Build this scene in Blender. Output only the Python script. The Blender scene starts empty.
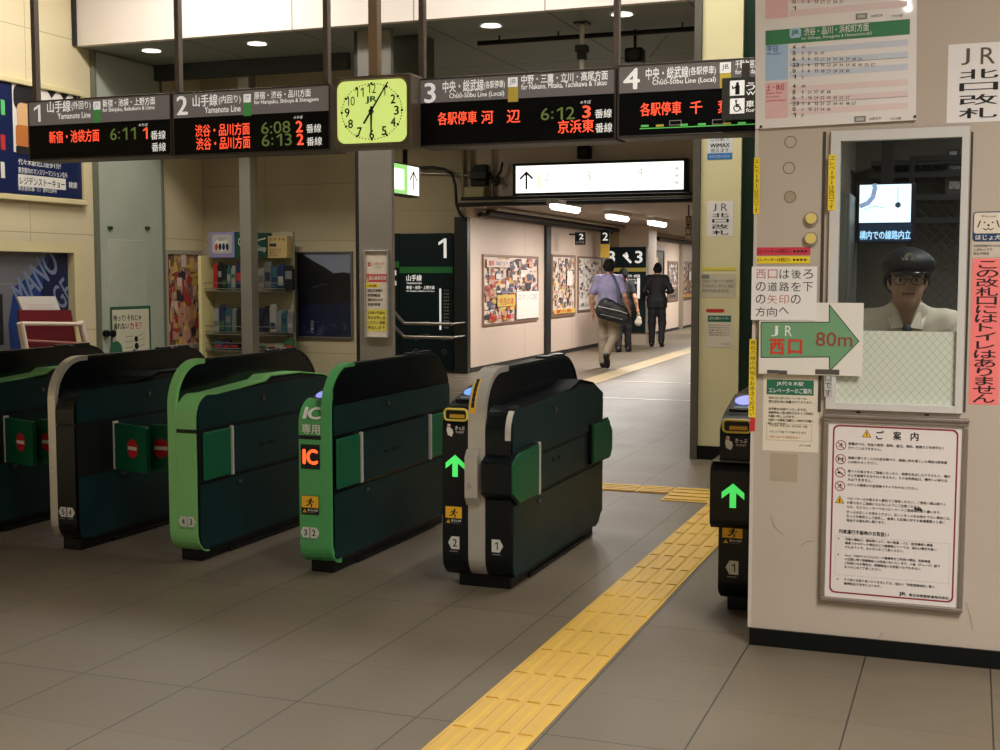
import bpy, math, random
import numpy as np
from mathutils import Vector, Matrix
R = random.Random(7)
SC = bpy.context.scene
COL = SC.collection
# ---------------------------------------------------------------- camera (measured from the tile and gate lines)
F = 1270.0; EYE = 1.46
PIT = math.atan(99.5 / F); YAW = math.atan(473 * math.cos(PIT) / F)
hx = Vector((-math.sin(YAW), math.cos(YAW), 0)); rx = Vector((math.cos(YAW), math.sin(YAW), 0))
FW = math.cos(PIT) * hx - math.sin(PIT) * Vector((0, 0, 1)); UP = math.sin(PIT) * hx + math.cos(PIT) * Vector((0, 0, 1))
EP = Vector((0, 0, EYE))
def at(x, y, X=None, Y=None, Z=None):
    d = FW + (x - 500) / F * rx - (y - 375) / F * UP
    t = (Z - EYE) / d.z if Z is not None else (Y / d.y if Y is not None else X / d.x)
    return EP + t * d
cam = bpy.data.cameras.new('camera'); co = bpy.data.objects.new('camera', cam); COL.objects.link(co)
co.location = EP; co.rotation_euler = (math.pi / 2 - PIT, 0, YAW)
cam.sensor_width = 36; cam.lens = F / 1000 * 36; cam.clip_start = .05; cam.clip_end = 200
SC.camera = co
# ---------------------------------------------------------------- materials
def lin(c): return tuple((v / 255 / 12.92) if v / 255 <= .04045 else ((v / 255 + .055) / 1.055) ** 2.4 for v in c[:3])
MATS = {}
def M(name, c=(128, 128, 128), rough=.5, metal=0, emit=0, var=0, vs=4, coat=0, bump=0, spec=.5):
    if name in MATS: return MATS[name]
    m = bpy.data.materials.new(name); m.use_nodes = True; nt = m.node_tree; b = nt.nodes['Principled BSDF']
    col = lin(c) + (1,)
    b.inputs['Base Color'].default_value = col; b.inputs['Roughness'].default_value = rough; b.inputs['Metallic'].default_value = metal
    b.inputs['Coat Weight'].default_value = coat; b.inputs['Coat Roughness'].default_value = .03; b.inputs['Specular IOR Level'].default_value = spec
    if emit: b.inputs['Emission Color'].default_value = col; b.inputs['Emission Strength'].default_value = emit
    if var or bump:
        g = nt.nodes.new('ShaderNodeNewGeometry'); n = nt.nodes.new('ShaderNodeTexNoise'); n.inputs['Scale'].default_value = vs; n.inputs['Detail'].default_value = 6
        nt.links.new(g.outputs['Position'], n.inputs['Vector'])
        if var:
            r = nt.nodes.new('ShaderNodeMapRange'); r.inputs[1].default_value = .3; r.inputs[2].default_value = .7; r.inputs[3].default_value = 1 - var; r.inputs[4].default_value = 1 + var
            nt.links.new(n.outputs['Fac'], r.inputs[0])
            x = nt.nodes.new('ShaderNodeVectorMath'); x.operation = 'SCALE'; x.inputs[0].default_value = col[:3]; nt.links.new(r.outputs[0], x.inputs['Scale'])
            nt.links.new(x.outputs[0], b.inputs['Base Color'])
            r2 = nt.nodes.new('ShaderNodeMapRange'); r2.inputs[3].default_value = max(.02, rough * .75); r2.inputs[4].default_value = min(1, rough * 1.25)
            nt.links.new(n.outputs['Fac'], r2.inputs[0]); nt.links.new(r2.outputs[0], b.inputs['Roughness'])
        if bump:
            bp = nt.nodes.new('ShaderNodeBump'); bp.inputs['Strength'].default_value = bump; bp.inputs['Distance'].default_value = .01
            nt.links.new(n.outputs['Fac'], bp.inputs['Height']); nt.links.new(bp.outputs[0], b.inputs['Normal'])
    MATS[name] = m
    return m
def tiled(name, c, joint, axes, pitch, off, w, rough=.5, var=.08, vs=3, per_tile=.06, minor=None):
    """a surface of rectangular tiles or panels with narrow joints, laid out in world metres along two axes"""
    m = M(name, c, rough); nt = m.node_tree; b = nt.nodes['Principled BSDF']; N = nt.nodes.new; L = nt.links.new
    g = N('ShaderNodeNewGeometry'); s = N('ShaderNodeSeparateXYZ'); L(g.outputs['Position'], s.inputs[0])
    ds, ids = [], []
    def ma(op, a, bb=None):
        n = N('ShaderNodeMath'); n.operation = op
        for i, q in enumerate((a, bb)):
            if q is None: continue
            if isinstance(q, (int, float)): n.inputs[i].default_value = q
            else: L(q, n.inputs[i])
        return n.outputs[0]
    for k, ax in enumerate(axes):
        t = ma('DIVIDE', ma('SUBTRACT', s.outputs['XYZ'.index(ax)], off[k]), pitch[k])
        fl = ma('FLOOR', t); fr = ma('SUBTRACT', t, fl); ids.append(fl)
        ds.append(ma('MULTIPLY', ma('MINIMUM', fr, ma('SUBTRACT', 1.0, fr)), pitch[k]))
    jm = ma('LESS_THAN', ma('MINIMUM', ds[0], ds[1]), w / 2)
    if minor:   # fainter cross joints between the strong ones
        t = ma('DIVIDE', ma('SUBTRACT', s.outputs['XYZ'.index(axes[1])], off[1]), minor); fr = ma('SUBTRACT', t, ma('FLOOR', t)); dm = ma('MULTIPLY', ma('MINIMUM', fr, ma('SUBTRACT', 1.0, fr)), minor)
        jm = ma('MAXIMUM', jm, ma('MULTIPLY', ma('LESS_THAN', dm, w * .4), .42)); ids[1] = ma('FLOOR', t)
    cb = N('ShaderNodeCombineXYZ'); L(ids[0], cb.inputs[0]); L(ids[1], cb.inputs[1])
    wn = N('ShaderNodeTexWhiteNoise'); L(cb.outputs[0], wn.inputs['Vector'])
    no = N('ShaderNodeTexNoise'); no.inputs['Scale'].default_value = vs; no.inputs['Detail'].default_value = 8; no.inputs['Roughness'].default_value = .65; L(g.outputs['Position'], no.inputs['Vector'])
    fine = N('ShaderNodeTexNoise'); fine.inputs['Scale'].default_value = 90; fine.inputs['Detail'].default_value = 3; L(g.outputs['Position'], fine.inputs['Vector'])
    k1 = ma('ADD', ma('MULTIPLY', ma('SUBTRACT', no.outputs['Fac'], .5), var * 4), ma('MULTIPLY', ma('SUBTRACT', wn.outputs['Value'], .5), per_tile * 2))
    k1 = ma('ADD', k1, ma('MULTIPLY', ma('SUBTRACT', fine.outputs['Fac'], .5), var * 1.5))
    sc = N('ShaderNodeVectorMath'); sc.operation = 'SCALE'; sc.inputs[0].default_value = lin(c); L(ma('ADD', 1.0, k1), sc.inputs['Scale'])
    mx = N('ShaderNodeMix'); mx.data_type = 'RGBA'; L(jm, mx.inputs[0]); L(sc.outputs[0], mx.inputs[6]); mx.inputs[7].default_value = lin(joint) + (1,)
    L(mx.outputs[2], b.inputs['Base Color'])
    L(ma('ADD', rough * .8, ma('MULTIPLY', no.outputs['Fac'], rough * .5)), b.inputs['Roughness'])
    return m
def thin_glass():
    m = bpy.data.materials.new('window_glass'); m.use_nodes = True; nt = m.node_tree; nt.nodes.remove(nt.nodes['Principled BSDF'])
    t = nt.nodes.new('ShaderNodeBsdfTransparent'); t.inputs[0].default_value = (.9, .95, .95, 1)
    g = nt.nodes.new('ShaderNodeBsdfGlossy'); g.inputs['Roughness'].default_value = .02
    f = nt.nodes.new('ShaderNodeFresnel'); f.inputs[0].default_value = 1.5
    mx = nt.nodes.new('ShaderNodeMixShader'); nt.links.new(f.outputs[0], mx.inputs[0]); nt.links.new(t.outputs[0], mx.inputs[1]); nt.links.new(g.outputs[0], mx.inputs[2])
    nt.links.new(mx.outputs[0], nt.nodes['Material Output'].inputs[0]); return m
# ---------------------------------------------------------------- lettering (outlines of Blender's built-in font, made into flat faces)
TS = bpy.data.scenes.new('lettering'); TC = {}; LAY = {}
def glyphs(s, bold=0.0, res=2):
    k = (s, bold, res)
    if k not in TC and len(s) and all(ch in '0123456789:' for ch in s) and '1' in s:
        vs, fs, x = [], [], 0.0      # numerals set one by one so that the figure 1 carries its flag
        for ch in s:
            if ch == '1': g_ = (np.array(((.22, 0), (.33, 0), (.33, .73), (.24, .73), (.02, .59), (.02, .48), (.22, .60))), np.array((.33, .73)), [tuple(range(7))]); 
            else: g_ = glyphs(ch, 0.0, max(res, 3))
            sc_ = .73 / g_[1][1] * (.62 if ch == ':' else 1); dy = .07 if ch == ':' else 0
            if ch == '1' and x > 0: x += .06
            b0 = len(vs); vs += [(x + a * sc_, b_ * sc_ + dy) for a, b_ in g_[0]]; fs += [tuple(b0 + i for i in f) for f in g_[2]]; x += g_[1][0] * sc_ + (.16 if ch == '1' else .10)
        vs = np.array(vs); TC[k] = (vs, vs.max(0) - vs.min(0), fs)
    if k not in TC:
        c = bpy.data.curves.new('lettering', 'FONT'); c.body = s; c.resolution_u = res
        o = bpy.data.objects.new('lettering', c); TS.collection.objects.link(o); TS.view_layers[0].update()
        me = bpy.data.meshes.new_from_object(o.evaluated_get(TS.view_layers[0].depsgraph))
        vs = np.array([v.co[:2] for v in me.vertices]) if len(me.vertices) else np.zeros((0, 2)); fs = [tuple(p.vertices) for p in me.polygons]
        bpy.data.objects.remove(o); bpy.data.curves.remove(c); bpy.data.meshes.remove(me)
        if len(vs):
            LAY[k] = 4 if bold > .004 else 1
            if bold > .004:          # heavier strokes: the same outline laid down again a hair to each side
                n_, w_ = len(vs), bold * .8; vs = np.concatenate([vs + np.array(o_) * w_ for o_ in ((-1, 0), (1, 0), (0, .7), (0, -.7))]); fs = [tuple(i + n_ * k_ for i in f) for k_ in range(4) for f in fs]
            lo, hi = vs.min(0), vs.max(0); TC[k] = (vs - lo, hi - lo, fs)
        else: TC[k] = (vs, np.array((.3, .7)), fs)
    return TC[k]
# ---------------------------------------------------------------- planes and mesh builder
class Plane:
    """a plane in the place: O origin, u across, v up, n towards the viewer"""
    def __init__(s, O, u, v=(0, 0, 1), n=None):
        s.O = Vector(O); s.u = Vector(u).normalized(); s.v = Vector(v).normalized(); s.n = Vector(n).normalized() if n is not None else s.u.cross(s.v)
    def P(s, u, v, d=0.0): return s.O + s.u * u + s.v * v + s.n * d
    def px(s, x, y):
        d = FW + (x - 500) / F * rx - (y - 375) / F * UP
        t = (s.O - EP).dot(s.n) / d.dot(s.n); q = EP + t * d - s.O
        return q.dot(s.u), q.dot(s.v)
    def rect(s, x0, y0, x1, y1):
        xm, ym = (x0 + x1) / 2, (y0 + y1) / 2
        return s.px(x0, ym)[0], s.px(xm, y1)[1], s.px(x1, ym)[0], s.px(xm, y0)[1]
def facing(Y): return Plane((0, Y, 0), (1, 0, 0), n=(0, -1, 0))          # walls seen frontally across the gates
def leftw(X): return Plane((X, 0, 0), (0, 1, 0), n=(1, 0, 0))             # walls along the walking direction
class MB:
    def __init__(s): s.v = []; s.f = []; s.m = []; s.sm = []; s.mats = []
    def mi(s, m):
        if m not in s.mats: s.mats.append(m)
        return s.mats.index(m)
    def add(s, vs, fs, m, smooth=False):
        b = len(s.v); s.v += [tuple(v) for v in vs]; k = s.mi(m)
        for f in fs: s.f.append(tuple(b + i for i in f)); s.m.append(k); s.sm.append(smooth)
        return s
    def box(s, x0, x1, y0, y1, z0, z1, m):
        vs = [(x, y, z) for z in (z0, z1) for y in (y0, y1) for x in (x0, x1)]
        return s.add(vs, [(0, 2, 3, 1), (4, 5, 7, 6), (0, 1, 5, 4), (2, 6, 7, 3), (0, 4, 6, 2), (1, 3, 7, 5)], m)
    def obox(s, pl, u0, v0, u1, v1, d0, d1, m):
        vs = [pl.P(u, v, d) for d in (d0, d1) for v in (v0, v1) for u in (u0, u1)]
        return s.add(vs, [(0, 2, 3, 1), (4, 5, 7, 6), (0, 1, 5, 4), (2, 6, 7, 3), (0, 4, 6, 2), (1, 3, 7, 5)], m)
    def prism(s, prof, f0, f1, m, smooth=False):
        """prof: list of 2-D points; f0, f1 map a 2-D point to the two end faces"""
        n = len(prof); vs = [f0(*p) for p in prof] + [f1(*p) for p in prof]
        fs = [(i, (i + 1) % n, n + (i + 1) % n, n + i) for i in range(n)]
        s.add(vs, fs, m, smooth); s.add(vs[:n], [tuple(range(n))[::-1]], m); s.add(vs[n:], [tuple(range(n))], m); return s
    def px_(s, prof, x0, x1, m, smooth=False): return s.prism(prof, lambda y, z: (x0, y, z), lambda y, z: (x1, y, z), m, smooth)
    def plate(s, pl, pts, d0, d1, m): return s.prism(pts, lambda u, v: pl.P(u, v, d0), lambda u, v: pl.P(u, v, d1), m)
    def flat(s, pl, pts, d, m): return s.add([pl.P(u, v, d) for u, v in pts], [tuple(range(len(pts)))], m)
    def fr(s, pl, u0, v0, u1, v1, d, m): return s.flat(pl, [(u0, v0), (u1, v0), (u1, v1), (u0, v1)], d, m)
    def ring(s, pl, u0, v0, u1, v1, t, d0, d1, m):
        for a in ((u0, v0, u1, v0 + t), (u0, v1 - t, u1, v1), (u0, v0 + t, u0 + t, v1 - t), (u1 - t, v0 + t, u1, v1 - t)): s.obox(pl, *a, d0, d1, m)
        return s
    def disc(s, pl, u, v, r, d, m, n=28, rv=None, d0=None):
        pts = [(u + r * math.cos(2 * math.pi * i / n), v + (rv or r) * math.sin(2 * math.pi * i / n)) for i in range(n)]
        return s.flat(pl, pts, d, m) if d0 is None else s.plate(pl, pts, d0, d, m)
    def annulus(s, pl, u, v, r0, r1, d, m, n=28):
        c = [(math.cos(2 * math.pi * i / n), math.sin(2 * math.pi * i / n)) for i in range(n)]
        vs = [pl.P(u + r0 * a, v + r0 * b, d) for a, b in c] + [pl.P(u + r1 * a, v + r1 * b, d) for a, b in c]
        return s.add(vs, [(i, (i + 1) % n, n + (i + 1) % n, n + i) for i in range(n)], m)
    def line(s, pl, pts, w, d, m, close=False):
        q = pts + [pts[0]] if close else pts
        for (a, b), (c, e) in zip(q, q[1:]):
            L = math.hypot(c - a, e - b) or 1e-9; nx, ny = -(e - b) / L * w / 2, (c - a) / L * w / 2; ex, ey = (c - a) / L * w * .3, (e - b) / L * w * .3
            s.flat(pl, [(a - nx - ex, b - ny - ey), (c - nx + ex, e - ny + ey), (c + nx + ex, e + ny + ey), (a + nx - ex, b + ny - ey)], d, m)
        return s
    def text(s, pl, t, u0, v0, u1, v1, d, m, bold=0.0, res=2, fit=True, align=0.0, warp=None):
        vs, dim, fs = glyphs(t, bold, res)
        if not len(vs): return s
        sx, sy = (u1 - u0) / dim[0], (v1 - v0) / dim[1]; ou = u0
        if not fit: sx2 = min(sx, sy); ou = u0 + ((u1 - u0) - sx2 * dim[0]) * align; sx = sx2
        w = warp or pl.P
        n_ = len(vs) // LAY.get((t, bold, res), 1)
        return s.add([w(ou + a * sx, v0 + b * sy, d + .0002 * (i // n_)) for i, (a, b) in enumerate(vs)], fs, m)
    def vtext(s, pl, t, u0, v0, u1, v1, d, m, bold=0.0, fill=.86, res=2):
        h = (v1 - v0) / len(t)
        for i, ch in enumerate(t):
            if ch == ' ': continue
            vt = v1 - i * h; _, dm, _ = glyphs(ch, bold, res); W = (u1 - u0) * fill; H = h * fill
            if ch in 'ー|': dm = (dm[0], dm[1]); a, b = W * .16, H * .9; s.fr(pl, (u0 + u1) / 2 - a / 2, vt - h / 2 - b / 2, (u0 + u1) / 2 + a / 2, vt - h / 2 + b / 2, d, m); continue
            a, b = W * min(1, dm[0] / .85), H * min(1, dm[1] / .85)
            s.text(pl, ch, (u0 + u1) / 2 - a / 2, vt - h / 2 - b / 2, (u0 + u1) / 2 + a / 2, vt - h / 2 + b / 2, d, m, bold, res)
        return s
    def lines(s, pl, rows, u0, v1, width, lh, d, m, bold=0.0, fill=.72):
        """rows of running text, each row scaled to the height of a line; long rows are narrowed to the width"""
        for i, t in enumerate(rows):
            if not t: continue
            _, dm, _ = glyphs(t, bold, 1); h = lh * fill; w = min(width, dm[0] / dm[1] * h)
            s.text(pl, t, u0, v1 - i * lh - h, u0 + w, v1 - i * lh, d, m, bold, 1)
        return s
    def tube(s, path, r, m, n=10, caps=True):
        P = [Vector(p) for p in path]; rs = r if isinstance(r, (list, tuple)) else [r] * len(P); vs = []; up = None
        for i, p in enumerate(P):
            t = (P[min(i + 1, len(P) - 1)] - P[max(i - 1, 0)]).normalized()
            if up is None: up = t.orthogonal().normalized()
            up = (up - t * up.dot(t)).normalized() if (up - t * up.dot(t)).length > 1e-6 else t.orthogonal().normalized()
            w = t.cross(up)
            vs += [p + (up * math.cos(2 * math.pi * k / n) + w * math.sin(2 * math.pi * k / n)) * rs[i] for k in range(n)]
        fs = [(i * n + k, i * n + (k + 1) % n, (i + 1) * n + (k + 1) % n, (i + 1) * n + k) for i in range(len(P) - 1) for k in range(n)]
        s.add(vs, fs, m, True)
        if caps: s.add(vs[:n], [tuple(range(n))[::-1]], m); s.add(vs[-n:], [tuple(range(n))], m)
        return s
    def build(s, name, parent=None, bevel=0, local=False, seg=2):
        me = bpy.data.meshes.new(name)
        vs = np.array(s.v, float)
        if parent is None: org = Vector(((vs[:, 0].min() + vs[:, 0].max()) / 2, (vs[:, 1].min() + vs[:, 1].max()) / 2, vs[:, 2].min()))
        else: org = Vector((0, 0, 0)) if local else ORG[parent.name]
        vs = vs - np.array(org)
        me.from_pydata(vs.tolist(), [], s.f)
        for m in s.mats: me.materials.append(m)
        me.polygons.foreach_set('material_index', s.m); me.polygons.foreach_set('use_smooth', s.sm); me.update()
        o = bpy.data.objects.new(name, me); COL.objects.link(o)
        if parent is None: o.location = org
        else: o.parent = parent
        ORG[o.name] = org
        if bevel:
            b = o.modifiers.new('edge', 'BEVEL'); b.width = bevel; b.segments = seg; b.limit_method = 'ANGLE'; b.angle_limit = math.radians(40)
        return o
ORG = {}
def tag(o, label, cat, group=None):
    o['label'] = label; o['category'] = cat
    if group: o['group'] = group
    return o
def thing(name, loc, label, cat, group=None, rz=0):
    o = bpy.data.objects.new(name, None); COL.objects.link(o); o.location = loc; o.rotation_euler = (0, 0, rz); o.empty_display_size = .1
    ORG[o.name] = Vector(loc); return tag(o, label, cat, group)
def struct(mb, name, parent=None, bevel=0):
    o = mb.build(name, parent, bevel)
    if parent is None: o['kind'] = 'structure'
    return o
def arc(cy, cz, r, a0, a1, n=8, rz=None):
    return [(cy + r * math.cos(math.radians(a0 + (a1 - a0) * i / n)), cz + (rz or r) * math.sin(math.radians(a0 + (a1 - a0) * i / n))) for i in range(n + 1)]
def rrect(u0, v0, u1, v1, r, n=5):
    return arc(u1 - r, v1 - r, r, 0, 90, n) + arc(u0 + r, v1 - r, r, 90, 180, n) + arc(u0 + r, v0 + r, r, 180, 270, n) + arc(u1 - r, v0 + r, r, 270, 360, n)
def clip(poly, k, lim, keep_above):
    out = []
    for a, b in zip(poly, poly[1:] + poly[:1]):
        ia = (a[k] >= lim) == keep_above; ib = (b[k] >= lim) == keep_above
        if ia: out.append(a)
        if ia != ib:
            t = (lim - a[k]) / (b[k] - a[k]); out.append((a[0] + (b[0] - a[0]) * t, a[1] + (b[1] - a[1]) * t))
    return out
def inset(poly, d):
    cy = sum(p[0] for p in poly) / len(poly); cz = sum(p[1] for p in poly) / len(poly); hy = max(abs(p[0] - cy) for p in poly); hz = max(abs(p[1] - cz) for p in poly)
    return [(cy + (y - cy) * (1 - d / hy), cz + (z - cz) * (1 - d / hz)) for y, z in poly]
# palette
INK = M('black_ink', (22, 22, 24), .7); WHITE = M('white_print', (235, 235, 230), .6); PAPER = M('paper', (228, 224, 214), .8)
RED = M('red_print', (200, 45, 40), .6); PINK = M('pink_paper', (238, 120, 125), .75); YEL = M('yellow_print', (235, 200, 50), .6)
GRN = M('green_print', (60, 130, 85), .6); BLUE = M('blue_print', (40, 80, 150), .6); NAVY = M('navy_print', (18, 28, 62), .5)
GREY = M('grey_print', (130, 128, 125), .6); LGREY = M('pale_grey_print', (190, 188, 184), .6); ORANGE = M('orange_print', (215, 120, 50), .6)
PPINK = M('pale_pink_print', (232, 190, 188), .6); PBLUE = M('pale_blue_print', (170, 198, 225), .6); TAN = M('tan_print', (196, 160, 115), .6)
MAROON = M('maroon_board', (112, 22, 34), .5); BROWN = M('brown_print', (90, 60, 45), .6); LILAC = M('lilac_print', (150, 140, 180), .6)
DGREEN = M('deep_green_sign', (9, 34, 38), .5, spec=.25); STEEL = M('brushed_steel', (165, 160, 152), .32, .9, var=.06, vs=8)
ALU = M('aluminium', (188, 186, 182), .38, .55); DARKM = M('dark_metal', (40, 40, 40), .45, .3); BLACK = M('black_plastic', (6, 10, 11), .4, spec=.3)
CREAMP = M('cream_paint', (222, 208, 160), .55, var=.04); 
# ================================================================ THE SETTING
YB = 4.986; XBOOTH = -.795; XL = -8.0; YFAS = 10.02; ZSOF = 3.615; YBACK = 12.1; YLIN = 17.6
FLOORM = tiled('floor_tiles', (112, 101, 85), (46, 42, 36), 'XY', (.4475, 1.353), (-3.48, 3.757), .0055, .42, .11, 2.4, .045, minor=.451)
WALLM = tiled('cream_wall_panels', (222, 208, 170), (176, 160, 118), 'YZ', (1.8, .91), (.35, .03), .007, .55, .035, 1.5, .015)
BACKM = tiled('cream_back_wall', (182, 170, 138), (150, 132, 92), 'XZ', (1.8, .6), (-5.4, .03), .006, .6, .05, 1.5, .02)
FASM = tiled('pale_fascia_panels', (228, 218, 208), (150, 138, 128), 'XZ', (1.17, 3), (-5.67, 3), .012, .6, .02, 1.5, .01)
SOFM = tiled('grey_soffit_panels', (138, 146, 138), (60, 62, 58), 'XY', (1.17, 2.4), (-5.67, 10.02), .014, .6, .05, 1.5, .03)
CORM = tiled('corridor_wall_panels', (214, 194, 178), (150, 132, 120), 'YZ', (2.9, 2.44), (20.4, .02), .012, .5, .03, 1.0, .02)
BOOTHM = M('warm_grey_booth_panel', (188, 175, 160), .55, var=.04, vs=2.2)
LINM = M('lintel_plaster', (216, 198, 178), .6, var=.05, vs=1.5); HALLM = M('hall_ceiling_white', (150, 146, 140), .7, var=.03)
GAPM = M('dark_gap', (26, 28, 26), .8)
def sbox(name, *a, m): return struct(MB().box(*a, m), name)
sbox('floor', -10.3, 4.4, -13, 47, -.12, 0, m=FLOORM)
sbox('wall_left', XL - .15, XL, -13, YBACK, 0, 4.6, m=WALLM)
sbox('wall_right', 4.2, 4.35, -13, 9.9, 0, 4.6, m=HALLM)
sbox('wall_front', -8.2, 4.4, -13.15, -13, 0, 4.6, m=HALLM)
sbox('ceiling', -8.15, 4.35, -13, YFAS, 4.6, 4.75, m=HALLM)
sbox('trim_1', XL, 4.35, YFAS, YFAS + .08, ZSOF, 4.6, m=FASM)
sbox('ceiling_lower', -10.2, 4.35, YFAS + .08, YLIN + .15, ZSOF, ZSOF + .12, m=SOFM)
sbox('trim_2', XL, XL + .035, YFAS - .035, YFAS, ZSOF, 4.6, m=DARKM)
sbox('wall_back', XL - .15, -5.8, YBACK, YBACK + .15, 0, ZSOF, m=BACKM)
sbox('wall_passage', -10.2, -10.05, YBACK + .15, YLIN, 0, ZSOF, m=LINM)
# the wall at the head of the corridor, with the opening under its lintel
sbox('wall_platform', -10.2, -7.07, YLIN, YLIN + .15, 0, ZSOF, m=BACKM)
sbox('wall_lintel', -7.07, -1.3, YLIN, YLIN + .15, 2.5, ZSOF, m=LINM)
CWX = lambda y: -7.07 - .02 * (y - 17.6)
def slant(name, y0, y1, th, z0, z1, m, x=CWX):
    b = MB(); P = [(x(y0), y0), (x(y1), y1), (x(y1) - th, y1), (x(y0) - th, y0)]
    b.prism(P, lambda u, v: (u, v, z0), lambda u, v: (u, v, z1), m); return struct(b, name)
slant('wall_corridor', YLIN + .15, 25.9, .15, 0, 2.5, CORM)
slant('baseboard_corridor', YLIN + .17, 25.9, -.015, 0, .07, DARKM)
sbox('wall_stairs', -10.2, -7.38, 30.5, 30.65, 0, 2.5, m=CORM)
FX = lambda y: -7.36 - .03 * (y - 30.5)
slant('wall_far', 30.65, 46, .15, 0, 2.5, CORM, FX)
slant('baseboard_far', 30.67, 46, -.015, 0, .07, DARKM, FX)
sbox('wall_end', -10.2, -1.3, 46, 46.15, 0, 2.5, m=CORM)
sbox('wall_stairwell', -10.2, -10.05, YLIN + .15, 30.5, 0, 2.5, m=CORM)
sbox('wall_concourse', -1.45, -1.3, 10.9, 46, 0, ZSOF, m=LINM)
sbox('ceiling_corridor', -10.2, -1.3, YLIN + .15, 46.15, 2.5, 2.62, m=M('corridor_ceiling', (150, 136, 122), .6, var=.08, vs=1.2))
# corner pillar of the far end of the corridor wall
sbox('trim_3', CWX(26) - .2, -7.0, 26.05, 26.75, 0, 2.5, m=M('tan_pillar', (176, 158, 116), .6, var=.05))
sbox('pillar_corridor', -7.0, -6.36, 26.05, 26.75, 0, 2.5, m=LINM)
# dark corner post where the corridor begins
q0, q1 = facing(YLIN - .1).rect(455, 232, 468, 372)[::2]
struct(MB().box(q0, q1, YLIN - .12, YLIN, 0, 2.32, M('dark_post', (48, 50, 48), .4, .4)), 'trim_4')
# corridor wall joints covered by dark strips with a conduit
cwp = Plane((-7.07, 17.6, 0), (-.02, 1, 0), n=(1, .02, 0))
for k, (xa, xb, nm) in enumerate([(544, 548.5, 'trim_5')]):
    u0, _, u1, _ = cwp.rect(xa, 250, xb, 340); struct(MB().obox(cwp, u0, 0, u1, 2.45, 0, .05, DARKM), nm)
# ---- pillars
pc = at(700, 459.2, Z=0); YP = pc.y; pp = facing(YP)
pu0, _, pu1, _ = pp.rect(700, 200, 740, 300)
PILM = M('cream_pillar_paint', (228, 220, 172), .5, var=.05, vs=2)
sbox('pillar_cream', pu0, pu1, YP, YP + .5, 0, ZSOF, m=PILM)
sbox('baseboard_pillar', pu0 - .004, pu1 + .004, YP - .012, YP + .5, 0, .11, m=BLACK)
u0, _, u1, _ = pp.rect(692.5, 200, 699.6, 300)
sbox('column_steel', u0, pu0 - .004, YP - .02, YP + .3, 0, ZSOF, m=M('grey_steel_post', (112, 110, 100), .4, .5, var=.05))
u0, _, u1, _ = pp.rect(740.4, 200, 758, 300)
struct(MB().box(pu1 + .004, u0 + .12, YP + .03, YP + .5, 0, ZSOF, M('dark_green_steel', (22, 48, 34), .35, .2, var=.1)).box(u0 + .125, u1 + .3, YP - .02, YP + .5, 0, ZSOF, M('dark_green_steel')), 'column_green')
cp = facing(10.25); ca_ = facing(11.3)
u0, _, u1, _ = ca_.rect(240, 200, 251, 300)
struct(MB().box(u0, u1, 11.3, 11.44, 0, ZSOF, M('grey_post_steel', (146, 142, 130), .38, .4, var=.05)), 'column_slim', bevel=.006)
u0, _, u1, _ = cp.rect(359, 200, 392, 300)
um, _, _, _ = cp.rect(354, 200, 392, 300)
STCOL = M('column_steel_sheet', (150, 146, 138), .25, .4, var=.05, vs=3)
struct(MB().box(u0, u1, 10.25, 10.31, 0, ZSOF, STCOL).box(um, u0, 10.28, 10.31, 0, ZSOF, DARKM), 'column_stainless', bevel=.004)
q_ = facing(10.6).rect(386, 14, 421, 120)
sbox('column_cladding', q_[0], q_[2], 10.6, 10.9, q_[1], ZSOF, m=M('green_grey_cladding', (92, 98, 84), .35, .4, var=.06))
sbox('beam_soffit', XL, ca_.px(352, 80)[0], 11.2, 11.28, at(245, 75, Y=11.2).z, ZSOF, m=M('soffit_beam_dark', (44, 50, 48), .6))
XCB0, XCB1 = u0, u1
# ---- the staff booth shell
bp_ = facing(YB)
wu0, wv0, wu1, wv1 = bp_.rect(828.5, 129, 966, 411)
WU0, WV0, WU1, WV1 = wu0, wv0, wu1, wv1
b = MB()
for a in ((XBOOTH, wu0, 0, 4.6), (wu1, 4.2, 0, 4.6), (wu0, wu1, 0, wv0), (wu0, wu1, wv1, 4.6)): b.box(a[0], a[1], YB, YB + .07, a[2], a[3], BOOTHM)
struct(b, 'wall_booth')
sbox('wall_booth_side', XBOOTH, XBOOTH + .07, YB + .07, 8.6, 0, 4.6, m=BOOTHM)
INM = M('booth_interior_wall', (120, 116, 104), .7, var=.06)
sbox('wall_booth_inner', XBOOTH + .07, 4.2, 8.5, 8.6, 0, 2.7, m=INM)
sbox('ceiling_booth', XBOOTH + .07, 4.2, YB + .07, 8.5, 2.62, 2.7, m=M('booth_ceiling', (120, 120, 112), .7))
sbox('trim_6', XBOOTH - .006, XBOOTH + .006, YB - .006, YB + .012, .07, 4.6, m=M('pale_corner_strip', (205, 196, 184), .5))
bb = [bp_.px(749, 627)[1], 0]
sbox('baseboard_booth', XBOOTH + .002, 4.2, YB - .012, YB, 0, bb[0], m=BLACK)
# dark hatch seam strips either side of the window
for k, xs in enumerate(((820.5, 823.5), (967.5, 969.5))):
    u0, v0, u1, v1 = bp_.rect(xs[0], 132, xs[1], 412)
    struct(MB().obox(bp_, u0, v0, u1, v1, -.002, .003, M('dark_seam_strip', (66, 60, 54), .7)), 'trim_%d' % (7 + k))
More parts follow.
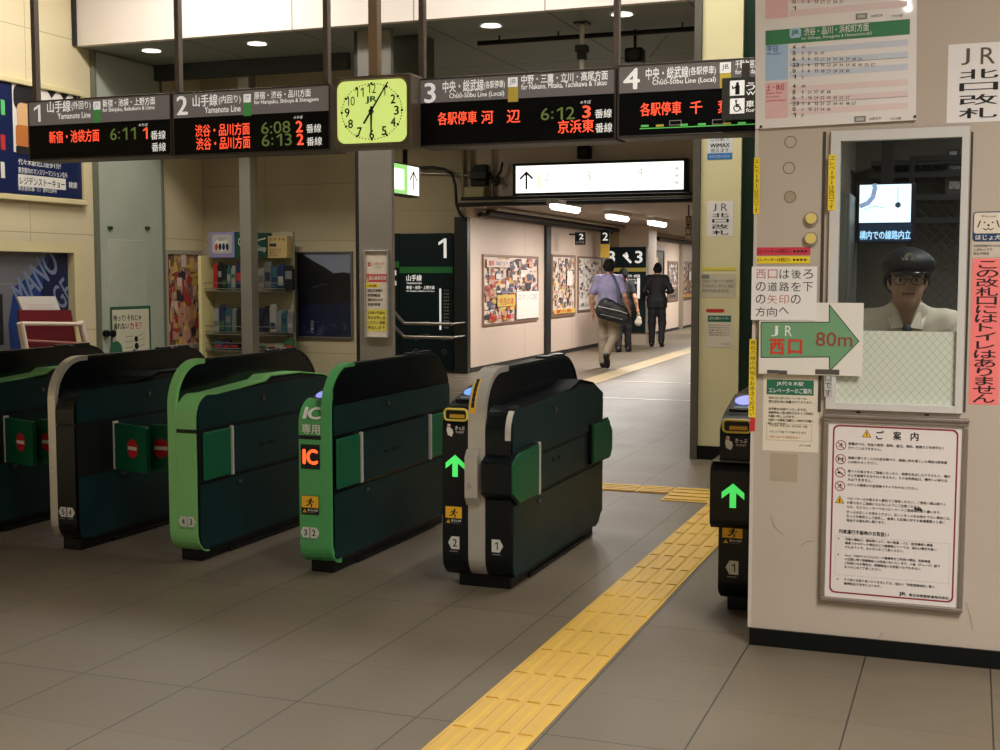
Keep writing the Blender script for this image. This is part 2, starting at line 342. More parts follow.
# ---- window of the booth: frame, clear pane, wired lower sash
ALW = M('white_aluminium', (214, 212, 208), .4, .15)
wf = struct(MB().ring(bp_, wu0, wv0, wu1, wv1, .001, -.02, .012, ALW), 'window_1')
gu0, gv0, gu1, gv1 = bp_.rect(838.5, 139.5, 958.5, 404)
f = MB()
f.obox(bp_, wu0 + .001, wv0, gu0, wv1, -.02, .018, ALW).obox(bp_, gu1, wv0, wu1, wv1, -.02, .018, ALW).obox(bp_, gu0, gv1, gu1, wv1, -.02, .018, ALW).obox(bp_, gu0, wv0, gu1, gv0, -.02, .018, ALW)
for x in (859, 927): 
    u, v = bp_.px(x, 412 if x < 900 else 414.5); f.obox(bp_, u - .008, v - .003, u + .008, v + .004, .018, .02, BLACK)
f.build('window_frame', wf, .002)
gm = bp_.px(900, 331)[1]
GLASS = thin_glass()
MB().obox(bp_, gu0, gm, gu1, gv1, -.006, -.002, GLASS).build('upper_pane', wf)
wg = M('wired_frosted_glass', (206, 212, 198), .35, var=.03)
nt = wg.node_tree; pb = nt.nodes['Principled BSDF']
def wires():
    N = nt.nodes.new; L = nt.links.new; g = N('ShaderNodeNewGeometry'); s = N('ShaderNodeSeparateXYZ'); L(g.outputs['Position'], s.inputs[0]); outs = []
    for sg in (1, -1):
        a = N('ShaderNodeMath'); a.operation = 'MULTIPLY_ADD'; L(s.outputs[0], a.inputs[0]); a.inputs[1].default_value = sg * 1.15; L(s.outputs[2], a.inputs[2])
        d = N('ShaderNodeMath'); d.operation = 'DIVIDE'; L(a.outputs[0], d.inputs[0]); d.inputs[1].default_value = .034
        fr = N('ShaderNodeMath'); fr.operation = 'FRACT'; L(d.outputs[0], fr.inputs[0])
        lt = N('ShaderNodeMath'); lt.operation = 'LESS_THAN'; L(fr.outputs[0], lt.inputs[0]); lt.inputs[1].default_value = .075; outs.append(lt)
    mx = N('ShaderNodeMath'); mx.operation = 'MAXIMUM'; L(outs[0].outputs[0], mx.inputs[0]); L(outs[1].outputs[0], mx.inputs[1])
    c = N('ShaderNodeMix'); c.data_type = 'RGBA'; L(mx.outputs[0], c.inputs[0]); c.inputs[6].default_value = lin((206, 212, 198)) + (1,); c.inputs[7].default_value = lin((166, 170, 154)) + (1,)
    L(c.outputs[2], pb.inputs['Base Color'])
wires()
MB().obox(bp_, gu0, gv0, gu1, gm, -.008, -.003, wg).build('wired_pane', wf)
# ---- soffit edge, hanging rail, beam under the lintel
sbox('beam_lintel', -7.0, -3.3, YLIN - .3, YLIN, 2.47, 2.56, m=M('dark_beam', (52, 48, 44), .5, .3))
# ================================================================ TICKET GATES
YG = 5.43
GBLK = M('gate_black', (5, 13, 17), .32, spec=.35); GTEAL = M('gate_dark_green', (14, 47, 48), .42, var=.08, vs=3, spec=.3); GFLAP = M('gate_flap_green', (10, 98, 62), .42)
GLIT = M('gate_light_green', (128, 194, 118), .45, var=.03); GMID = M('gate_mid_green', (82, 168, 98), .45, var=.03); GSTEEL = M('gate_steel', (200, 196, 188), .3, .45, var=.05, vs=10)
GSMOKE = M('gate_smoked_panel', (4, 10, 13), .2, spec=.35); HINGE = M('flap_edge_strip', (200, 196, 186), .4); GSEAM = M('gate_seam', (6, 10, 10), .6); LOCK = M('lock_metal', (120, 122, 118), .3, .8)
LEDG = M('green_led', (70, 205, 92), .5, emit=.9); LEDO = M('orange_led', (255, 92, 40), .5, emit=1.3); READER = M('reader_lamp', (140, 150, 240), .3, emit=.75); READER2 = M('reader_lamp_blue', (110, 165, 235), .3, emit=.7)
WARN = M('warning_yellow', (244, 190, 40), .5); PLATE = M('number_plate_grey', (214, 214, 206), .5)
def body_prof(deck=((.19, .85), (.68, .88), (.74, .905), (1.08, .9), (1.36, .868), (1.5, .79))):
    p = arc(.1, .15, .1, 270, 180, 7) + arc(.12, .735, .12, 180, 100, 8) + list(deck) + [(1.5, .15)] + arc(1.4, .15, .1, 0, -90, 6)[1:]
    return p
FIN = arc(.11, .16, .11, 270, 180, 7) + [(0, .5)] + arc(.22, .80, .22, 180, 90, 14) + [(1.19, 1.02)] + arc(1.19, .72, .31, 88, 0, 12, .30) + [(1.5, .15)] + arc(1.4, .15, .1, 0, -90, 6)[1:]
FIN = [FIN[0]] + [q for a, b_ in zip(FIN, FIN[1:]) for q in [(a[0] + (b_[0] - a[0]) * k / 20, a[1] + (b_[1] - a[1]) * k / 20) for k in ((range(1, 21)) if b_[0] - a[0] > .5 else (20,))]]
def off(path, d):
    out = []
    for i, (y, z) in enumerate(path):
        a = path[max(i - 1, 0)]; c = path[min(i + 1, len(path) - 1)]; ty, tz = c[0] - a[0], c[1] - a[1]; L = math.hypot(ty, tz) or 1
        out.append((y - tz / L * d, z + ty / L * d))
    return out
def dense(path, step=.02):
    o = [path[0]]
    for a, b in zip(path, path[1:]):
        n = max(1, int(math.hypot(b[0] - a[0], b[1] - a[1]) / step)); o += [(a[0] + (b[0] - a[0]) * k / n, a[1] + (b[1] - a[1]) * k / n) for k in range(1, n + 1)]
    return o
def ribbon(mb, path, x0, x1, t, m, d0=-.002):
    """a strip of thickness t wrapped along a side profile (path runs up the front and over the top)"""
    a, b = off(path, d0), off(path, t); n = len(path)
    vs = [(x, y, z) for x in (x0, x1) for q in (a, b) for y, z in q]
    fs = []
    for i in range(n - 1): fs += [(n + i, n + i + 1, 3 * n + i + 1, 3 * n + i), (i, 2 * n + i, 2 * n + i + 1, i + 1), (i, i + 1, n + i + 1, n + i), (2 * n + i, 3 * n + i, 3 * n + i + 1, 2 * n + i + 1)]
    mb.add(vs, fs, m, False); mb.add([vs[0], vs[n], vs[3 * n], vs[2 * n]], [(0, 1, 2, 3)], m); mb.add([vs[n - 1], vs[2 * n - 1], vs[4 * n - 1], vs[3 * n - 1]], [(3, 2, 1, 0)], m)
def cutz(path, zs, gap=.0025, ymax=.6):
    """splits a front profile into segments at the seam heights"""
    segs = []; cur = []
    for p in dense(path, .01):
        if p[0] < ymax and any(abs(p[1] - z) < gap for z in zs) and p[0] < .2:
            if len(cur) > 1: segs.append(cur)
            cur = []
        else: cur.append(p)
    if len(cur) > 1: segs.append(cur)
    return segs
def yfront(prof):
    fr_ = sorted([(z, y) for y, z in prof if y < .3 and z < .87])
    def g(z):
        best = None
        for (za, ya), (zb, yb) in zip(fr_, fr_[1:]):
            if za <= z <= zb and zb > za: y = ya + (yb - ya) * (z - za) / (zb - za); best = y if best is None else min(best, y)
        return best if best is not None else 0
    return g
def world(prof): return [(y + YG, z) for y, z in prof]
def gate_root(x, label): return thing('ticket_gate', (x, YG + .75, 0), label, 'ticket gate', 'row of automatic ticket gates')
def plinth(g, x0, x1):
    b = MB().box(x0, x1, YG + .05, YG + 1.42, 0, .075, BLACK).box(x0 - .012, x1 + .012, YG + .30, YG + 1.28, 0, .022, BLACK); b.build('plinth', g, .006)
def flank_panels(g, prof, xf, sgn, zs=((.065, .40), (.412, .668), (.68, .86)), mats=None, skip=None, y0=.015, y1=1.49):
    """flush side panels on one flank, divided by seams"""
    for k, (a, c) in enumerate(zs):
        q = clip(clip(clip(clip(prof, 1, a, True), 1, c, False), 0, y0, True), 0, y1, False)
        q = inset(q, .004)
        m = (mats or {}).get(k, GTEAL)
        if k == 1:
            q = clip(clip(q, 0, .335, True), 0, 1.165, False)
        b = MB().px_(world(q), xf, xf + sgn * .005, m)
        o = b.build('side_panel', g)
    # latches
    lo_ = MB().box(xf, xf + sgn * .010, YG + .62, YG + .67, .770, .806, DARKM).build('latch', g, .002); MB().box(xf, xf + sgn * .013, YG + .632, YG + .652, .778, .798, LOCK).build('lock', lo_, .002)
    b = MB().box(xf, xf + sgn * .010, YG + .60, YG + .64, .528, .544, GBLK); b.build('latch', g, .002); MB().box(xf, xf + sgn * .010, YG + .70, YG + .75, .528, .544, GBLK).build('latch', g, .002)
    lo_ = MB().box(xf, xf + sgn * .010, YG + .36, YG + .42, .355, .375, DARKM).build('latch', g, .002); MB().box(xf, xf + sgn * .013, YG + .375, YG + .40, .358, .372, LOCK).build('lock', lo_, .002)
def flap_closed(g, xf, sgn, near=True):
    y0, y1 = (.05, .30) if near else (1.20, 1.455)
    ye = y1 + .006 if near else y0 - .02
    pl = leftw(xf)
    fo = MB().box(min(xf, xf + sgn * .014), max(xf, xf + sgn * .014), YG + y0, YG + y1, .415, .664, GFLAP).build('flap', g, .012)
    MB().box(min(xf, xf + sgn * .02), max(xf, xf + sgn * .02), YG + ye, YG + ye + .013, .412, .672, HINGE).build('hinge_strip', fo, .003)
    return fo
def flap_shut(g, x, y, ang, L, label=None, uc=None, hinge_far=False):
    """a flap swung across the aisle, with its red no-entry disc"""
    c, s_ = math.cos(ang), math.sin(ang); pl = Plane((x, y, 0), (c, s_, 0), n=(s_, -c, 0))
    b = MB(); b.plate(pl, rrect(0, .405, L, .655, .018), -.012, .012, GFLAP)
    uc = L * .58 if uc is None else uc
    for d, q in ((.0128, pl),):
        b.disc(q, uc, .53, .052, d, M('no_entry_red', (205, 30, 38), .5)); b.fr(q, uc - .042, .521, uc + .042, .540, d + .0008, WHITE)
    o = b.build('flap', g); 
    if label: o['label'] = label
    hu = L if hinge_far else 0
    MB().obox(pl, hu - .006, .40, hu + .008, .665, -.016, .016, HINGE).build('hinge_strip', o, .003)
    return o
def run_man(mb, pl, u, v, s, d, m):
    """pictogram of a running person"""
    mb.disc(pl, u + .12 * s, v + .78 * s, .11 * s, d, m, 14)
    for pts, w in (([(.1, .64), (-.05, .35)], .2), ([(.08, .6), (.30, .45), (.42, .55)], .09), ([(.02, .6), (-.22, .6), (-.32, .42)], .09), ([(-.03, .36), (.2, .2), (.12, -.05)], .12), ([(-.05, .36), (-.2, .15), (-.42, .1)], .12)):
        mb.line(pl, [(u + a * s, v + b_ * s) for a, b_ in pts], w * s, d, m)
def warn_sticker(g, pl, u0, v0, u1, v1):
    b = MB(); h = v1 - v0; b.obox(pl, u0, v0, u1, v1, .0, .0015, INK).fr(pl, u0 + .002, v0 + h * .36, u1 - .002, v1 - .002, .0019, WARN)
    uc = (u0 + u1) / 2; run_man(b, pl, uc, v0 + h * .42, h * .52, .0023, INK)
    t = (u1 - u0) * .16; b.flat(pl, [(u0 + t * .5, v0 + h * .1), (u0 + t * 1.9, v0 + h * .1), (u0 + t * 1.2, v0 + h * .29)], .0023, WARN)
    b.fr(pl, u0 + t * 1.12, v0 + h * .14, u0 + t * 1.28, v0 + h * .24, .0026, INK)
    b.text(pl, '駆け込み注意', u0 + t * 2.3, v0 + h * .17, u1 - t * .4, v0 + h * .29, .0023, WHITE, .02, 1); b.fr(pl, u0 + t * 2.3, v0 + h * .09, u1 - t * 1.2, v0 + h * .115, .0023, GREY)
    return b.build('warning_sticker', g)
def hexplate(g, pl, u, v, n, left, s=.024, m=None, point=True):
    b = MB(); h = s * 1.15; k = -1 if left else 1
    pts = [(u - k * s, v - h), (u + k * s * .5, v - h), (u + k * s * 1.15, v), (u + k * s * .5, v + h), (u - k * s, v + h)] if point else rrect(u - s, v - h, u + s, v + h, .004)
    if k < 0: pts = pts[::-1]
    b.plate(pl, pts, 0, .0018, m or PLATE); b.text(pl, n, u - s * .42 - k * s * .15, v - h * .6, u + s * .42 - k * s * .15, v + h * .6, .0024, INK, .02, 3, False, .5)
    b.fr(pl, u - s * .9, v - h * 1.45, u + s * .7, v - h * 1.28, .0008, GREY)
    return b.build('number_plate', g)
def fin_part(g, x0, x1, rim, side_bands=False, sensor=True, front_to=.24):
    fo = MB().px_(world(inset(FIN, .004)), x0 + .003, x1 - .003, GSMOKE).build('fin', g)
    i1 = [i for i, p in enumerate(FIN) if p[0] >= front_to and p[1] > .9][0]
    b = MB()
    for sg in cutz(FIN[:i1 + 1], (.405, .675), .002): ribbon(b, world(sg), x0, x1, .006, rim, -.02)
    e = b.build('front_edge', fo)
    b = MB(); ribbon(b, world(FIN[i1:-8]), x0 + .001, x1 - .001, .004, GBLK, -.01); b.build('top_edge', fo)
    if sensor:
        b = MB(); 
        for y in (.93, 1.12): b.box(x0 + .008, x1 - .008, YG + y, YG + y + .13, 1.018, 1.034, GBLK)
        b.build('sensor_bar', fo, .005)
    return fo
def cabinet(g, x0, x1, front, deck, prof, zs=(.405, .675)):
    bo = MB().px_(world(inset(prof, .004)), x0, x1, GSEAM).build('cabinet', g)
    n0 = len(arc(0, 0, 1, 0, 1, 7)) + len(arc(0, 0, 1, 0, 1, 8)) + 1
    for sg in cutz(prof[:n0], zs, .002):
        b = MB(); ribbon(b, world(sg), x0, x1, .004, front, -.012); b.build('front_cover', bo)
    b = MB(); ribbon(b, world(prof[n0 - 1:n0 + 5]), x0, x1, .004, deck, -.012); b.build('deck_cover', bo)
    b = MB(); ribbon(b, world(prof[n0 + 4:]), x0, x1, .003, GBLK, -.012); b.build('rear_cover', bo)
    return bo
BP = body_prof()
def number_pair(g, x0, x1, z, a, b_, point=True, m=None):
    pl = facing(YG - .0065); c = (x0 + x1) / 2
    hexplate(g, pl, c - .026, z, a, True, .0225, m, point); hexplate(g, pl, c + .026, z, b_, False, .0225, m, point)
# ---- gates with the tall fin on their far flank (aisles 3-4, 4-5, 5-6)
def gate_finleft(x0, rim, front, deck, label, nums, shut_right, shut_left, near_flap=True):
    w = .165; xf = x0 + w; g = gate_root(x0 + w / 2, label)
    plinth(g, x0 + .03, xf - .012)
    fin_part(g, x0, x0 + .047, rim)
    cabinet(g, x0 + .047, xf, front, deck, BP)
    flank_panels(g, BP, xf, 1)
    if shut_right: flap_shut(g, xf + .008, YG + .327, math.radians(-21), .315, 'green flap swung shut across the aisle')
    else: flap_closed(g, xf, 1, True)
    flap_closed(g, xf, 1, False)
    if shut_left: flap_shut(g, x0 - .352, YG + .325, 0, .335, 'green flap swung shut across the aisle', .082, True)
    if nums: number_pair(g, x0 + .047, xf, .213, *nums)
    return g
g5 = gate_finleft(-5.31, GSTEEL, GLIT, GLIT, 'light-green-topped ticket gate cut off by the photo edge, farthest from the booth', None, True, False)
g4 = gate_finleft(-4.562, GSTEEL, GBLK, GBLK, 'black-fronted ticket gate with steel fin edge and plates 5 and 4, flaps shut', ('5', '4'), True, True)
g3 = gate_finleft(-3.815, GLIT, GLIT, GLIT, 'light green fronted ticket gate with number plates 4 and 3', ('4', '3'), False, True)
# ---- the IC-only gate, fin on its near flank
x0, x1 = -3.062, -2.892
g2 = gate_root((x0 + x1) / 2, 'green IC-only ticket gate with orange IC display and plates 3 and 2')
plinth(g2, x0 + .03, x1 - .014)
fin_part(g2, x1 - .047, x1, GMID)
cab = cabinet(g2, x0, x1 - .047, GMID, GMID, BP)
flank_panels(g2, FIN, x1, 1, ((.07, .40), (.412, .668), (.68, .83), (.836, 1.01)), {3: GSMOKE}, y0=.03)
flap_closed(g2, x1, 1, True); flap_closed(g2, x1, 1, False)
yf = yfront(BP); gp = facing(YG)
wp = lambda u, v, d: Vector((u, YG + yf(v) - .0115 - d, v))
b = MB()
q = gp.rect(303, 406, 321.5, 420.5); b.text(gp, 'IC', q[0], .765, q[2], .822, .001, WHITE, .05, 4, warp=wp)
q = gp.rect(303, 422.5, 321, 432.5); b.text(gp, '専用', q[0], .692, q[2], .742, .001, WHITE, .02, 3, warp=wp)
b.build('lettering', g2)
gf = facing(YG - .006)
u0, v0, u1, v1 = gf.rect(301.2, 444.5, 319.8, 469)
b = MB().obox(gf, u0, v0, u1, v1, 0, .002, INK); b.text(gf, 'IC', u0 + .009, v0 + .022, u1 - .009, v1 - .022, .0026, LEDO, .06, 3); b.build('display', g2)
warn_sticker(g2, gf, *gf.rect(301.5, 495.5, 319, 514.5))
number_pair(g2, x0 - .012, x1 - .044, .207, '3', '2')
rz = 5.43
b = MB(); dk = Plane((0, YG + .09, .842), (1, 0, 0), (0, .9, .31)); b.plate(dk, rrect(x0 + .018, -.01, x1 - .06, .13, .01), -.03, .012, GBLK); b.disc(dk, (x0 + x1) / 2 - .025, .06, .038, .0128, READER, rv=.045); b.build('card_reader', g2)
# ---- the gate with a steel spine (aisles 2 and 1)
XA, XB, XC, XD = -2.302, -2.172, -2.088, -1.962
g1 = gate_root((XA + XD) / 2, 'wide black ticket gate with bright steel spine, green arrow and plates 2 and 1')
plinth(g1, XA + .06, XD - .02)
BP1 = body_prof(((.14, .838), (.86, .862), (.93, .868), (1.10, .9), (1.34, .866), (1.52, .79)))
BP1 = [(y if y < 1.49 else 1.54, z) for y, z in BP1]
BPL = body_prof(((.12, .862), (.34, .915), (.90, .925), (1.1, .9), (1.36, .868), (1.5, .79)))
cabinet(g1, XA, XB, GBLK, GBLK, BPL, ())
fin_part(g1, XB, XC, GSTEEL, front_to=.3)
cabinet(g1, XC, XD, GBLK, GBLK, BP1, (.405,))
flank_panels(g1, BP1, XD, 1, ((.06, .40), (.412, .59), (.60, .86)), y1=1.53)
def housing(g, x0, x1, flap_side, y0, y1, tip, m=GBLK, name='flap_housing'):
    z0, z1 = .402, .652
    if tip < 0: prof = [(y0, .46), (y0 + .1, z0), (y1, z0), (y1, z1 + .01), (y0 + .09, z1), (y0, .61)]
    else: prof = [(y0, z0 + .02), (y1 - .04, z0 + .01), (y1, .455), (y1, .57), (y1 - .08, z1), (y0, z1 - .005)]
    h = MB().px_(world(prof), x0, x1, m).build(name, g, .008)
    q = inset(prof, .012); MB().px_(world(q), x1, x1 + .008, GFLAP).build('flap', h, .004); return h
h = housing(g1, XC + .003, XD + .022, 1, -.062, .325, -1)
MB().box(XD, XD + .032, YG + .33, YG + .342, .405, .66, HINGE).build('hinge_strip', h, .003)
housing(g1, XC + .02, XD + .022, 1, 1.245, 1.65, 1)
MB().px_(world([(-.055, .44), (-.055, .625), (-.03, .66), (.02, .66), (.02, .40), (-.03, .40)]), XB + .002, XC - .02, GSTEEL).build('spine_cover', g1, .006)
b = MB(); pa = [p for p in dense(FIN) if p[0] < .22 and .80 < p[1] < .985]; ribbon(b, world(pa), XB + .008, XB + .034, .0078, WARN, 0)
for k in range(1, 7):
    i = int(len(pa) * k / 7.5); ribbon(b, world(pa[i:i + 2]), XB + .013, XB + .029, .0084, INK, .001)
b.build('yellow_sticker', g1)
pr = [p for p in dense(BP1, .01) if p[0] < .16 and .70 < p[1] < .838 and p[0] < .115]
b = MB(); ribbon(b, world(pr), XD - .028, XD, .0055, HINGE, .002); b.build('edge_marker', g1)
def ticket_front(g, x0, x1, arrow_y, arrow_z0, arrow_z1, num, left, zplate):
    fy = facing(YG - .0045); c = (x0 + x1) / 2
    # yellow-rimmed ticket mouth
    lp = rrect(x0 + .014, .79, x1 - .004, .842, .016, 4); sl = Plane((0, YG + .004, .0), (1, 0, 0), n=(0, -1, 0))
    mo = MB().tube([sl.P(a, b_, .012) for a, b_ in lp + lp[:1]], .0055, M('ticket_mouth_yellow', (232, 214, 96), .4), 8, False).plate(sl, lp, -.02, .01, GBLK).build('ticket_mouth', g)
    MB().obox(sl, x0 + .04, .800, x1 - .016, .818, .008, .018, M('ticket_slot_amber', (206, 160, 40), .4)).build('ticket_slot', mo, .003)
    b = MB()
    hu, hv = x0 + .022, .712
    b.flat(fy, [(hu, hv + .03), (hu + .006, hv + .008), (hu + .026, hv), (hu + .034, hv + .02), (hu + .03, hv + .036), (hu + .018, hv + .04), (hu + .02, hv + .058), (hu + .006, hv + .06)], .0006, WHITE)
    b.fr(fy, hu + .002, hv + .044, hu + .016, hv + .052, .001, PINK)
    b.text(fy, 'きっぷ', hu + .044, hv + .032, x1 - .018, hv + .052, .0006, WHITE, .03, 2); b.text(fy, 'TICKET', hu + .046, hv + .018, x1 - .02, hv + .027, .0006, WHITE, .01, 1)
    b.build('ticket_label', g)
    # green arrow lamp
    ay = facing(arrow_y); h = arrow_z1 - arrow_z0; b = MB(); w = h * .46
    b.plate(ay, [(c - w, arrow_z0 + h * .36), (c - w, arrow_z0 + h * .62), (c, arrow_z1), (c + w, arrow_z0 + h * .62), (c + w, arrow_z0 + h * .36), (c + h * .13, arrow_z0 + h * .62), (c + h * .13, arrow_z0), (c - h * .13, arrow_z0), (c - h * .13, arrow_z0 + h * .62)][::-1], 0, .002, LEDG)
    b.build('arrow_lamp', g)
    warn_sticker(g, fy, x0 + .014, .298, x1 - .03, .386); hexplate(g, fy, c - .006, zplate, num, left, .026)
    # card reader on the sloping top
    dk = Plane((0, YG + .12, .866), (1, 0, 0), (0, .972, .234)); b = MB(); b.plate(dk, rrect(x0 + .012, .0, x1 - .01, .215, .012), -.02, .010, M('reader_shell', (34, 32, 38), .35))
    ro = b.build('card_reader', g); b = MB(); b.disc(dk, c, .12, .046, .0135, READER if left and num == '1' else READER2, rv=.062, d0=.01); b.build('reader_lamp', ro)
    b = MB(); b.fr(dk, x0 + .03, .024, x1 - .03, .034, .0106, PBLUE); b.build('reader_marking', ro)
ticket_front(g1, XA, XB, YG - .0055, .525, .628, '2', True, .213)
hexplate(g1, facing(YG - .0045), (XC + XD) / 2 - .004, .213, '1', False, .026)
# ---- the half gate against the booth
X0, X1 = -1.003, XBOOTH - .008
g0 = gate_root((X0 + X1) / 2, 'black half gate with green arrow pressed against the side of the staff booth')
plinth(g0, X0 + .03, X1 - .03)
cabinet(g0, X0, X1, GBLK, GBLK, BPL, (.39,))
MB().px_(world([(-.05, .40), (-.05, .625), (-.02, .665), (.32, .665), (.32, .375), (-.02, .375)]), X0 - .032, X1, GBLK).build('flap_housing', g0, .014)
MB().box(X0 - .026, X1, YG - .045, YG + .0, .664, .668, LOCK).build('housing_edge', g0, .002)
ticket_front(g0, X0, X0 + .135, YG - .0525, .47, .575, '1', True, .2)
flank_panels(g0, BPL, X0, -1, ((.06, .37), (.38, .668), (.68, .90)))
# ================================================================ HANGING DEPARTURE BOARDS, CLOCK
YS = 7.0; sp = facing(YS); LEDR = M('red_led', (255, 88, 56), .5, emit=1.0); LEDY = M('dim_green_led', (100, 118, 62), .5, emit=.5)
LCDB = M('board_black', (6, 11, 17), .4, spec=.2); HEAD = M('board_header_grey', (108, 101, 98), .45, emit=.42); FRM = M('board_frame', (84, 78, 74), .45, .2); WSIGN = M('sign_white', (238, 236, 230), .5, emit=.5)
JYG = M('line_green', (96, 200, 110), .5, emit=.1); JBY = M('line_yellow', (240, 214, 90), .5, emit=.1)
POLE = M('hanging_pole', (122, 112, 104), .45, .2)
def yt(x): return sp.px(x, 101.4 - (x - 28) * .0653)[1]     # top and lower edge followed along the boards
def board(x0, x1, label, poles, ytop, ymid, ybot):
    """one departure board between picture columns x0 and x1 of the hanging row"""
    u0 = sp.px(x0, 120)[0]; u1 = sp.px(x1, 120)[0]; xm = (x0 + x1) / 2; z1, zm, z0 = sp.px(xm, ytop)[1], sp.px(xm, ymid)[1], sp.px(xm, ybot)[1]
    g = thing('departure_board', ((u0 + u1) / 2, YS + .1, z0), label, 'departure board', 'departure boards hung over the gates')
    c = MB().box(u0 + .004, u1 - .004, YS + .006, YS + .21, z0, z1, FRM).ring(sp, u0 + .002, z0, u1 - .002, z1, .012, -.012, .006, FRM).build('casing', g, .003)
    h = MB().obox(sp, u0 + .010, zm, u1 - .010, z1 - .008, -.01, .004, HEAD); l = MB().obox(sp, u0 + .010, z0 + .010, u1 - .010, zm, -.01, .003, LCDB)
    for px_ in poles:
        u = facing(YS + .09).px(px_, 60)[0]; MB().box(u - .016, u + .016, YS + .07, YS + .115, z1 - .01, 4.6, POLE).build('hanging_pole', g)
    return g, h, l
def T(mb, t, x0, y0, x1, y1, m, d, bold=0.0, res=2, pl=None):
    q = (pl or sp).rect(x0, y0, x1, y1); mb.text(pl or sp, t, *q, d, m, bold, res)
def Rf(mb, x0, y0, x1, y1, m, d, pl=None): mb.fr(pl or sp, *(pl or sp).rect(x0, y0, x1, y1), d, m)
D1, D2 = .0045, .0035
g, h, l = board(28, 172, 'departure board 1 with white numeral 1 and one orange row, green tab', (35.5,), 97, 122.5, 158.5)
T(h, '1', 34, 105, 40.5, 122, WSIGN, D1, .02, 4); T(h, '山手線', 47.5, 100.5, 71, 112.5, WSIGN, D1, .015); T(h, '(外回り)', 72, 101, 91, 110.5, WSIGN, D1, .01); T(h, 'Yamanote Line', 58, 112.5, 91, 118.5, WSIGN, D1, .01)
Rf(h, 93.8, 101.6, 100.8, 109.6, WSIGN, D1); T(h, 'JY', 95.4, 103, 99.3, 108, INK, D1 + .001); Rf(h, 93.8, 109.8, 101, 122.8, JYG, D1)
T(h, '新宿・池袋・上野方面', 103, 98.2, 155.5, 106, WSIGN, D1, .015); T(h, 'for Shinjuku, Ikebukuro & Ueno', 103, 106.5, 155, 112, WSIGN, D1, .01)
h.build('header_panel', g)
T(l, '新宿・池袋方面', 49.5, 130, 99.5, 142.5, LEDR, D2, .012); T(l, '6:11', 110.5, 127.8, 136, 139.8, LEDY, D2, .0, 3); T(l, 'のりば', 139, 123.4, 148, 126.4, WSIGN, D2, .01, 1); T(l, '1', 143.2, 127.5, 147.6, 139, LEDR, D2, .03); T(l, '番線', 151, 130.5, 166, 139.5, WSIGN, D2, .01); T(l, '番線', 152, 142.5, 166.2, 151.5, WSIGN, D2, .01)
l.build('display', g)
g, h, l = board(172.4, 331, 'departure board 2 with two red rows and numeral 2', (178.5, 327), 88.3, 114.5, 153.8)
T(h, '2', 177, 96, 188, 115, WSIGN, D1, .02, 4); T(h, '山手線', 193, 94.5, 218, 106.5, WSIGN, D1, .015); T(h, '(内回り)', 219, 95, 241, 104.5, WSIGN, D1, .01); T(h, 'Yamanote Line', 205, 106, 241, 112.5, WSIGN, D1, .01)
Rf(h, 244, 94.2, 251.2, 102.4, WSIGN, D1); T(h, 'JY', 245.5, 95.6, 249.8, 100.8, INK, D1 + .001); Rf(h, 244, 102.6, 251.6, 116, JYG, D1)
T(h, '原宿・渋谷・品川方面', 254.5, 90.5, 311, 98.2, WSIGN, D1, .015); T(h, 'for Harajuku, Shibuya & Shinagawa', 254.5, 98.6, 319, 104, WSIGN, D1, .01)
h.build('header_panel', g)
T(l, '渋谷・品川方面', 195.5, 123.5, 250, 136, LEDR, D2, .012); T(l, '渋谷・品川方面', 196.5, 136.8, 250.5, 149.3, LEDR, D2, .012)
T(l, '6:08', 261.5, 121.5, 290.5, 133.5, LEDY, D2, 0, 3); T(l, '6:13', 262, 134, 292, 146, LEDY, D2, 0, 3); T(l, 'のりば', 294, 115.8, 303, 118.9, WSIGN, D2, .01, 1); T(l, '2', 296, 120.8, 303, 132.4, LEDR, D2, .03); T(l, '2', 297, 133.6, 304, 145, LEDR, D2, .03)
T(l, '番線', 306.5, 124, 321.5, 132.8, WSIGN, D2, .01); T(l, '番線', 307, 137, 322.3, 145.6, WSIGN, D2, .01)
l.build('display', g)
g, h, l = board(417.8, 616.4, 'departure board 3 with yellow tab and numeral 3 right of the clock', (422.5, 616.8), 73, 98.5, 144)
T(h, '3', 424.5, 83, 436, 103, WSIGN, D1, .02, 4); T(h, '中央・総武線', 443, 80, 484, 92, WSIGN, D1, .015); T(h, '(各駅停車)', 484.5, 80.5, 505, 89.5, WSIGN, D1, .01); T(h, 'Chūō-Sōbu Line (Local)', 449.5, 91.8, 504.5, 98.5, WSIGN, D1, .01)
Rf(h, 508.2, 77.5, 517.8, 87, WSIGN, D1); T(h, 'JB', 510, 79.2, 516, 85.2, INK, D1 + .001); Rf(h, 508.2, 87.3, 518.4, 102, JBY, D1)
T(h, '中野・三鷹・立川・高尾方面', 521.5, 72.8, 608, 82.2, WSIGN, D1, .015); T(h, 'for Nakano, Mitaka, Tachikawa & Takao', 521.5, 82, 607, 88.5, WSIGN, D1, .01)
h.build('header_panel', g)
T(l, '各駅停車', 438, 111.5, 477, 124.5, LEDR, D2, .012); T(l, '河', 481.5, 110.5, 493.5, 123.8, LEDR, D2, .012); T(l, '辺', 507, 109.5, 520.5, 122.8, LEDR, D2, .012); T(l, '6:12', 541, 107.5, 575, 119.8, LEDY, D2, 0, 3)
T(l, 'のりば', 580.5, 100.3, 591, 104, WSIGN, D2, .01, 1); T(l, '3', 582.5, 105.5, 591, 118, LEDR, D2, .03); T(l, '番線', 595, 109, 612, 118, WSIGN, D2, .01); T(l, '番線', 595.5, 123, 612.5, 132.5, WSIGN, D2, .01); T(l, '京浜東', 558, 119.5, 594, 133, LEDR, D2, .012)
l.build('display', g)
g, h, l = board(616.8, 764, 'departure board 4 with green route line and numeral 4 beside the booth', (), 61, 90, 135.5)
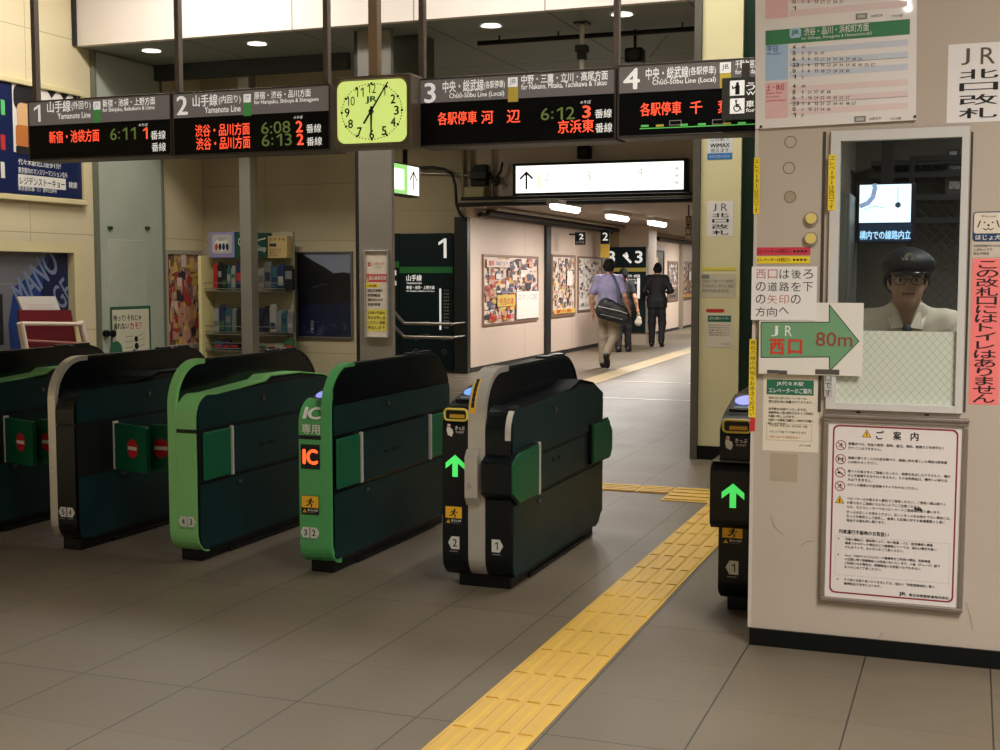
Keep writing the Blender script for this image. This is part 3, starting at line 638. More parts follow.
T(h, '4', 623.5, 68.5, 640, 89.5, WSIGN, D1, .02, 4); T(h, '中央・総武線', 646, 67, 688.5, 79, WSIGN, D1, .015); T(h, '(各駅停車)', 689, 66.3, 716, 76, WSIGN, D1, .01); T(h, 'Chūō-Sōbu Line (Local)', 652.5, 78, 716, 85, WSIGN, D1, .01)
Rf(h, 720, 62.5, 731, 73, WSIGN, D1); T(h, 'JB', 722, 64.5, 729, 70.8, INK, D1 + .001); Rf(h, 720, 73.3, 731, 88, JBY, D1)
T(h, '千駄ケ谷方面', 735.5, 59.5, 764, 68, WSIGN, D1, .015); T(h, 'for Sendagaya', 735.5, 69, 764, 75, WSIGN, D1, .01)
h.build('header_panel', g)
T(l, '各駅停車', 640.5, 102, 681.5, 115.5, LEDR, D2, .012); T(l, '千', 690, 101, 702.5, 114, LEDR, D2, .012); T(l, '葉', 718, 100, 731, 113.3, LEDR, D2, .012)
GL = M('route_line_green', (92, 190, 90), .5, emit=.5)
q = sp.rect(640, 125.4, 764, 126.4); l.fr(sp, q[0], q[1] - .002, q[2], q[3] - .002, D2, GL)
for k, xx in enumerate((645, 660, 684, 702, 727, 742)):
    u, v = sp.px(xx, 126.2 - (xx - 640) * .03); l.fr(sp, u - .022, v - .006, u + .022, v + .006, D2 + .0005, JBY if k % 3 == 1 else GL)
for xx in (675.5, 718.5):
    u, v = sp.px(xx, 123.5 - (xx - 640) * .02); l.ring(sp, u - .034, v - .014, u + .034, v + .014, .004, D2, D2 + .001, LGREY)
l.build('display', g)
# small pictogram panel hung in front of board 4
kp = facing(6.93); u0, v0, u1, v1 = kp.rect(721.8, 77, 768, 119)
g = thing('pictogram_panel', ((u0 + u1) / 2, 6.95, v0), 'dark grey panel with two white pictograms hung in front of board 4', 'sign')
b = MB().obox(kp, u0, v0, u1, v1, -.03, 0, M('panel_grey', (70, 70, 68), .4)); MB().box(u0 + .1, u0 + .14, 6.96, 6.99, v1 - .1, v1 + .08, FRM).build('bracket', g)
T(b, 'うら', 746, 82, 770, 90, WSIGN, .001, .01, pl=kp); T(b, 'When', 746, 91, 768, 95, WSIGN, .001, .01, pl=kp); T(b, '車いす', 746, 100, 772, 107, WSIGN, .001, .01, pl=kp); T(b, 'for', 746, 108, 755, 112, WSIGN, .001, .01, pl=kp)
b.build('panel', g)
for y0, y1, k in ((80.5, 95.5, 0), (98.5, 113.5, 1)):
    q = kp.rect(730, y0, 744.5, y1); b = MB().obox(kp, *q, 0, .0015, WSIGN); cu, cv, s_ = (q[0] + q[2]) / 2, (q[1] + q[3]) / 2, (q[3] - q[1])
    if k == 0:
        b.disc(kp, cu + .02 * s_, cv + .28 * s_, .11 * s_, .002, INK, 14); b.line(kp, [(cu + .02 * s_, cv + .1 * s_), (cu + .02 * s_, cv - .35 * s_)], .3 * s_, .002, INK); b.line(kp, [(cu, cv + .08 * s_), (cu - .3 * s_, cv - .02 * s_), (cu - .3 * s_, cv + .15 * s_)], .09 * s_, .002, INK)
    else:
        b.annulus(kp, cu - .02 * s_, cv - .15 * s_, .17 * s_, .24 * s_, .002, INK, 22); b.disc(kp, cu - .08 * s_, cv + .33 * s_, .08 * s_, .002, INK, 12); b.line(kp, [(cu - .08 * s_, cv + .24 * s_), (cu - .05 * s_, cv - .04 * s_), (cu + .18 * s_, cv - .05 * s_), (cu + .27 * s_, cv - .28 * s_)], .08 * s_, .0022, INK); b.line(kp, [(cu - .07 * s_, cv + .12 * s_), (cu + .13 * s_, cv + .1 * s_)], .06 * s_, .0022, INK)
    b.build('pictogram', g)
# ---- clock
kp = facing(6.86); u0, v0, u1, v1 = kp.rect(333.2, 75.2, 411.2, 147.6); cz = (u0 + u1) / 2, (v0 + v1) / 2; W_, H_ = u1 - u0, v1 - v0
g = thing('station_clock', (cz[0], 6.95, v0), 'square station clock with glowing yellow-green dial hung between the departure boards', 'clock')
CBR = M('clock_case_brown', (126, 118, 104), .4, .3, var=.04)
MB().obox(kp, u0, v0, u1, v1, -.17, 0, CBR).build('case', g, .008)
bz = MB(); m_ = W_ * .055; o_ = rrect(u0 + m_ * .6, v0 + m_ * .6, u1 - m_ * .6, v1 - m_ * .6, W_ * .11, 6); i_ = rrect(u0 + m_, v0 + m_, u1 - m_, v1 - m_, W_ * .10, 6); n = len(o_)
bz.add([kp.P(a, b_, .004) for a, b_ in o_] + [kp.P(a, b_, .0015) for a, b_ in i_], [(i, (i + 1) % n, n + (i + 1) % n, n + i) for i in range(n)], M('clock_bezel', (150, 140, 110), .3, .5)); bz.build('bezel', g)
DIAL = M('clock_dial', (206, 226, 124), .4, emit=.72); fa = MB().plate(kp, i_, 0, .0012, DIAL); rr, ry = W_ * .385, H_ * .385
DK = M('dial_ink', (34, 42, 26), .5)
for k in range(60):
    a = math.radians(6 * k); fa.disc(kp, cz[0] + rr * 1.0 * math.sin(a), cz[1] + ry * 1.0 * math.cos(a), .0042 if k % 5 else .0085, .0018, DK, 10)
for k in range(1, 13):
    a = math.radians(30 * k); cx, cy = cz[0] + rr * .82 * math.sin(a), cz[1] + ry * .82 * math.cos(a); s_ = H_ * .064; w_ = s_ * (.62 if k < 10 else 1.05)
    fa.text(kp, str(k), cx - w_ * (.55 if k == 1 else 1), cy - s_, cx + w_ * (.55 if k == 1 else 1), cy + s_, .0019, DK, .035, 3)
fa.text(kp, 'JR', cz[0] - .04, cz[1] + .046, cz[0] + .035, cz[1] + .090, .0019, M('jr_green', (66, 150, 90), .5), .05, 4)
fa.build('dial', g)
def hand(nm, ang, L, w, d, tail=.05):
    a = math.radians(ang); dx, dy = math.sin(a), math.cos(a); ex, ey = dy, -dx; c = cz
    pts = [(c[0] - dx * tail - ex * w, c[1] - dy * tail - ey * w), (c[0] - dx * tail + ex * w, c[1] - dy * tail + ey * w), (c[0] + dx * L + ex * w * .55, c[1] + dy * L + ey * w * .55), (c[0] + dx * L - ex * w * .55, c[1] + dy * L - ey * w * .55)]
    MB().plate(kp, pts[::-1], d, d + .003, DK).build(nm, g)
hand('hour_hand', 181, .135, .0075, .006, .03); hand('minute_hand', 34, .20, .0062, .011, .085)
MB().disc(kp, cz[0], cz[1], .014, .016, DK, 16, d0=.002).build('hub', g)
u = facing(6.95).px(376.3, 30)[0]; MB().box(u - .028, u + .028, 6.90, 6.96, v1 - .005, 4.6, M('clock_pole', (176, 156, 132), .45, .2)).build('hanging_pole', g)
# ================================================================ SOFFIT FIXTURES
LAMPW = M('downlight_glow', (255, 250, 240), .5, emit=2.6)
names = ('over the first departure board', 'over the second departure board', 'just above and left of the clock', 'above departure board 3 by the pipe rail', 'above departure board 4')
names = ('recessed round downlight above board 1, nearest the cream wall', 'recessed round downlight above board 2', 'recessed round downlight partly behind the clock pole', 'recessed round downlight above board 3', 'recessed round downlight above board 4')
DL = []
for (x, y), nm in zip(((151.5, 50.5), (257, 43.5), (366, 35), (491, 25.3), (622, 14)), names):
    p = at(x, y, Z=ZSOF); DL.append(p)
    g = thing('downlight', (p.x, p.y, ZSOF - .03), nm, 'downlight', 'downlights in the soffit')
    pl = Plane((0, 0, ZSOF), (1, 0, 0), (0, -1, 0), n=(0, 0, -1))
    MB().annulus(pl, p.x, -p.y, .088, .108, .008, ALU).build('trim_ring', g); MB().disc(pl, p.x, -p.y, .09, .006, LAMPW, 24, d0=.001).build('lens', g)
# black service rail and conduits under the soffit
def rod(mb, a, b_, r, m, n=8): return mb.tube([a, b_], r, m, n)
pr = facing(10.9)
a, c = pr.px(478, 43.5), pr.px(704, 27); b = MB(); rod(b, pr.P(*a), pr.P(a[0] + (c[0] - a[0]), a[1]), .022, BLACK)
for k in range(4):
    u = a[0] + (c[0] - a[0]) * (.1 + .27 * k); rod(b, pr.P(u, a[1]), pr.P(u, ZSOF), .008, DARKM)
tag(b.build('cable_rail'), 'thin black rail running under the soffit behind boards 3 and 4', 'rail')
pr = facing(10.6); u, v = pr.px(582, 40); g = thing('support_pole', (u, 10.6, 2.6), 'white vertical pole with dark collar coming down from the soffit behind board 3', 'pole')
rod(MB(), pr.P(u, 2.6), pr.P(u, ZSOF), .022, M('white_pipe', (206, 204, 190), .4)).build('pole', g); MB().box(u - .05, u + .05, 10.55, 10.65, 3.36, 3.42, DARKM).box(u - .035, u + .035, 10.56, 10.64, 3.3, 3.36, DARKM).build('collar', g, .006); MB().box(u - .06, u + .06, 10.54, 10.66, ZSOF - .02, ZSOF, DARKM).build('ceiling_flange', g)
pr = facing(11.0); u0, v0, u1, v1 = pr.rect(624, 47, 642, 62); g = thing('loudspeaker', ((u0 + u1) / 2, 11.05, v0), 'small black loudspeaker hung under the soffit behind board 4', 'speaker')
MB().obox(pr, u0, v0, u1, v1, -.14, 0, BLACK).build('cabinet', g, .02); MB().disc(pr, (u0 + u1) / 2, (v0 + v1) / 2, .05, .006, DARKM, 20, d0=0).build('grille_disc', g); rod(MB(), pr.P((u0 + u1) / 2, v1, -.07), pr.P((u0 + u1) / 2, ZSOF, -.07), .014, BLACK).build('hanger', g)
pr = facing(11.4); u, v = pr.px(643, 66); u2, v2 = pr.px(684, 20)
g = thing('spotlight', (u2, 11.4, v2), 'small black spotlight with bracket on the soffit rail near the pillar', 'spotlight')
MB().tube([pr.P(u2 - .07, v2 - .03, .02), pr.P(u2 + .05, v2 + .03, .0)], [.035, .05], BLACK, 12).build('lamp_body', g); rod(MB(), pr.P(u2, v2), pr.P(u2 + .03, ZSOF), .01, BLACK).build('bracket', g)
b = MB(); rod(b, pr.P(u, v), pr.P(u2 - .02, v2 + .02), .006, LGREY); tag(b.build('stay_wire'), 'thin slanting pale stay running up to the soffit spotlight', 'stay')
pr = facing(11.4); u, v = pr.px(507, 32); g = thing('spotlight', (u, 11.4, v), 'small black spotlight on the soffit rail above board 3', 'spotlight')
MB().tube([pr.P(u - .1, v - .0, .02), pr.P(u + .06, v + .02, .0)], [.04, .05], BLACK, 12).build('lamp_body', g); rod(MB(), pr.P(u + .03, v), pr.P(u + .05, ZSOF), .01, BLACK).build('bracket', g)
# ================================================================ HEAD OF THE CORRIDOR
lp = facing(YLIN - .16); u0, v0, u1, v1 = lp.rect(512.5, 160.8, 687.5, 194.2)
g = thing('lightbox_sign', ((u0 + u1) / 2, YLIN - .1, v0), 'long white glowing lightbox sign with an upward arrow over the corridor mouth', 'sign')
MB().obox(lp, u0, v0, u1, v1, -.16, 0, M('lightbox_frame', (34, 36, 34), .4, .3)).build('frame', g, .01)
LBX = M('lightbox_face', (255, 252, 246), .5, emit=1.35); fc = MB(); q = lp.rect(516, 163.6, 683.5, 191.2); fc.obox(lp, *q, 0, .004, LBX)
FAINT = M('washed_out_print', (212, 212, 200), .5, emit=.85); u, v = lp.px(526.5, 180.6); hh = .115
fc.line(lp, [(u, v - hh), (u, v + hh)], .03, .005, INK); fc.line(lp, [(u - .09, v + .03), (u, v + hh), (u + .09, v + .03)], .03, .0055, INK)
T(fc, '2', 544, 172, 550, 181, FAINT, .005, .02, pl=lp); T(fc, '3', 586, 171, 591.5, 181, FAINT, .005, .02, pl=lp); T(fc, '4', 637, 167, 643, 177, FAINT, .005, .02, pl=lp); Rf(fc, 536.5, 174, 541, 189, M('faint_yellow', (250, 240, 190), .5, emit=1.1), .005, lp); T(fc, '山手線', 556, 168, 568, 171, FAINT, .005, .0, 1, lp)
for y in (167, 174, 181): Rf(fc, 675, y, 679, y + 3, FAINT, .005, lp)
fc.build('face', g)
cpn = facing(YLIN - .12); u0, v0, u1, v1 = cpn.rect(576.5, 145.5, 590, 158.5); g = thing('surveillance_camera', ((u0 + u1) / 2, YLIN - .06, v0), 'small black camera box on the lintel wall above the glowing lightbox', 'camera')
MB().obox(cpn, u0, v0, u1, v1, -.12, 0, BLACK).build('housing', g, .02); MB().disc(cpn, (u0 + u1) / 2, (v0 + v1) / 2, .05, .02, M('lens_glass', (20, 22, 26), .05, coat=1), 20, d0=0).build('lens', g)
# platform direction boards
def dirboard(name, Y, u0, v0, u1, v1, label, num, band, texts, numbox):
    pl = facing(Y); g = thing(name, ((u0 + u1) / 2, Y + .02, v0), label, 'direction board', 'platform direction boards')
    b = MB().obox(pl, u0, v0, u1, v1, -.03, 0, DGREEN); b.text(pl, num, *numbox, .001, WSIGN, .03, 4)
    H_ = v1 - v0; bt = v1 - H_ * .242; b.fr(pl, u0, bt - H_ * .045, u1, bt, .001, band)
    for t, x0_, y0_, x1_, y1_ in texts: b.text(pl, t, u0 + (u1 - u0) * x0_, v1 - H_ * y1_, u0 + (u1 - u0) * x1_, v1 - H_ * y0_, .001, WSIGN, .02, 2)
    return g, b, pl
YD = YLIN - .06; dp = facing(YD); u0, v0, u1, v1 = dp.rect(399.8, 233.4, 452.8, 380); v0 = .03
nb = dp.rect(438, 238.5, 446, 258)
g, b, pl = dirboard('direction_board', YD, u0, v0, u1, v1, 'dark green direction board with white numeral 1 and green band by the corridor mouth', '1', M('band_green', (38, 128, 62), .5), [('山手線', .13, .26 + .04, .42, .345), ('Yamanote Line', .13, .352, .42, .367), ('新宿・池袋・上野方面', .13, .38, .66, .405), ('for Shinjuku, Ikebukuro & Ueno', .13, .413, .66, .427)], nb)
b.fr(pl, u0 + (u1 - u0) * .75, v1 - (v1 - v0) * .70, u0 + (u1 - u0) * .785, v1 - (v1 - v0) * .40, .001, WSIGN)
for k in range(12):
    z = v1 - (v1 - v0) * (.405 + .0245 * k); b.text(pl, ('代々木', '新宿', '新大久保', '高田馬場', '目白', '池袋', '大塚', '巣鴨', '駒込', '田端', '西日暮里', '日暮里')[k], u0 + (u1 - u0) * .83, z - .03, u0 + (u1 - u0) * .93, z - .005, .001, LGREY, 0, 1)
for yy in (.76, .86):
    for xx in (.3, .84): b.annulus(pl, u0 + (u1 - u0) * xx, v1 - (v1 - v0) * yy, .03, .036, .001, GREY, 16)
b.build('panel', g)
q = dp.rect(383, 233.4, 399.2, 380)
g = thing('direction_board', ((q[0] + q[2]) / 2, YD + .02, .03), 'narrow dark green board half hidden behind the stainless column', 'direction board', 'platform direction boards')
b = MB().obox(dp, q[0], .03, q[2], q[3], -.03, 0, DGREEN); Rf(b, 383, 261.5, 399.2, 267.5, M('band_green'), .001, dp); T(b, '線', 393.5, 270, 396.5, 275.5, WSIGN, .001, .02, pl=dp); T(b, '面', 393.5, 281, 396.5, 285.5, WSIGN, .001, .02, pl=dp); b.build('panel', g)
# stainless handrails in front of board 1
hp = facing(YLIN - .75)
for k, (ya, yl, yh, nm) in enumerate(((323.3, 309, 323, 'upper'), (336.8, 323, 336.8, 'lower'))):
    u0, v = hp.px(404, ya); u1, _ = hp.px(452, ya); ul, vl = hp.px(391.5, yl)
    b = MB(); rod(b, hp.P(u0, v), hp.P(u1, v), .024, STEEL, 10); b.tube([hp.P(u0, v), hp.P(ul, vl)], .024, STEEL, 10)
    for uu in (u0 + .1, u1 - .05): rod(b, hp.P(uu, v), hp.P(uu, v, -.75 + .08), .012, STEEL)
    g = b.build('handrail'); tag(g, 'stainless handrail in front of the numeral 1 board, %s of the pair' % nm, 'handrail', 'handrails by the stairs')
# green and white lit arrow sign seen edge-on
ax = at(392, 180, Y=12.9).x; apl = leftw(at(418.5, 180, Y=13.3).x)
ua, va = apl.px(419, 167.3)[0], 0; q = (apl.px(391, 178)[0], apl.px(405, 194)[1], apl.px(419, 181)[0], apl.px(405, 165)[1])
g = thing('lightbox_sign', (apl.O.x - .06, (q[0] + q[2]) / 2, q[1]), 'small green and white glowing sign with arrow beside the stainless column', 'sign')
MB().obox(apl, q[0] - .02, q[1] - .02, q[2] + .02, q[3] + .02, -.14, -.004, M('lightbox_frame')).build('frame', g, .01)
b = MB().obox(apl, *q, -.004, 0, M('lit_sign_white', (250, 252, 236), .5, emit=1.15)); um_ = apl.px(407.5, 180)[0]; ug = apl.px(404, 180)[0]
GLOW = M('lit_sign_green', (150, 214, 120), .5, emit=1.0); b.fr(apl, ug, q[1], um_, q[3], .001, GLOW); b.fr(apl, q[0], q[1], ug, q[1] + .04, .001, GLOW); b.fr(apl, q[0], q[3] - .05, ug, q[3], .001, GLOW)
ca = apl.px(413.5, 181); b.line(apl, [(ca[0], ca[1] - .1), (ca[0], ca[1] + .1)], .02, .001, INK); b.line(apl, [(ca[0] - .09, ca[1] + .01), (ca[0], ca[1] + .1), (ca[0] + .09, ca[1] + .01)], .02, .0012, INK)
b.build('face', g); yy = (q[0] + q[2]) / 2 + .15; rod(MB(), (apl.O.x - .07, yy, q[3]), (apl.O.x - .07, yy, ZSOF), .03, DARKM).build('hanging_pole', g)
# conduits, switch gear and junction box left of the lightbox
wp_ = facing(YLIN)
def W(x, y, d=.05): return wp_.P(*wp_.px(x, y), d)
PIPE = M('painted_conduit', (150, 140, 122), .5, .2); CAB = M('black_cable', (20, 20, 20), .5)
u0, v0, u1, v1 = wp_.rect(468, 187.5, 488, 208.5); g = thing('junction_box', ((u0 + u1) / 2, YLIN - .06, v0), 'cream square junction box among the conduits beside the corridor mouth', 'junction box')
MB().obox(wp_, u0, v0, u1, v1, .04, .16, M('junction_box_cream', (186, 176, 130), .5)).build('box', g, .012); MB().ring(wp_, u0 + .02, v0 + .02, u1 - .02, v1 - .02, .008, .16, .164, M('junction_lid', (172, 162, 118), .5)).build('lid', g)
b = MB(); q = wp_.rect(477, 165, 489, 186); b.obox(wp_, *q, 0, .12, BLACK); q = wp_.rect(474, 172, 491, 180); b.obox(wp_, *q, .02, .2, DARKM)
tag(b.build('switch_gear', bevel=.01), 'black electrical switch box on the wall above the cream junction box', 'switch box')
for pts, r, m, lb in ((((420, 173.2), (470, 175.5)), .022, STEEL, 'horizontal steel conduit from the lit arrow sign to the black switch box'),
                      (((464, 145), (464.5, 200), (465, 224)), .03, PIPE, 'beige vertical conduit running down left of the cream junction box'), (((471.5, 145), (471.8, 186)), .03, PIPE, 'beige vertical conduit dropping onto the cream junction box'),
                      (((494, 150), (493.5, 204)), .022, PIPE, 'slim vertical conduit right of the cream junction box')):
    b = MB(); b.tube([W(*p) for p in pts], r, m, 8); tag(b.build('conduit'), lb, 'conduit')
b = MB(); b.tube([W(x, y, .12) for x, y in ((419, 168.5), (437, 168), (448, 170), (455.5, 175.5), (458.5, 186), (459.5, 205), (463, 214), (468.5, 221))], .022, CAB, 8)
tag(b.build('cable'), 'thick black cable looping from the lit arrow sign down to the corridor corner', 'cable')
b = MB(); b.tube([W(x, y, .1) for x, y in ((505, 163), (503, 172), (499, 178), (501, 184), (497, 186))], .02, CAB, 8); q = wp_.rect(494, 177, 500, 183); b.obox(wp_, *q, .02, .12, BLACK); tag(b.build('cable'), 'short coiled black cable at the end of the long lightbox', 'cable')
# pipes across the lintel and along the corridor wall
for k, (ya, r, m, lb) in enumerate(((198, .03, DARKM, 'dark pipe running across just under the long lightbox'), (201.5, .025, PIPE, 'beige pipe running across under the corridor lintel'), (204.5, .03, DARKM, 'lowest dark pipe running across under the corridor lintel'))):
    v = wp_.px(590, ya)[1]; b = MB(); b.tube([(-7.0, YLIN - .36 - .09 * k, v), (-3.4, YLIN - .36 - .09 * k, v)], r, m, 8); tag(b.build('pipe'), lb, 'pipe')
for k, (dz, dx, r, m, lb) in enumerate(((2.37, .10, .035, DARKM, 'dark pipe along the top of the corridor wall, lowest of four'), (2.44, .12, .03, PIPE, 'beige pipe along the top of the corridor wall, next above the lowest'), (2.40, .24, .04, CAB, 'black cable duct along the top of the corridor wall'), (2.46, .36, .03, PIPE, 'beige pipe under the corridor ceiling, farthest out from the wall'))):
    b = MB(); b.tube([(CWX(17.9) + dx, 17.9, dz), (CWX(25.9) + dx, 25.95, dz)], r, m, 8); tag(b.build('pipe'), lb, 'pipe')
b = MB(); b.tube([(FX(30.7) + .1, 30.7, 2.36), (FX(44) + .1, 44, 2.36)], .05, DARKM, 8); tag(b.build('pipe'), 'dark pipe along the far corridor wall beyond the numeral 3 board', 'pipe')
# ceiling tubes of the corridor
TUBE = M('fluorescent_tube', (255, 252, 244), .5, emit=4.5); CL = []
for (xa, ya, xb, yb), nm in zip(((553, 205.8, 578, 211.8), (605.5, 215.5, 629.5, 221), (650, 222.3, 664.5, 226)), ('nearest of three fluorescent ceiling lights in the corridor', 'middle of three fluorescent ceiling lights in the corridor', 'farthest of three fluorescent ceiling lights in the corridor')):
    a = at((xa + xb) / 2, (ya + yb) / 2, Z=2.40); a0 = at(xa, (ya + yb) / 2 - .5, Z=2.40); L_ = 1.2; CL.append(a)
    g = thing('ceiling_light', (a.x, a.y, 2.38), nm, 'ceiling light', 'fluorescent corridor lights')
    MB().box(a.x - .09, a.x + .09, a.y - L_ / 2, a.y + L_ / 2, 2.44, 2.5, M('lamp_body_white', (200, 196, 186), .5)).build('fixture', g, .01)
    MB().tube([(a.x, a.y - L_ / 2 + .03, 2.41), (a.x, a.y + L_ / 2 - .03, 2.41)], .05, TUBE, 12).build('tube', g)
# ---- posters of the corridor
PAL = [M('poster_%d' % i, c, .5) for i, c in enumerate(((208, 160, 140), (190, 90, 70), (225, 205, 190), (90, 90, 110), (60, 60, 70), (222, 188, 92), (200, 150, 120), (160, 120, 110), (235, 228, 220), (120, 130, 160), (178, 70, 66), (110, 100, 90)))]
def collage(mb, pl, u0, v0, u1, v1, n, d, rnd, pal=PAL, smin=.02, smax=.11):
    n = int(n * 2.6)
    for i in range(n):
        w, h = (u1 - u0) * rnd.uniform(smin, smax), (v1 - v0) * rnd.uniform(smin, smax); a = rnd.uniform(u0, u1 - w); c = rnd.uniform(v0, v1 - h); m = rnd.choice(pal); dd = d + .00008 * i
        k = rnd.random()
        if k < .45: mb.fr(pl, a, c, a + w, c + h, dd, m)
        elif k < .7: mb.disc(pl, a + w / 2, c + h / 2, w / 2, dd, m, 14, h / 2)
        else: mb.flat(pl, [(a, c), (a + w, c + h * .2), (a + w * .8, c + h), (a + w * .2, c + h * .85)], dd, m)
def poster(pl, q, label, frame_m, t, back_m, draw, group=None, name='framed_poster', depth=.03):
    g = thing(name, pl.P((q[0] + q[2]) / 2, q[1], .01), label, 'poster', group)
    MB().ring(pl, *q, t, 0, depth, frame_m).build('frame', g, .003)
    b = MB().obox(pl, q[0] + t, q[1] + t, q[2] - t, q[3] - t, 0, .012, back_m); draw(b, pl, (q[0] + t, q[1] + t, q[2] - t, q[3] - t), .0125); b.build('sheet', g); return g
FRP = M('poster_frame_bronze', (150, 122, 108), .4, .4)
def dr1(b, pl, q, d):
    rnd = random.Random(3); u0, v0, u1, v1 = q; W_, H_ = u1 - u0, v1 - v0
    collage(b, pl, u0, v0, u1, v1, 150, d, rnd); d += .04
    b.fr(pl, u0 + .55 * W_, v0 + .02 * H_, u1 - .01 * W_, v0 + .46 * H_, d, PAL[8]); b.text(pl, 'ロマン 口紅', u0 + .58 * W_, v0 + .32 * H_, u0 + .96 * W_, v0 + .42 * H_, d + .001, LGREY, .02); b.fr(pl, u0 + .2 * W_, v0 + .24 * H_, u0 + .52 * W_, v0 + .42 * H_, d, PAL[5]); b.text(pl, '今月の本', u0 + .23 * W_, v0 + .26 * H_, u0 + .5 * W_, v0 + .38 * H_, d + .001, M('poster_1'), .03)
    b.fr(pl, u0 + .02 * W_, v1 - .16 * H_, u0 + .42 * W_, v1 - .03 * H_, d, PAL[2]); b.text(pl, '電車', u0 + .05 * W_, v1 - .14 * H_, u0 + .14 * W_, v1 - .06 * H_, d + .001, RED, .03); b.text(pl, '文庫フェア', u0 + .17 * W_, v1 - .13 * H_, u0 + .38 * W_, v1 - .07 * H_, d + .001, PAL[9], .02); b.text(pl, '本の旅', u0 + .05 * W_, v0 + .04 * H_, u0 + .5 * W_, v0 + .12 * H_, d + .001, RED, .03)
def dr2(b, pl, q, d):
    rnd = random.Random(5); u0, v0, u1, v1 = q; W_, H_ = u1 - u0, v1 - v0; collage(b, pl, u0, v0 + .12 * H_, u1, v1, 90, d, rnd, [PAL[i] for i in (3, 4, 5, 6, 7, 8, 11, 0)]); b.fr(pl, u0 + .6 * W_, v0 + .5 * H_, u0 + .85 * W_, v0 + .76 * H_, d + .03, PAL[8]); b.fr(pl, u0 + .02 * W_, v0 + .02 * H_, u1 - .02 * W_, v0 + .1 * H_, d + .03, PAL[5]); b.text(pl, '夏の旅', u0 + .1 * W_, v0 + .03 * H_, u0 + .8 * W_, v0 + .09 * H_, d + .031, RED, .03)
def dr3(b, pl, q, d):
    rnd = random.Random(9); u0, v0, u1, v1 = q; W_, H_ = u1 - u0, v1 - v0; collage(b, pl, u0, v0 + .22 * H_, u1, v1, 60, d, rnd, [PAL[i] for i in (2, 3, 8, 9, 11, 0)]); b.text(pl, '美しい時間', u0 + .08 * W_, v0 + .07 * H_, u0 + .7 * W_, v0 + .14 * H_, d + .03, INK, .02)
def crect(xa, ya0, ya1, xb, yb0, yb1, pl):
    """frame on a receding wall from its near and far vertical edges"""
    ua, va1 = pl.px(xa, ya0); _, va0 = pl.px(xa, ya1); ub, vb1 = pl.px(xb, yb0); _, vb0 = pl.px(xb, yb1); return ua, (va0 + vb0) / 2, ub, (va1 + vb1) / 2
GP = 'framed posters on the corridor wall'
poster(cwp, crect(481.7, 254, 327, 537, 256.5, 319.5, cwp), 'wide framed poster of many small pictures, first on the corridor wall', FRP, .035, PAL[2], dr1, GP)
poster(cwp, crect(551, 253.5, 318.5, 574.3, 256, 314.5, cwp), 'narrow framed poster just past the dark strip on the corridor wall', FRP, .04, PAL[2], dr2, GP)
poster(cwp, crect(577.3, 256, 312.5, 601, 257.5, 309, cwp), 'pale framed poster with white lower band beside the walking man', FRP, .035, PAL[8], dr3, GP)
farp = Plane((FX(30.5), 30.5, 0), (-.03, 1, 0), n=(1, .03, 0))
def dr4(b, pl, q, d):
    u0, v0, u1, v1 = q; W_, H_ = u1 - u0, v1 - v0; b.flat(pl, [(u0 + .3 * W_, v0 + .2 * H_), (u0 + .75 * W_, v0 + .2 * H_), (u0 + .6 * W_, v1 - .1 * H_), (u0 + .5 * W_, v1 - .1 * H_)], d, M('poster_pale_yellow', (232, 222, 130), .5)); b.text(pl, '祭', u0 + .1 * W_, v0 + .03 * H_, u0 + .4 * W_, v0 + .15 * H_, d, WHITE)
poster(farp, crect(648.5, 249.5, 307, 663.5, 250.5, 305, farp), 'dark framed poster with pale yellow shape beyond the numeral 3 board', DARKM, .05, M('poster_olive', (88, 86, 70), .4), dr4, GP)
poster(farp, crect(667.5, 261, 302, 677.5, 261.3, 300.5, farp), 'grey framed poster right behind the man in black', FRP, .05, PAL[11], dr3, GP)
poster(farp, crect(682, 261.5, 300, 691.5, 261.5, 299, farp), 'grey framed poster beside the steel post, farthest along the corridor', FRP, .05, PAL[7], dr2, GP)
b = MB(); q = farp.rect(679, 240, 680.8, 300); b.obox(farp, q[0], .0, q[2], 2.4, 0, .08, PIPE); tag(b.build('wall_conduit'), 'vertical beige conduit between the two farthest corridor posters', 'conduit')
# sign 3 board
YT = 26.0; tp = facing(YT); u0, v0, u1, v1 = tp.rect(606.5, 247, 645.8, 332.5)
nb = tp.rect(635, 250.8, 642.5, 263.2)
g, b, pl = dirboard('direction_board', YT, u0, v0, u1, v1, 'dark green direction board with numeral 3 on the far corridor pillar', '3', M('band_yellow', (206, 190, 84), .5), [('中央・総武線', .55, .32, .85, .355), ('Chūō-Sōbu Line', .55, .37, .85, .388), ('中野・三鷹方面', .55, .40, .85, .43), ('新宿', .5, .45, .68, .47)], nb)
q = tp.rect(608, 251, 615, 263); b.text(pl, '3', *q, .001, WSIGN, .03, 4)
ca = tp.px(627, 258); b.line(pl, [(ca[0] - .07, ca[1] + .06), (ca[0] + .08, ca[1] - .09)], .05, .001, WSIGN); b.line(pl, [(ca[0] - .02, ca[1] + .1), (ca[0] + .01, ca[1] + .03)], .05, .001, WSIGN); b.fr(pl, u0 + (u1 - u0) * .78, v1 - (v1 - v0) * .6, u0 + (u1 - u0) * .85, v1 - (v1 - v0) * .36, .001, WSIGN); b.build('panel', g)
MB().obox(tp, u1 + .005, v0, u1 + .04, v1, -.03, .02, ALU).build('edge_post', g)
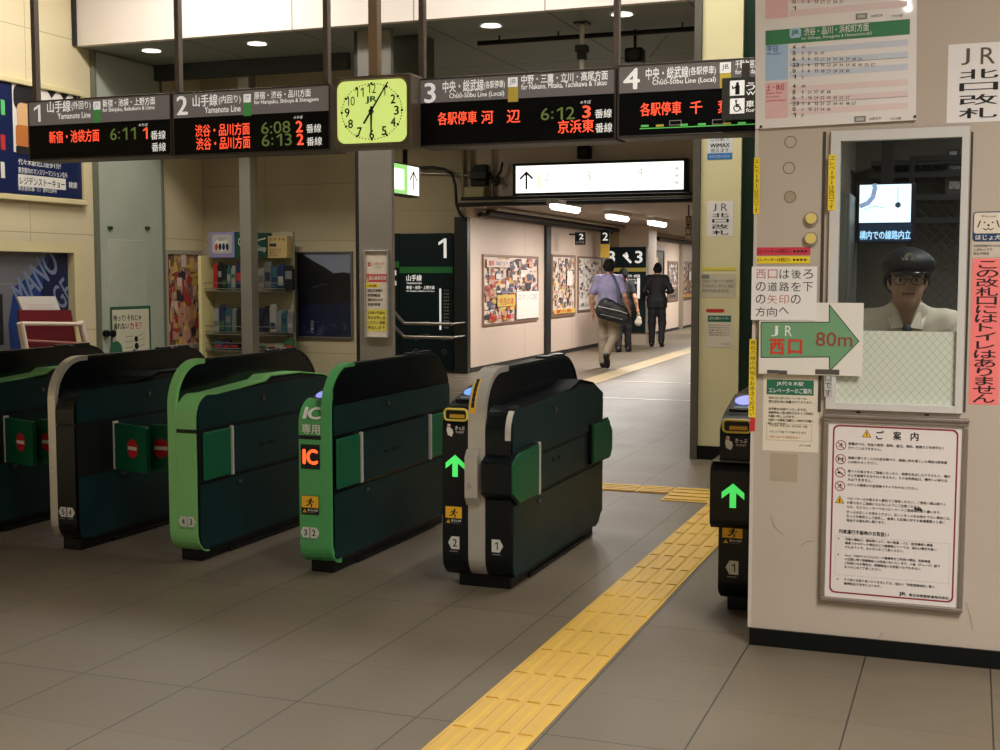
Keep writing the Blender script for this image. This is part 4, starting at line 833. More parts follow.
# small blade signs 2
bp2 = facing(22.4); u0, v0, u1, v1 = bp2.rect(575, 232.3, 585, 244.8); b = MB().obox(bp2, u0, v0, u1, v1, -.05, 0, DGREEN); T(b, '2', 579, 233.8, 583.6, 239.3, WSIGN, .001, .02, 3, bp2); T(b, '山手線', 576, 240.5, 584, 243.5, LGREY, .001, 0, 1, bp2); b.obox(bp2, u0 - .12, v1 - .05, u0, v1 - .02, -.04, -.01, DARKM)
tag(b.build('blade_sign'), 'small black blade sign with numeral 2 jutting from the corridor wall', 'sign')
bp2 = facing(24.6); u0, v0, u1, v1 = bp2.rect(600.5, 230.5, 609, 257.5); um_ = bp2.px(604, 244)[1]
g = thing('blade_sign', ((u0 + u1) / 2, 24.62, v0), 'tall blade sign with numeral 2 over a yellow panel at the corner pillar', 'sign')
b = MB().obox(bp2, u0, um_, u1, v1, -.05, 0, DGREEN); T(b, '2', 602.5, 232.5, 608, 240.5, WSIGN, .001, .02, 3, bp2); b.build('number_panel', g); MB().obox(bp2, u0, v0, u1, um_, -.05, 0, M('sign_yellow', (226, 188, 70), .5)).build('yellow_panel', g)
bp2 = facing(18.6); u0, v0, u1, v1 = bp2.rect(685.5, 216, 691, 240.5); b = MB().obox(bp2, u0, v0, u1, v1, -.04, 0, DARKM).vtext(bp2, '出口案内', u0, v0, u1, v1, .001, TAN); rod(b, bp2.P((u0 + u1) / 2, v1, -.02), bp2.P((u0 + u1) / 2, 2.5, -.02), .012, DARKM)
tag(b.build('hanging_sign'), 'narrow dark vertical sign hanging in the corridor beside the steel post', 'sign')
# ================================================================ FRONT OF THE STAFF BOOTH
bp = bp_
def sheet(pl, x0, y0, x1, y1, m, name, label, cat, th=.0015, draw=None, group=None, d0=0.0):
    q = pl.rect(x0, y0, x1, y1); b = MB().obox(pl, *q, d0, d0 + th, m)
    if draw: draw(b, q, d0 + th + .0006)
    return tag(b.build(name), label, cat, group)
# ---- timetable
q = bp.rect(757.5, -70, 918.5, 126)
TTU = Plane(bp.P(q[0], q[1]), (1, 0, .016), (-.016, 0, 1), (0, -1, 0)); TW, TH = q[2] - q[0], q[3] - q[1]
g = thing('timetable_board', ((q[0] + q[2]) / 2, YB - .01, q[1]), 'large train timetable with green title band, pink and blue blocks above the window', 'timetable')
TTS = M('timetable_sheet', (238, 231, 226), .35, coat=.9); b = MB().obox(TTU, 0, 0, TW, TH, .006, .012, TTS)
def tb(px0, py0, px1, py1):   # picture rectangle to board metres
    r = TTU.rect(px0, py0, px1, py1); return r
def tf(m, d, *a): b.fr(TTU, *tb(*a), d, m)
def tt(t, m, *a, bold=.01, res=2): b.text(TTU, t, *tb(*a), .0134, m, bold, res)
tf(GRN, .0128, 766, 25.5, 910, 40.5); TG2 = M('timetable_green_dark', (48, 108, 70), .5)
b.plate(TTU, [(a, c) for a, c in rrect(*tb(790, 28.5, 801.5, 38.5), .01)], .012, .0131, PBLUE); tt('JR', GRN, 791.5, 30.5, 800, 36.5, bold=.04)
tt('渋谷・品川・浜松町方面', WHITE, 804.5, 26, 869, 34); tt('for Shibuya, Shinagawa & Hamamatsuchō', WHITE, 802, 34.6, 872, 38.8, bold=0, res=1)
tf(PBLUE, .0127, 766, 44, 788.5, 80.5); tf(PPINK, .0127, 766, 82.5, 788.5, 118.5); tf(PPINK, .0127, 766, -60, 788.5, 19)
tt('平日', BLUE, 767.5, 46.5, 778, 52.5); tt('Weekdays', BLUE, 767.5, 53, 782, 56, bold=0, res=1); tt('土・休日', RED, 767, 84.5, 784.5, 91); tt('Saturdays', RED, 767, 92, 783, 95, bold=0, res=1); tt('Sundays', RED, 767, 96, 780, 98.6, bold=0, res=1); tt('and Holidays', RED, 767, 99.5, 786, 102.5, bold=0, res=1)
rows_b = [('4', '44'), ('5', '4 20 36 49'), ('6', '1 8 13 20 26 30 34 39 44 50'), ('23', '2 8 13 18 23 29 34 39 45 49 53 57'), ('0', '3 8 13 18 23 28 34 40'), ('1', '2')]
rows_p = [('4', '44'), ('5', '4 20 37 47 58'), ('6', '7 16 24 32 40 45 53 57'), ('23', '1 8 13 20 27 34 40 48 57'), ('0', '6 15 21 34 46'), ('1', '3')]
RB = M('row_blue', (204, 210, 222), .5); RP = M('row_pink', (230, 208, 206), .5)
for base, rows, cm, step in ((45, rows_b, RB, 5.95), (84, rows_p, RP, 5.75), (-20, [('21', '4 9 14 19 24 29 33 38 42 48 54'), ('22', '3 8 13 18 22 27 32 38 43 49 55'), ('23', '4 9 13 18 22 27 33 39 45 52 57'), ('0', '3 8 13 21 27 34 37'), ('1', '')], RP, 6.6)):
    for i, (h_, mins) in enumerate(rows):
        y = base + i * step
        if i % 2 == 0: tf(cm, .0126, 790, y - .6, 908, y + step - .6)
        tt(h_, INK, 793, y + .6, 793 + 3.2 * len(h_), y + 4.6)
        for k, mn in enumerate(mins.split()): tt(mn, INK if k % 3 else BROWN, 802 + 6.3 * k, y + 1, 802 + 6.3 * k + 1.9 * len(mn), y + 4.2, bold=0, res=1)
    if base > 0: tf(GREY, .0131, 790, base + 3 * step - 1.0, 908, base + 3 * step - .6)
for x, y in ((856, 14), (854.5, 116.5)): tf(GREY, .0128, x, y, x + 11.5, y + 6); tf(LGREY, .0131, x + 2, y + 1.5, x + 9.5, y + 4.5); tt('JR東日本', INK, x + 15, y + 1, x + 27, y + 4, bold=0, res=1); tt('代々木駅', INK, x + 36, y + 1, x + 47, y + 4, bold=0, res=1)
b.build('sheet', g)
for xx, yy in ((761.5, 127), (915, 117)):
    u, v = TTU.px(xx, yy); MB().disc(TTU, u, v, .005, .016, DARKM, 12, d0=.012).build('screw', g)
MB().obox(TTU, 0, 0, TW, TH, 0, .006, M('board_backing', (150, 146, 140), .5)).build('backing', g)
# ---- window text tapes, coloured labels, buttons, marks
TAPE = M('yellow_tape', (244, 214, 44), .55); TAPEINK = M('tape_ink', (70, 60, 20), .6)
def vtape(x0, y0, x1, y1, t, label, m=TAPE, d0=0.0, tail=None):
    d0 = d0 or .0065
    q = bp.rect(x0, y0, x1, y1); b = MB().obox(bp, *q, d0, d0 + .0012, m).vtext(bp, t, q[0] + .002, q[1] + .004, q[2] - .002, q[3] - .004, d0 + .0018, TAPEINK)
    if tail: b.obox(bp, *bp.rect(*tail), d0, d0 + .0012, RED)
    return tag(b.build('yellow_text_tape'), label, 'tape', 'yellow text tapes on the booth')
vtape(754, 158, 760, 214, 'エレベーターは西口です', 'yellow vertical text tape at the top of the booth edge, level with the window top')
vtape(828.8, 155, 836, 210.5, 'エレベーターは西口です', 'yellow vertical text tape stuck on the white window frame', d0=.019)
vtape(749.3, 339, 756.5, 417, '黄色の線の内側をお歩きください', 'long yellow vertical text tape with a red end beside the elevator notice', tail=(750.3, 417.5, 755.2, 431))
sheet(bp, 825, 374, 832.5, 396, LGREY, 'text_tape', 'small pale vertical tape low on the window frame', 'tape', d0=.019, draw=lambda b, q, d: b.vtext(bp, '口です', *q, d, INK))
def hl(t, m, mk):
    def f(b, q, d):
        w = q[2] - q[0]; h = q[3] - q[1]; b.text(bp, t, q[0] + w * .04, q[1] + h * .28, q[0] + w * .66, q[3] - h * .24, d, m, .02, 1)
        for k in range(4): b.flat(bp, [(q[0] + w * (.70 + .065 * k), q[1] + h * .3), (q[0] + w * (.76 + .065 * k), q[1] + h * .5), (q[0] + w * (.70 + .065 * k), q[3] - h * .3)], d, mk)
    return f
sheet(bp, 754.5, 247.3, 810.5, 255.3, M('crimson_label', (206, 58, 78), .55), 'arrow_label', 'red arrow label above the yellow one on the booth corner', 'label', draw=hl('エレベーターは西口へ', MAROON, INK))
sheet(bp, 754.5, 256.2, 810, 263.5, TAPE, 'arrow_label', 'yellow arrow label just under the red one on the booth corner', 'label', draw=hl('エレベーターは西口へ', TAPEINK, INK))
for (x, y), nm in (((811.5, 219), 'upper'), ((811, 239), 'lower')):
    u, v = bp.px(x, y); g = thing('round_button', (u, YB - .01, v), '%s pale yellow round cap in a grey ring beside the booth window' % nm, 'button', 'round caps on the booth')
    MB().disc(bp, u, v, .027, .010, M('worn_ring', (150, 140, 126), .5), 24, d0=0).build('ring', g, .003); MB().disc(bp, u, v + .002, .0205, .016, M('pale_yellow_cap', (226, 206, 122), .4), 24, d0=.01).build('cap', g, .003)
for (x, y), nm in (((790.5, 142), 'topmost round mark on the booth under the timetable'), ((789, 168), 'middle round mark on the booth under the timetable'), ((790, 197), 'lowest round mark on the booth, filled with paler putty')):
    u, v = bp.px(x, y); b = MB().annulus(bp, u, v, .0195, .0235, .0008, M('rust_mark', (130, 116, 100), .8), 24)
    b.disc(bp, u, v, .0195, .0006, BOOTHM if 'putty' not in nm else M('putty', (170, 156, 132), .8), 22); tag(b.build('plugged_hole'), nm, 'mark', 'plugged holes in the booth')
# ---- handwritten papers and the arrow sign
def dirpaper(b, q, d):
    w, h = q[2] - q[0], q[3] - q[1]; RI = M('faded_red_ink', (190, 120, 110), .7); BI = INK
    rows = (('西口は後ろ', (0, 1)), ('の道路を下', ()), ('の矢印の', (1, 2)), ('方向へ', ()))
    for r, (t, red) in enumerate(rows):
        for k, ch in enumerate(t):
            x0 = q[0] + w * (.07 + .18 * k); y1 = q[3] - h * (.055 + .235 * r); b.text(bp, ch, x0, y1 - h * (.17 if ch != 'へ' else .12), x0 + w * .15, y1, d, RI if k in red else BI, -.006, 3)
def asign(b, q, d):
    pts = [bp.px(x, y) for x, y in ((762, 322), (830, 322), (830, 304.5), (859.5, 341), (830, 371), (830, 356.5), (762, 357))][::-1]
    AG = M('arrow_green', (112, 160, 118), .6); b.flat(bp, pts, d, AG); b.line(bp, pts, .0028, d + .0005, INK, True)
    RC = M('sign_vermilion', (206, 62, 44), .6)
    T(b, 'J', 772, 325.5, 779, 336, WHITE, d + .0006, .0, 3, bp); T(b, 'R', 786, 325.5, 793, 336, WHITE, d + .0006, .0, 3, bp)
    T(b, '西', 770.5, 338.5, 785.5, 354.5, RC, d + .0006, .045, 2, bp); T(b, '口', 789, 339, 803, 354, RC, d + .0006, .045, 2, bp); T(b, '80m', 816.5, 332, 853, 346, M('sign_brick', (150, 66, 48), .6), d + .0006, .005, 3, bp)
    for x0, y0, x1, y1 in ((768, 369.5, 779, 373), (779, 370, 788, 374), (816, 369, 840, 374)): b.fr(bp, *bp.rect(x0, y0, x1, y1), d + .0008, M('torn_grey', (84, 78, 72), .8))
sheet(bp, 760, 302.5, 863.5, 374.5, PAPER, 'arrow_sign', 'white card with big green arrow and red characters, JR west exit 80m', 'sign', .003, draw=asign, d0=.0205)
sheet(bp, 752.5, 266.5, 817.5, 320, M('white_paper', (236, 232, 230), .8), 'direction_paper', 'white paper with four handwritten lines above the green arrow card', 'paper', .001, draw=dirpaper, d0=.0255)
def jr4(pl, x0, y0, x1, y1, d0=0.0, lab='', stack=('J R', '北', '口', '改', '札'), spans=None):
    def f(b, q, d):
        w, h = q[2] - q[0], q[3] - q[1]; sp_ = ((.06, .27), (.33, .45), (.50, .60), (.65, .78), (.82, .95))
        b.text(pl, 'J', q[0] + w * .22, q[3] - h * sp_[0][1], q[0] + w * .36, q[3] - h * sp_[0][0], d, M('brown_ink', (96, 84, 66), .7), 0, 3); b.text(pl, 'R', q[0] + w * .54, q[3] - h * sp_[0][1], q[0] + w * .78, q[3] - h * sp_[0][0], d, M('brown_ink'), 0, 3)
        for ch, (a, c) in zip('北口改札', sp_[1:]): b.text(pl, ch, q[0] + w * .2, q[3] - h * c, q[0] + w * .84, q[3] - h * a, d, INK, .012, 3)
    return sheet(pl, x0, y0, x1, y1, M('white_paper'), 'gate_name_paper', lab, 'paper', .001, draw=f, d0=d0)
jr4(bp, 947.5, 43, 1008, 122, lab='large white paper with tall black characters above right of the booth window')
# ---- pink strip and assistance-dog sticker
PK = M('salmon_paper', (250, 128, 126), .7)
sheet(bp, 970.5, 258.5, 1000.5, 404.5, PK, 'pink_strip', 'long salmon pink paper strip of vertical black characters right of the window', 'paper', .001, draw=lambda b, q, d: b.vtext(bp, 'この改札口にはトイレはありません', q[0] + .012, q[1] + .006, q[2] - .010, q[3] - .006, d, INK, .012, .95, 3))
def dog(b, q, d):
    w, h = q[2] - q[0], q[3] - q[1]; v0 = q[1] + h * .34; DB = M('sticker_blue', (28, 58, 100), .5)
    b.plate(bp, rrect(q[0], v0, q[2], q[3], .012), d - .0005, d, DB); b.plate(bp, rrect(q[0] + .004, v0 + h * .18, q[2] - .004, q[3] - .004, .009), d, d + .0005, M('sticker_cream', (226, 214, 196), .6)); d += .001
    cx = (q[0] + q[2]) / 2; b.text(bp, 'Welcome!', cx - w * .24, q[3] - h * .13, cx + w * .24, q[3] - h * .075, d, INK, .0, 1)
    for sg in (-1, 1):
        b.line(bp, [(cx + sg * w * .26, q[3] - h * .2), (cx + sg * w * .34, q[3] - h * .34)], .004, d, INK); b.disc(bp, cx + sg * w * .13, q[3] - h * .24, .0032, d, INK, 10); b.line(bp, [(cx, q[3] - h * .37), (cx + sg * w * .08, q[3] - h * .405), (cx + sg * w * .16, q[3] - h * .37)], .003, d, INK)
    b.disc(bp, cx, q[3] - h * .30, .004, d, INK, 10); b.text(bp, 'ほじょ犬', q[0] + w * .1, v0 + h * .035, q[2] - w * .1, v0 + h * .15, d, WHITE, .02)
    b.lines(bp, ['身体障害者補助犬をつれた方の', '入店をどうぞ', '厚生労働省'], q[0] + .005, q[1] + h * .28, w * .9, h * .085, d, INK)
sheet(bp, 972.5, 211.5, 1004, 257, M('sticker_pale', (205, 192, 176), .6), 'welcome_sticker', 'blue bordered welcome sticker with simple dog face above the pink strip', 'sticker', .0008, draw=dog)
# ---- elevator notice
def elev(b, q, d):
    w, h = q[2] - q[0], q[3] - q[1]; HG = M('notice_green', (36, 108, 80), .6); b.fr(bp, q[0] + w * .06, q[3] - h * .265, q[2] - w * .1, q[3] - h * .07, d, HG)
    b.text(bp, 'JR代々木駅', q[0] + w * .24, q[3] - h * .155, q[0] + w * .72, q[3] - h * .09, d + .0004, WHITE, .015); b.text(bp, 'エレベーターのご案内', q[0] + w * .1, q[3] - h * .245, q[0] + w * .86, q[3] - h * .175, d + .0004, WHITE, .015)
    b.lines(bp, ['改札口に近いエレベーターは、', '西口改札内に設置されております。', '', 'お手数をお掛けいたしますが、', '係員呼出の西口改札口からのご利用を', 'お願い申し上げます。', 'お困りのお客様ご遠慮なくお声がけお願い', '申し上げます。'], q[0] + w * .1, q[3] - h * .29, w * .8, h * .048, d, INK, .01)
    b.ring(bp, q[0] + w * .07, q[1] + h * .14, q[2] - w * .12, q[1] + h * .36, .0012, d - .0004, d + .0002, TAN)
    b.lines(bp, ['平日 始発〜終電 土曜・休日 始発〜終電', '', '平日 上り列車 下り列車 休日 終日'], q[0] + w * .12, q[1] + h * .345, w * .68, h * .04, d, BROWN); b.lines(bp, ['お問い合わせは駅係員まで'], q[0] + w * .12, q[1] + h * .2, w * .55, h * .045, d, ORANGE); b.lines(bp, ['JR代々木駅'], q[0] + w * .66, q[1] + h * .10, w * .25, h * .045, d, INK)
sheet(bp, 763, 374.5, 819, 451.5, M('ivory_paper', (226, 216, 196), .8), 'elevator_notice', 'small ivory elevator notice with green heading below the arrow card', 'notice', .001, draw=elev)
sheet(bp, 770, 453.5, 797.5, 481.5, M('faded_patch', (172, 158, 136), .8), 'paper_patch', 'faded beige square patch under the elevator notice', 'patch', .0006)
# scuffs on the booth face
SCF = M('scuff_brown', (168, 153, 137), .8)
for pts, lb in ((((771, 517), (774, 526), (783, 535)), 'small brown scuff on the booth left of the guidance board'), (((801, 546), (807, 541.5), (814, 541)), 'thin diagonal scuff low on the booth left of the guidance board'), (((966, 603), (970, 616), (973, 630)), 'thin vertical scratch below the right corner of the guidance board'), (((879, 637.5), (882, 633)), 'short dark scuff just above the black booth baseboard')):
    b = MB().line(bp, [bp.px(*p) for p in pts], .005, .0006, SCF); tag(b.build('scuff_mark'), lb, 'mark')
# ---- guidance board
gu = bp.px(822, 507)[0], bp.px(965.5, 507)[0]; va, vb = bp.px(893, 418.5)[1], bp.px(893, 605.5)[1]
GB = Plane(bp.P(gu[0], vb), (1, 0, -.004), (.004, 0, 1), (0, -1, 0)); GW, GH = gu[1] - gu[0], va - vb
g = thing('guidance_board', ((gu[0] + gu[1]) / 2, YB - .01, vb), 'steel framed white guidance board with dark red border under the window', 'notice board')
MB().ring(GB, 0, 0, GW, GH, .018, 0, .024, M('board_frame_steel', (158, 148, 140), .35, .7, var=.05, vs=8)).obox(GB, -.004, GH - .003, GW + .004, GH + .012, 0, .03, M('board_frame_steel')).build('frame', g, .004)
b = MB().obox(GB, .018, .018, GW - .018, GH - .018, 0, .012, M('guidance_sheet', (230, 222, 218), .45, coat=.3))
BR = M('border_dark_red', (140, 34, 50), .5); o_ = rrect(.034, .034, GW - .034, GH - .03, .022); i_ = rrect(.040, .040, GW - .040, GH - .036, .018); n = len(o_)
b.add([GB.P(*p, .0126) for p in o_ + i_], [(i, (i + 1) % n, n + (i + 1) % n, n + i) for i in range(n)], BR)
X_ = lambda a: GW * a; Y_ = lambda a: GH * (1 - a)
def tri(u, v, s_, m): b.flat(GB, [(u - s_, v - s_ * .8), (u + s_, v - s_ * .8), (u, v + s_)], .0126, INK); b.flat(GB, [(u - s_ * .82, v - s_ * .7), (u + s_ * .82, v - s_ * .7), (u, v + s_ * .78)], .013, m); b.fr(GB, u - s_ * .1, v - s_ * .2, u + s_ * .1, v + s_ * .35, .0134, INK); b.disc(GB, u, v - s_ * .42, s_ * .12, .0134, INK, 8)
tri(X_(.305), Y_(.084), .017, WARN)
for k, ch in enumerate('ご案内'): b.text(GB, ch, X_(.37 + .12 * k), Y_(.110), X_(.425 + .12 * k), Y_(.064), .0126, INK, .03, 3)
items = [(.168, ['駅構内では、物品の販売・配布、宣伝、演説、勧誘などを許可なく', '行うことはできません。']), (.243, ['線路に降りることは大変危険です。線路に物を落とした場合は駅係員', 'にお知らせください。']), (.315, ['周りのお客さまのご迷惑になったり、他車を及ぼしたりするもの、構内', 'などを破損するおそれのあるもの、その他危険品は、構内への持ち込', 'みはできません。']), (.388, ['かけこみ乗車は大変危険ですのでおやめください。']), (.462, ['ベビーカーはお客さまの責任でご使用ください。ご使用の際は周りの', 'お客さまのご迷惑にならないようにご注意ください。', 'なお、エスカレーターではベビーカーのご使用はお断り願います。']), (.535, ['きっぷは正しくお求めください。正しいきっぷをお持ちでない場合には、', 'きっぷを無効として回収し、乗車した区間に対する普通運賃の２倍に', '相当する額を申し受けます。'])]
NR = M('prohibition_red', (150, 50, 56), .5)
for i, (f_, rows) in enumerate(items):
    f_ -= .017; y = Y_(f_ - .018); b.lines(GB, rows, X_(.178), y, X_(.765), GH * .0225, .0126, INK, .012, .68)
    cx, cy = X_(.125), Y_(f_)
    if i < 4:
        b.annulus(GB, cx, cy, .0165, .0195, .0126, NR, 24)
        if i == 0: run_man(b, GB, cx, cy - .008, .02, .0128, INK)
        elif i == 1: b.fr(GB, cx - .010, cy - .008, cx - .006, cy + .008, .0128, INK); b.fr(GB, cx + .006, cy - .008, cx + .010, cy + .008, .0128, INK); b.line(GB, [(cx - .008, cy), (cx + .008, cy + .004)], .003, .0128, INK)
        elif i == 2: b.disc(GB, cx - .004, cy, .0065, .0128, INK, 12, .004); b.fr(GB, cx - .010, cy - .004, cx + .010, cy - .001, .0128, INK)
        else: run_man(b, GB, cx, cy - .008, .02, .0128, INK)
        b.line(GB, [(cx - .0125, cy + .0125), (cx + .0125, cy - .0125)], .0026, .0132, NR)
    elif i == 4: tri(cx, cy, .017, WARN); run_man(b, GB, cx, cy - .011, .012, .0136, INK)
[b.line(GB, [(X_(.655 + .012 * k_), Y_(.459 + .004 * (k_ % 2))), (X_(.66 + .012 * k_), Y_(.481 - .003 * (k_ % 3)))], .004, .0133, INK) for k_ in range(4)]; b.line(GB, [(X_(.65), Y_(.467)), (X_(.705), Y_(.471))], .004, .0135, INK)
b.text(GB, '列車運行不能時のお取扱い', X_(.125), Y_(.628), X_(.48), Y_(.604), .0126, INK, .03)
b.ring(GB, X_(.105), Y_(.852), X_(.90), Y_(.64), .001, .0122, .0128, LGREY)
for y0, rows in ((.648, ['列車の運転が、遅延等により、他の鉄道・バス・航空機等に乗車', '乗車できなかった場合などの補償等については、当社は責任を負い', 'かねますので、あらかじめご了承ください。']), (.735, ['Suica・PASMOなどのICカード乗車券をご利用の場合、定期券面', 'の区間に限り振替輸送のお取扱いをいたします。入金（チャージ）額で', 'ご利用になる場合は、振替輸送のお取扱いはできません。', 'あらかじめご了承ください。']), (.868, ['その他のお取り扱いにつきましては、当社の「旅客営業規則」等の', '諸規則及び法令によります。'])):
    b.lines(GB, rows, X_(.172), Y_(y0), X_(.765), GH * .0215, .0126, INK, .012, .68)
    b.disc(GB, X_(.125), Y_(y0 + .008), .0035, .0126, GREY, 10)
b.text(GB, 'JR', X_(.56), Y_(.940), X_(.61), Y_(.917), .0126, INK, .05, 3); b.text(GB, '東日本旅客鉄道株式会社', X_(.63), Y_(.937), X_(.905), Y_(.921), .0126, INK, .025)
b.build('sheet', g)
# ================================================================ INSIDE THE BOOTH
YM = 6.6; mp = facing(YM); u0, v0, u1, v1 = mp.rect(856.5, 182.5, 914.5, 243)
g = thing('monitor', ((u0 + u1) / 2, YM + .05, v0), 'bright wall monitor with white map and text band inside the booth, above the attendant', 'monitor')
MB().obox(mp, u0, v0, u1, v1, -.09, 0, M('monitor_navy', (16, 26, 46), .3)).build('case', g, .012)
b = MB().obox(mp, *mp.rect(859.5, 184.5, 911, 222.5), 0, .003, M('screen_white', (220, 240, 250), .3, emit=1.25)).obox(mp, *mp.rect(859.5, 223.5, 911, 241.5), 0, .003, M('screen_dark', (22, 44, 66), .3, emit=.5))
LB = M('screen_text', (170, 210, 240), .3, emit=1.0); T(b, '構内での線路内立', 859.6, 230.5, 910.8, 239.5, LB, .004, .04, 3, mp)
MAPG = M('map_grey', (150, 160, 190), .4, emit=.7); b.line(mp, [mp.px(x, y) for x, y in ((861, 206), (868, 203), (873, 197), (875, 188), (874.5, 185))], .022, .0036, MAPG); u, v = mp.px(898, 205); b.disc(mp, u, v, .014, .0038, M('map_pin', (70, 74, 100), .4, emit=.3), 14); b.line(mp, [mp.px(898, 187), mp.px(898, 203)], .004, .0037, MAPG)
b.line(mp, [mp.px(863, 210), mp.px(875, 206), mp.px(884, 208)], .003, .0037, MAPG)
b.build('screen', g); u = (u0 + u1) / 2; MB().box(u - .03, u + .03, YM + .09, YM + .13, v1 - .1, 2.62, DARKM).build('hanger', g)
# shelf, cabinet, wired partition
CABG = M('locker_grey', (104, 104, 98), .5, var=.05)
kp = facing(6.3); u0, v0, u1, v1 = kp.rect(838, 193, 849, 300); g = thing('steel_locker', ((u0 + u1) / 2, 6.5, 0), 'tall grey steel locker inside the booth beside the monitor', 'locker')
MB().box(XBOOTH + .08, u1, 6.3, 6.75, 0, v1, CABG).build('body', g, .006); MB().box(XBOOTH + .1, u1 - .015, 6.292, 6.3, .08, v1 - .02, M('locker_door', (112, 112, 106), .45)).build('door', g, .003); MB().box(u1 - .06, u1 - .045, 6.275, 6.292, 1.2, 1.32, STEEL).build('handle', g)
kp = facing(8.4); b = MB()
for y in (166, 178, 200, 222): u, v = kp.px(905, y); b.box(-.6, 1.6, 8.1, 8.5, v - .02, v + .012, M('shelf_dark', (46, 50, 48), .5))
tag(b.build('wall_shelf'), 'dark wall shelves at the back of the booth behind the monitor', 'shelf')
rs = random.Random(4); k = 0
for y, n in ((166, 7), (178, 7), (200, 7)):
    v = kp.px(905, y)[1] + .012
    for i in range(n):
        x = -.15 + i * .2 + rs.uniform(-.03, .03); w = rs.uniform(.06, .15); hh = rs.uniform(.05, .068 if y == 178 else (.05 if y == 178 else .09)) if y != 200 else rs.uniform(.09, .13); c = rs.choice(((52, 60, 62), (84, 70, 70), (70, 74, 66), (96, 90, 84)))
        o = MB().box(x, x + w, 8.15, 8.4, v, v + hh, M('file_%d_%d_%d' % c, c, .6)).box(x + w * .2, x + w * .8, 8.146, 8.15, v + hh * .3, v + hh * .7, LGREY).build('box_file'); tag(o, 'dull box file on the dark shelves at the back of the booth', 'file', 'box files on the booth shelves')
kp = facing(7.6); u0, v0, u1, v1 = kp.rect(913, 150, 965, 330); wm = wg
g = thing('wire_partition', ((u0 + u1) / 2, 7.6, 0), 'wire mesh screen inside the booth behind the attendant', 'screen')
b = MB(); s_ = .06
MESHM = M('mesh_wire', (66, 62, 56), .6); hgt = 2.1
u1b = u1 + .3; nlines = int((u1b - u0 + hgt - 1.2) / s_)
for k in range(nlines):
    for sg in (1, -1):
        a = u0 + k * s_ - (hgt - 1.2) if sg > 0 else u0 + k * s_
        pts = []
        for t in (0, 1):
            x = a + sg * t * (hgt - 1.2); pts.append((x, 1.2 + t * (hgt - 1.2)))
        q = clip(clip(pts + pts[::-1], 0, u0, True), 0, u1b, False)
        if len(q) >= 2 and max(p[0] for p in q) - min(p[0] for p in q) > .01:
            lo, hi = min(q), max(q); b.tube([kp.P(*lo), kp.P(*hi)], 0.0018, MESHM, 4, False)
b.build('mesh', g); MB().ring(kp, u0 - .03, 1.17, u1b + .03, hgt + .03, .03, -.015, .015, DARKM).obox(kp, u0 - .03, 0, u1b + .03, 1.2, -.012, .012, CABG).build('frame', g)
ct = MB().box(XBOOTH + .08, 2.6, YB + .08, 5.42, .98, 1.02, M('counter_top', (110, 104, 94), .4)).build('worktop')
g = thing('service_counter', (.6, 5.25, 0), 'plain service counter just behind the booth window', 'counter'); ct.parent = g; ct.location = Vector(ct.location) - g.location
MB().box(XBOOTH + .1, 2.6, YB + .1, 5.36, 0, .98, CABG).build('cabinet', g)
# ================================================================ CREAM PILLAR
pl = pp
def wimax(b, q, d):
    w, h = q[2] - q[0], q[3] - q[1]; b.fr(pl, q[0], q[1], q[2], q[1] + h * .25, d, M('sticker_azure', (44, 120, 190), .5)); b.text(pl, 'WiMAX', q[0] + w * .1, q[1] + h * .47, q[2] - w * .1, q[1] + h * .64, d, INK, .04, 3); b.text(pl, 'この駅で', q[0] + w * .12, q[1] + h * .72, q[2] - w * .12, q[1] + h * .9, d, GREY, .01); b.text(pl, '使えます', q[0] + w * .12, q[1] + h * .28, q[2] - w * .12, q[1] + h * .44, d, GREY, .01); b.text(pl, 'モバイルブロードバンド', q[0] + w * .08, q[1] + h * .06, q[2] - w * .1, q[1] + h * .19, d, WHITE, .01, 1)
sheet(pl, 707.5, 134, 732.5, 159.5, M('sticker_white', (222, 228, 230), .5), 'wireless_sticker', 'white and blue wireless internet sticker high on the cream pillar', 'sticker', draw=wimax)
jr4(pl, 707, 201.5, 733, 236.5, lab='small white paper with black characters taped on the cream pillar')
def faint(b, q, d):
    w, h = q[2] - q[0], q[3] - q[1]; b.lines(pl, ['定期券のご利用について 期間限定', '平成年月日 改札口 継続', '発売時間 駅係員'], q[0] + w * .05, q[3] - h * .25, w * .9, h * .2, d, GREY); b.fr(pl, q[0] + w * .04, q[3] - h * .22, q[0] + w * .25, q[3] - h * .05, d, GREY)
sheet(pl, 700.5, 273.5, 736, 297.5, M('faded_notice', (206, 200, 172), .7), 'notice', 'faded wide notice under yellow tape on the cream pillar', 'notice', draw=faint)
sheet(pl, 702, 267.5, 736, 270.5, M('pale_yellow_tape', (226, 210, 84), .6), 'tape_strip', 'pale yellow tape strip above the faded notice on the cream pillar', 'tape')
def pgreen(b, q, d):
    w, h = q[2] - q[0], q[3] - q[1]; b.fr(pl, q[0] + w * .06, q[3] - h * .25, q[2] - w * .06, q[3] - h * .06, d, M('notice_green')); b.text(pl, 'JR代々木駅エレベーター', q[0] + w * .12, q[3] - h * .2, q[2] - w * .12, q[3] - h * .1, d + .0004, WHITE, .01, 1); b.lines(pl, ['改札口に近いエレベーターは、', '西口改札内に設置されております。', 'お手数をお掛けいたしますが、', '係員呼出の西口改札口からの', 'ご利用をお願い申し上げます。'], q[0] + w * .1, q[3] - h * .32, w * .8, h * .075, d, INK); b.lines(pl, ['代々木駅'], q[0] + w * .6, q[1] + h * .12, w * .3, h * .08, d, GREY)
    b.fr(pl, q[0], q[3] + .01, q[0] + w * .68, q[3] + .035, d, RED)
sheet(pl, 706, 313.5, 732.5, 347, M('ivory_paper'), 'elevator_notice', 'small elevator notice with green heading and red tab on the cream pillar', 'notice', draw=pgreen)
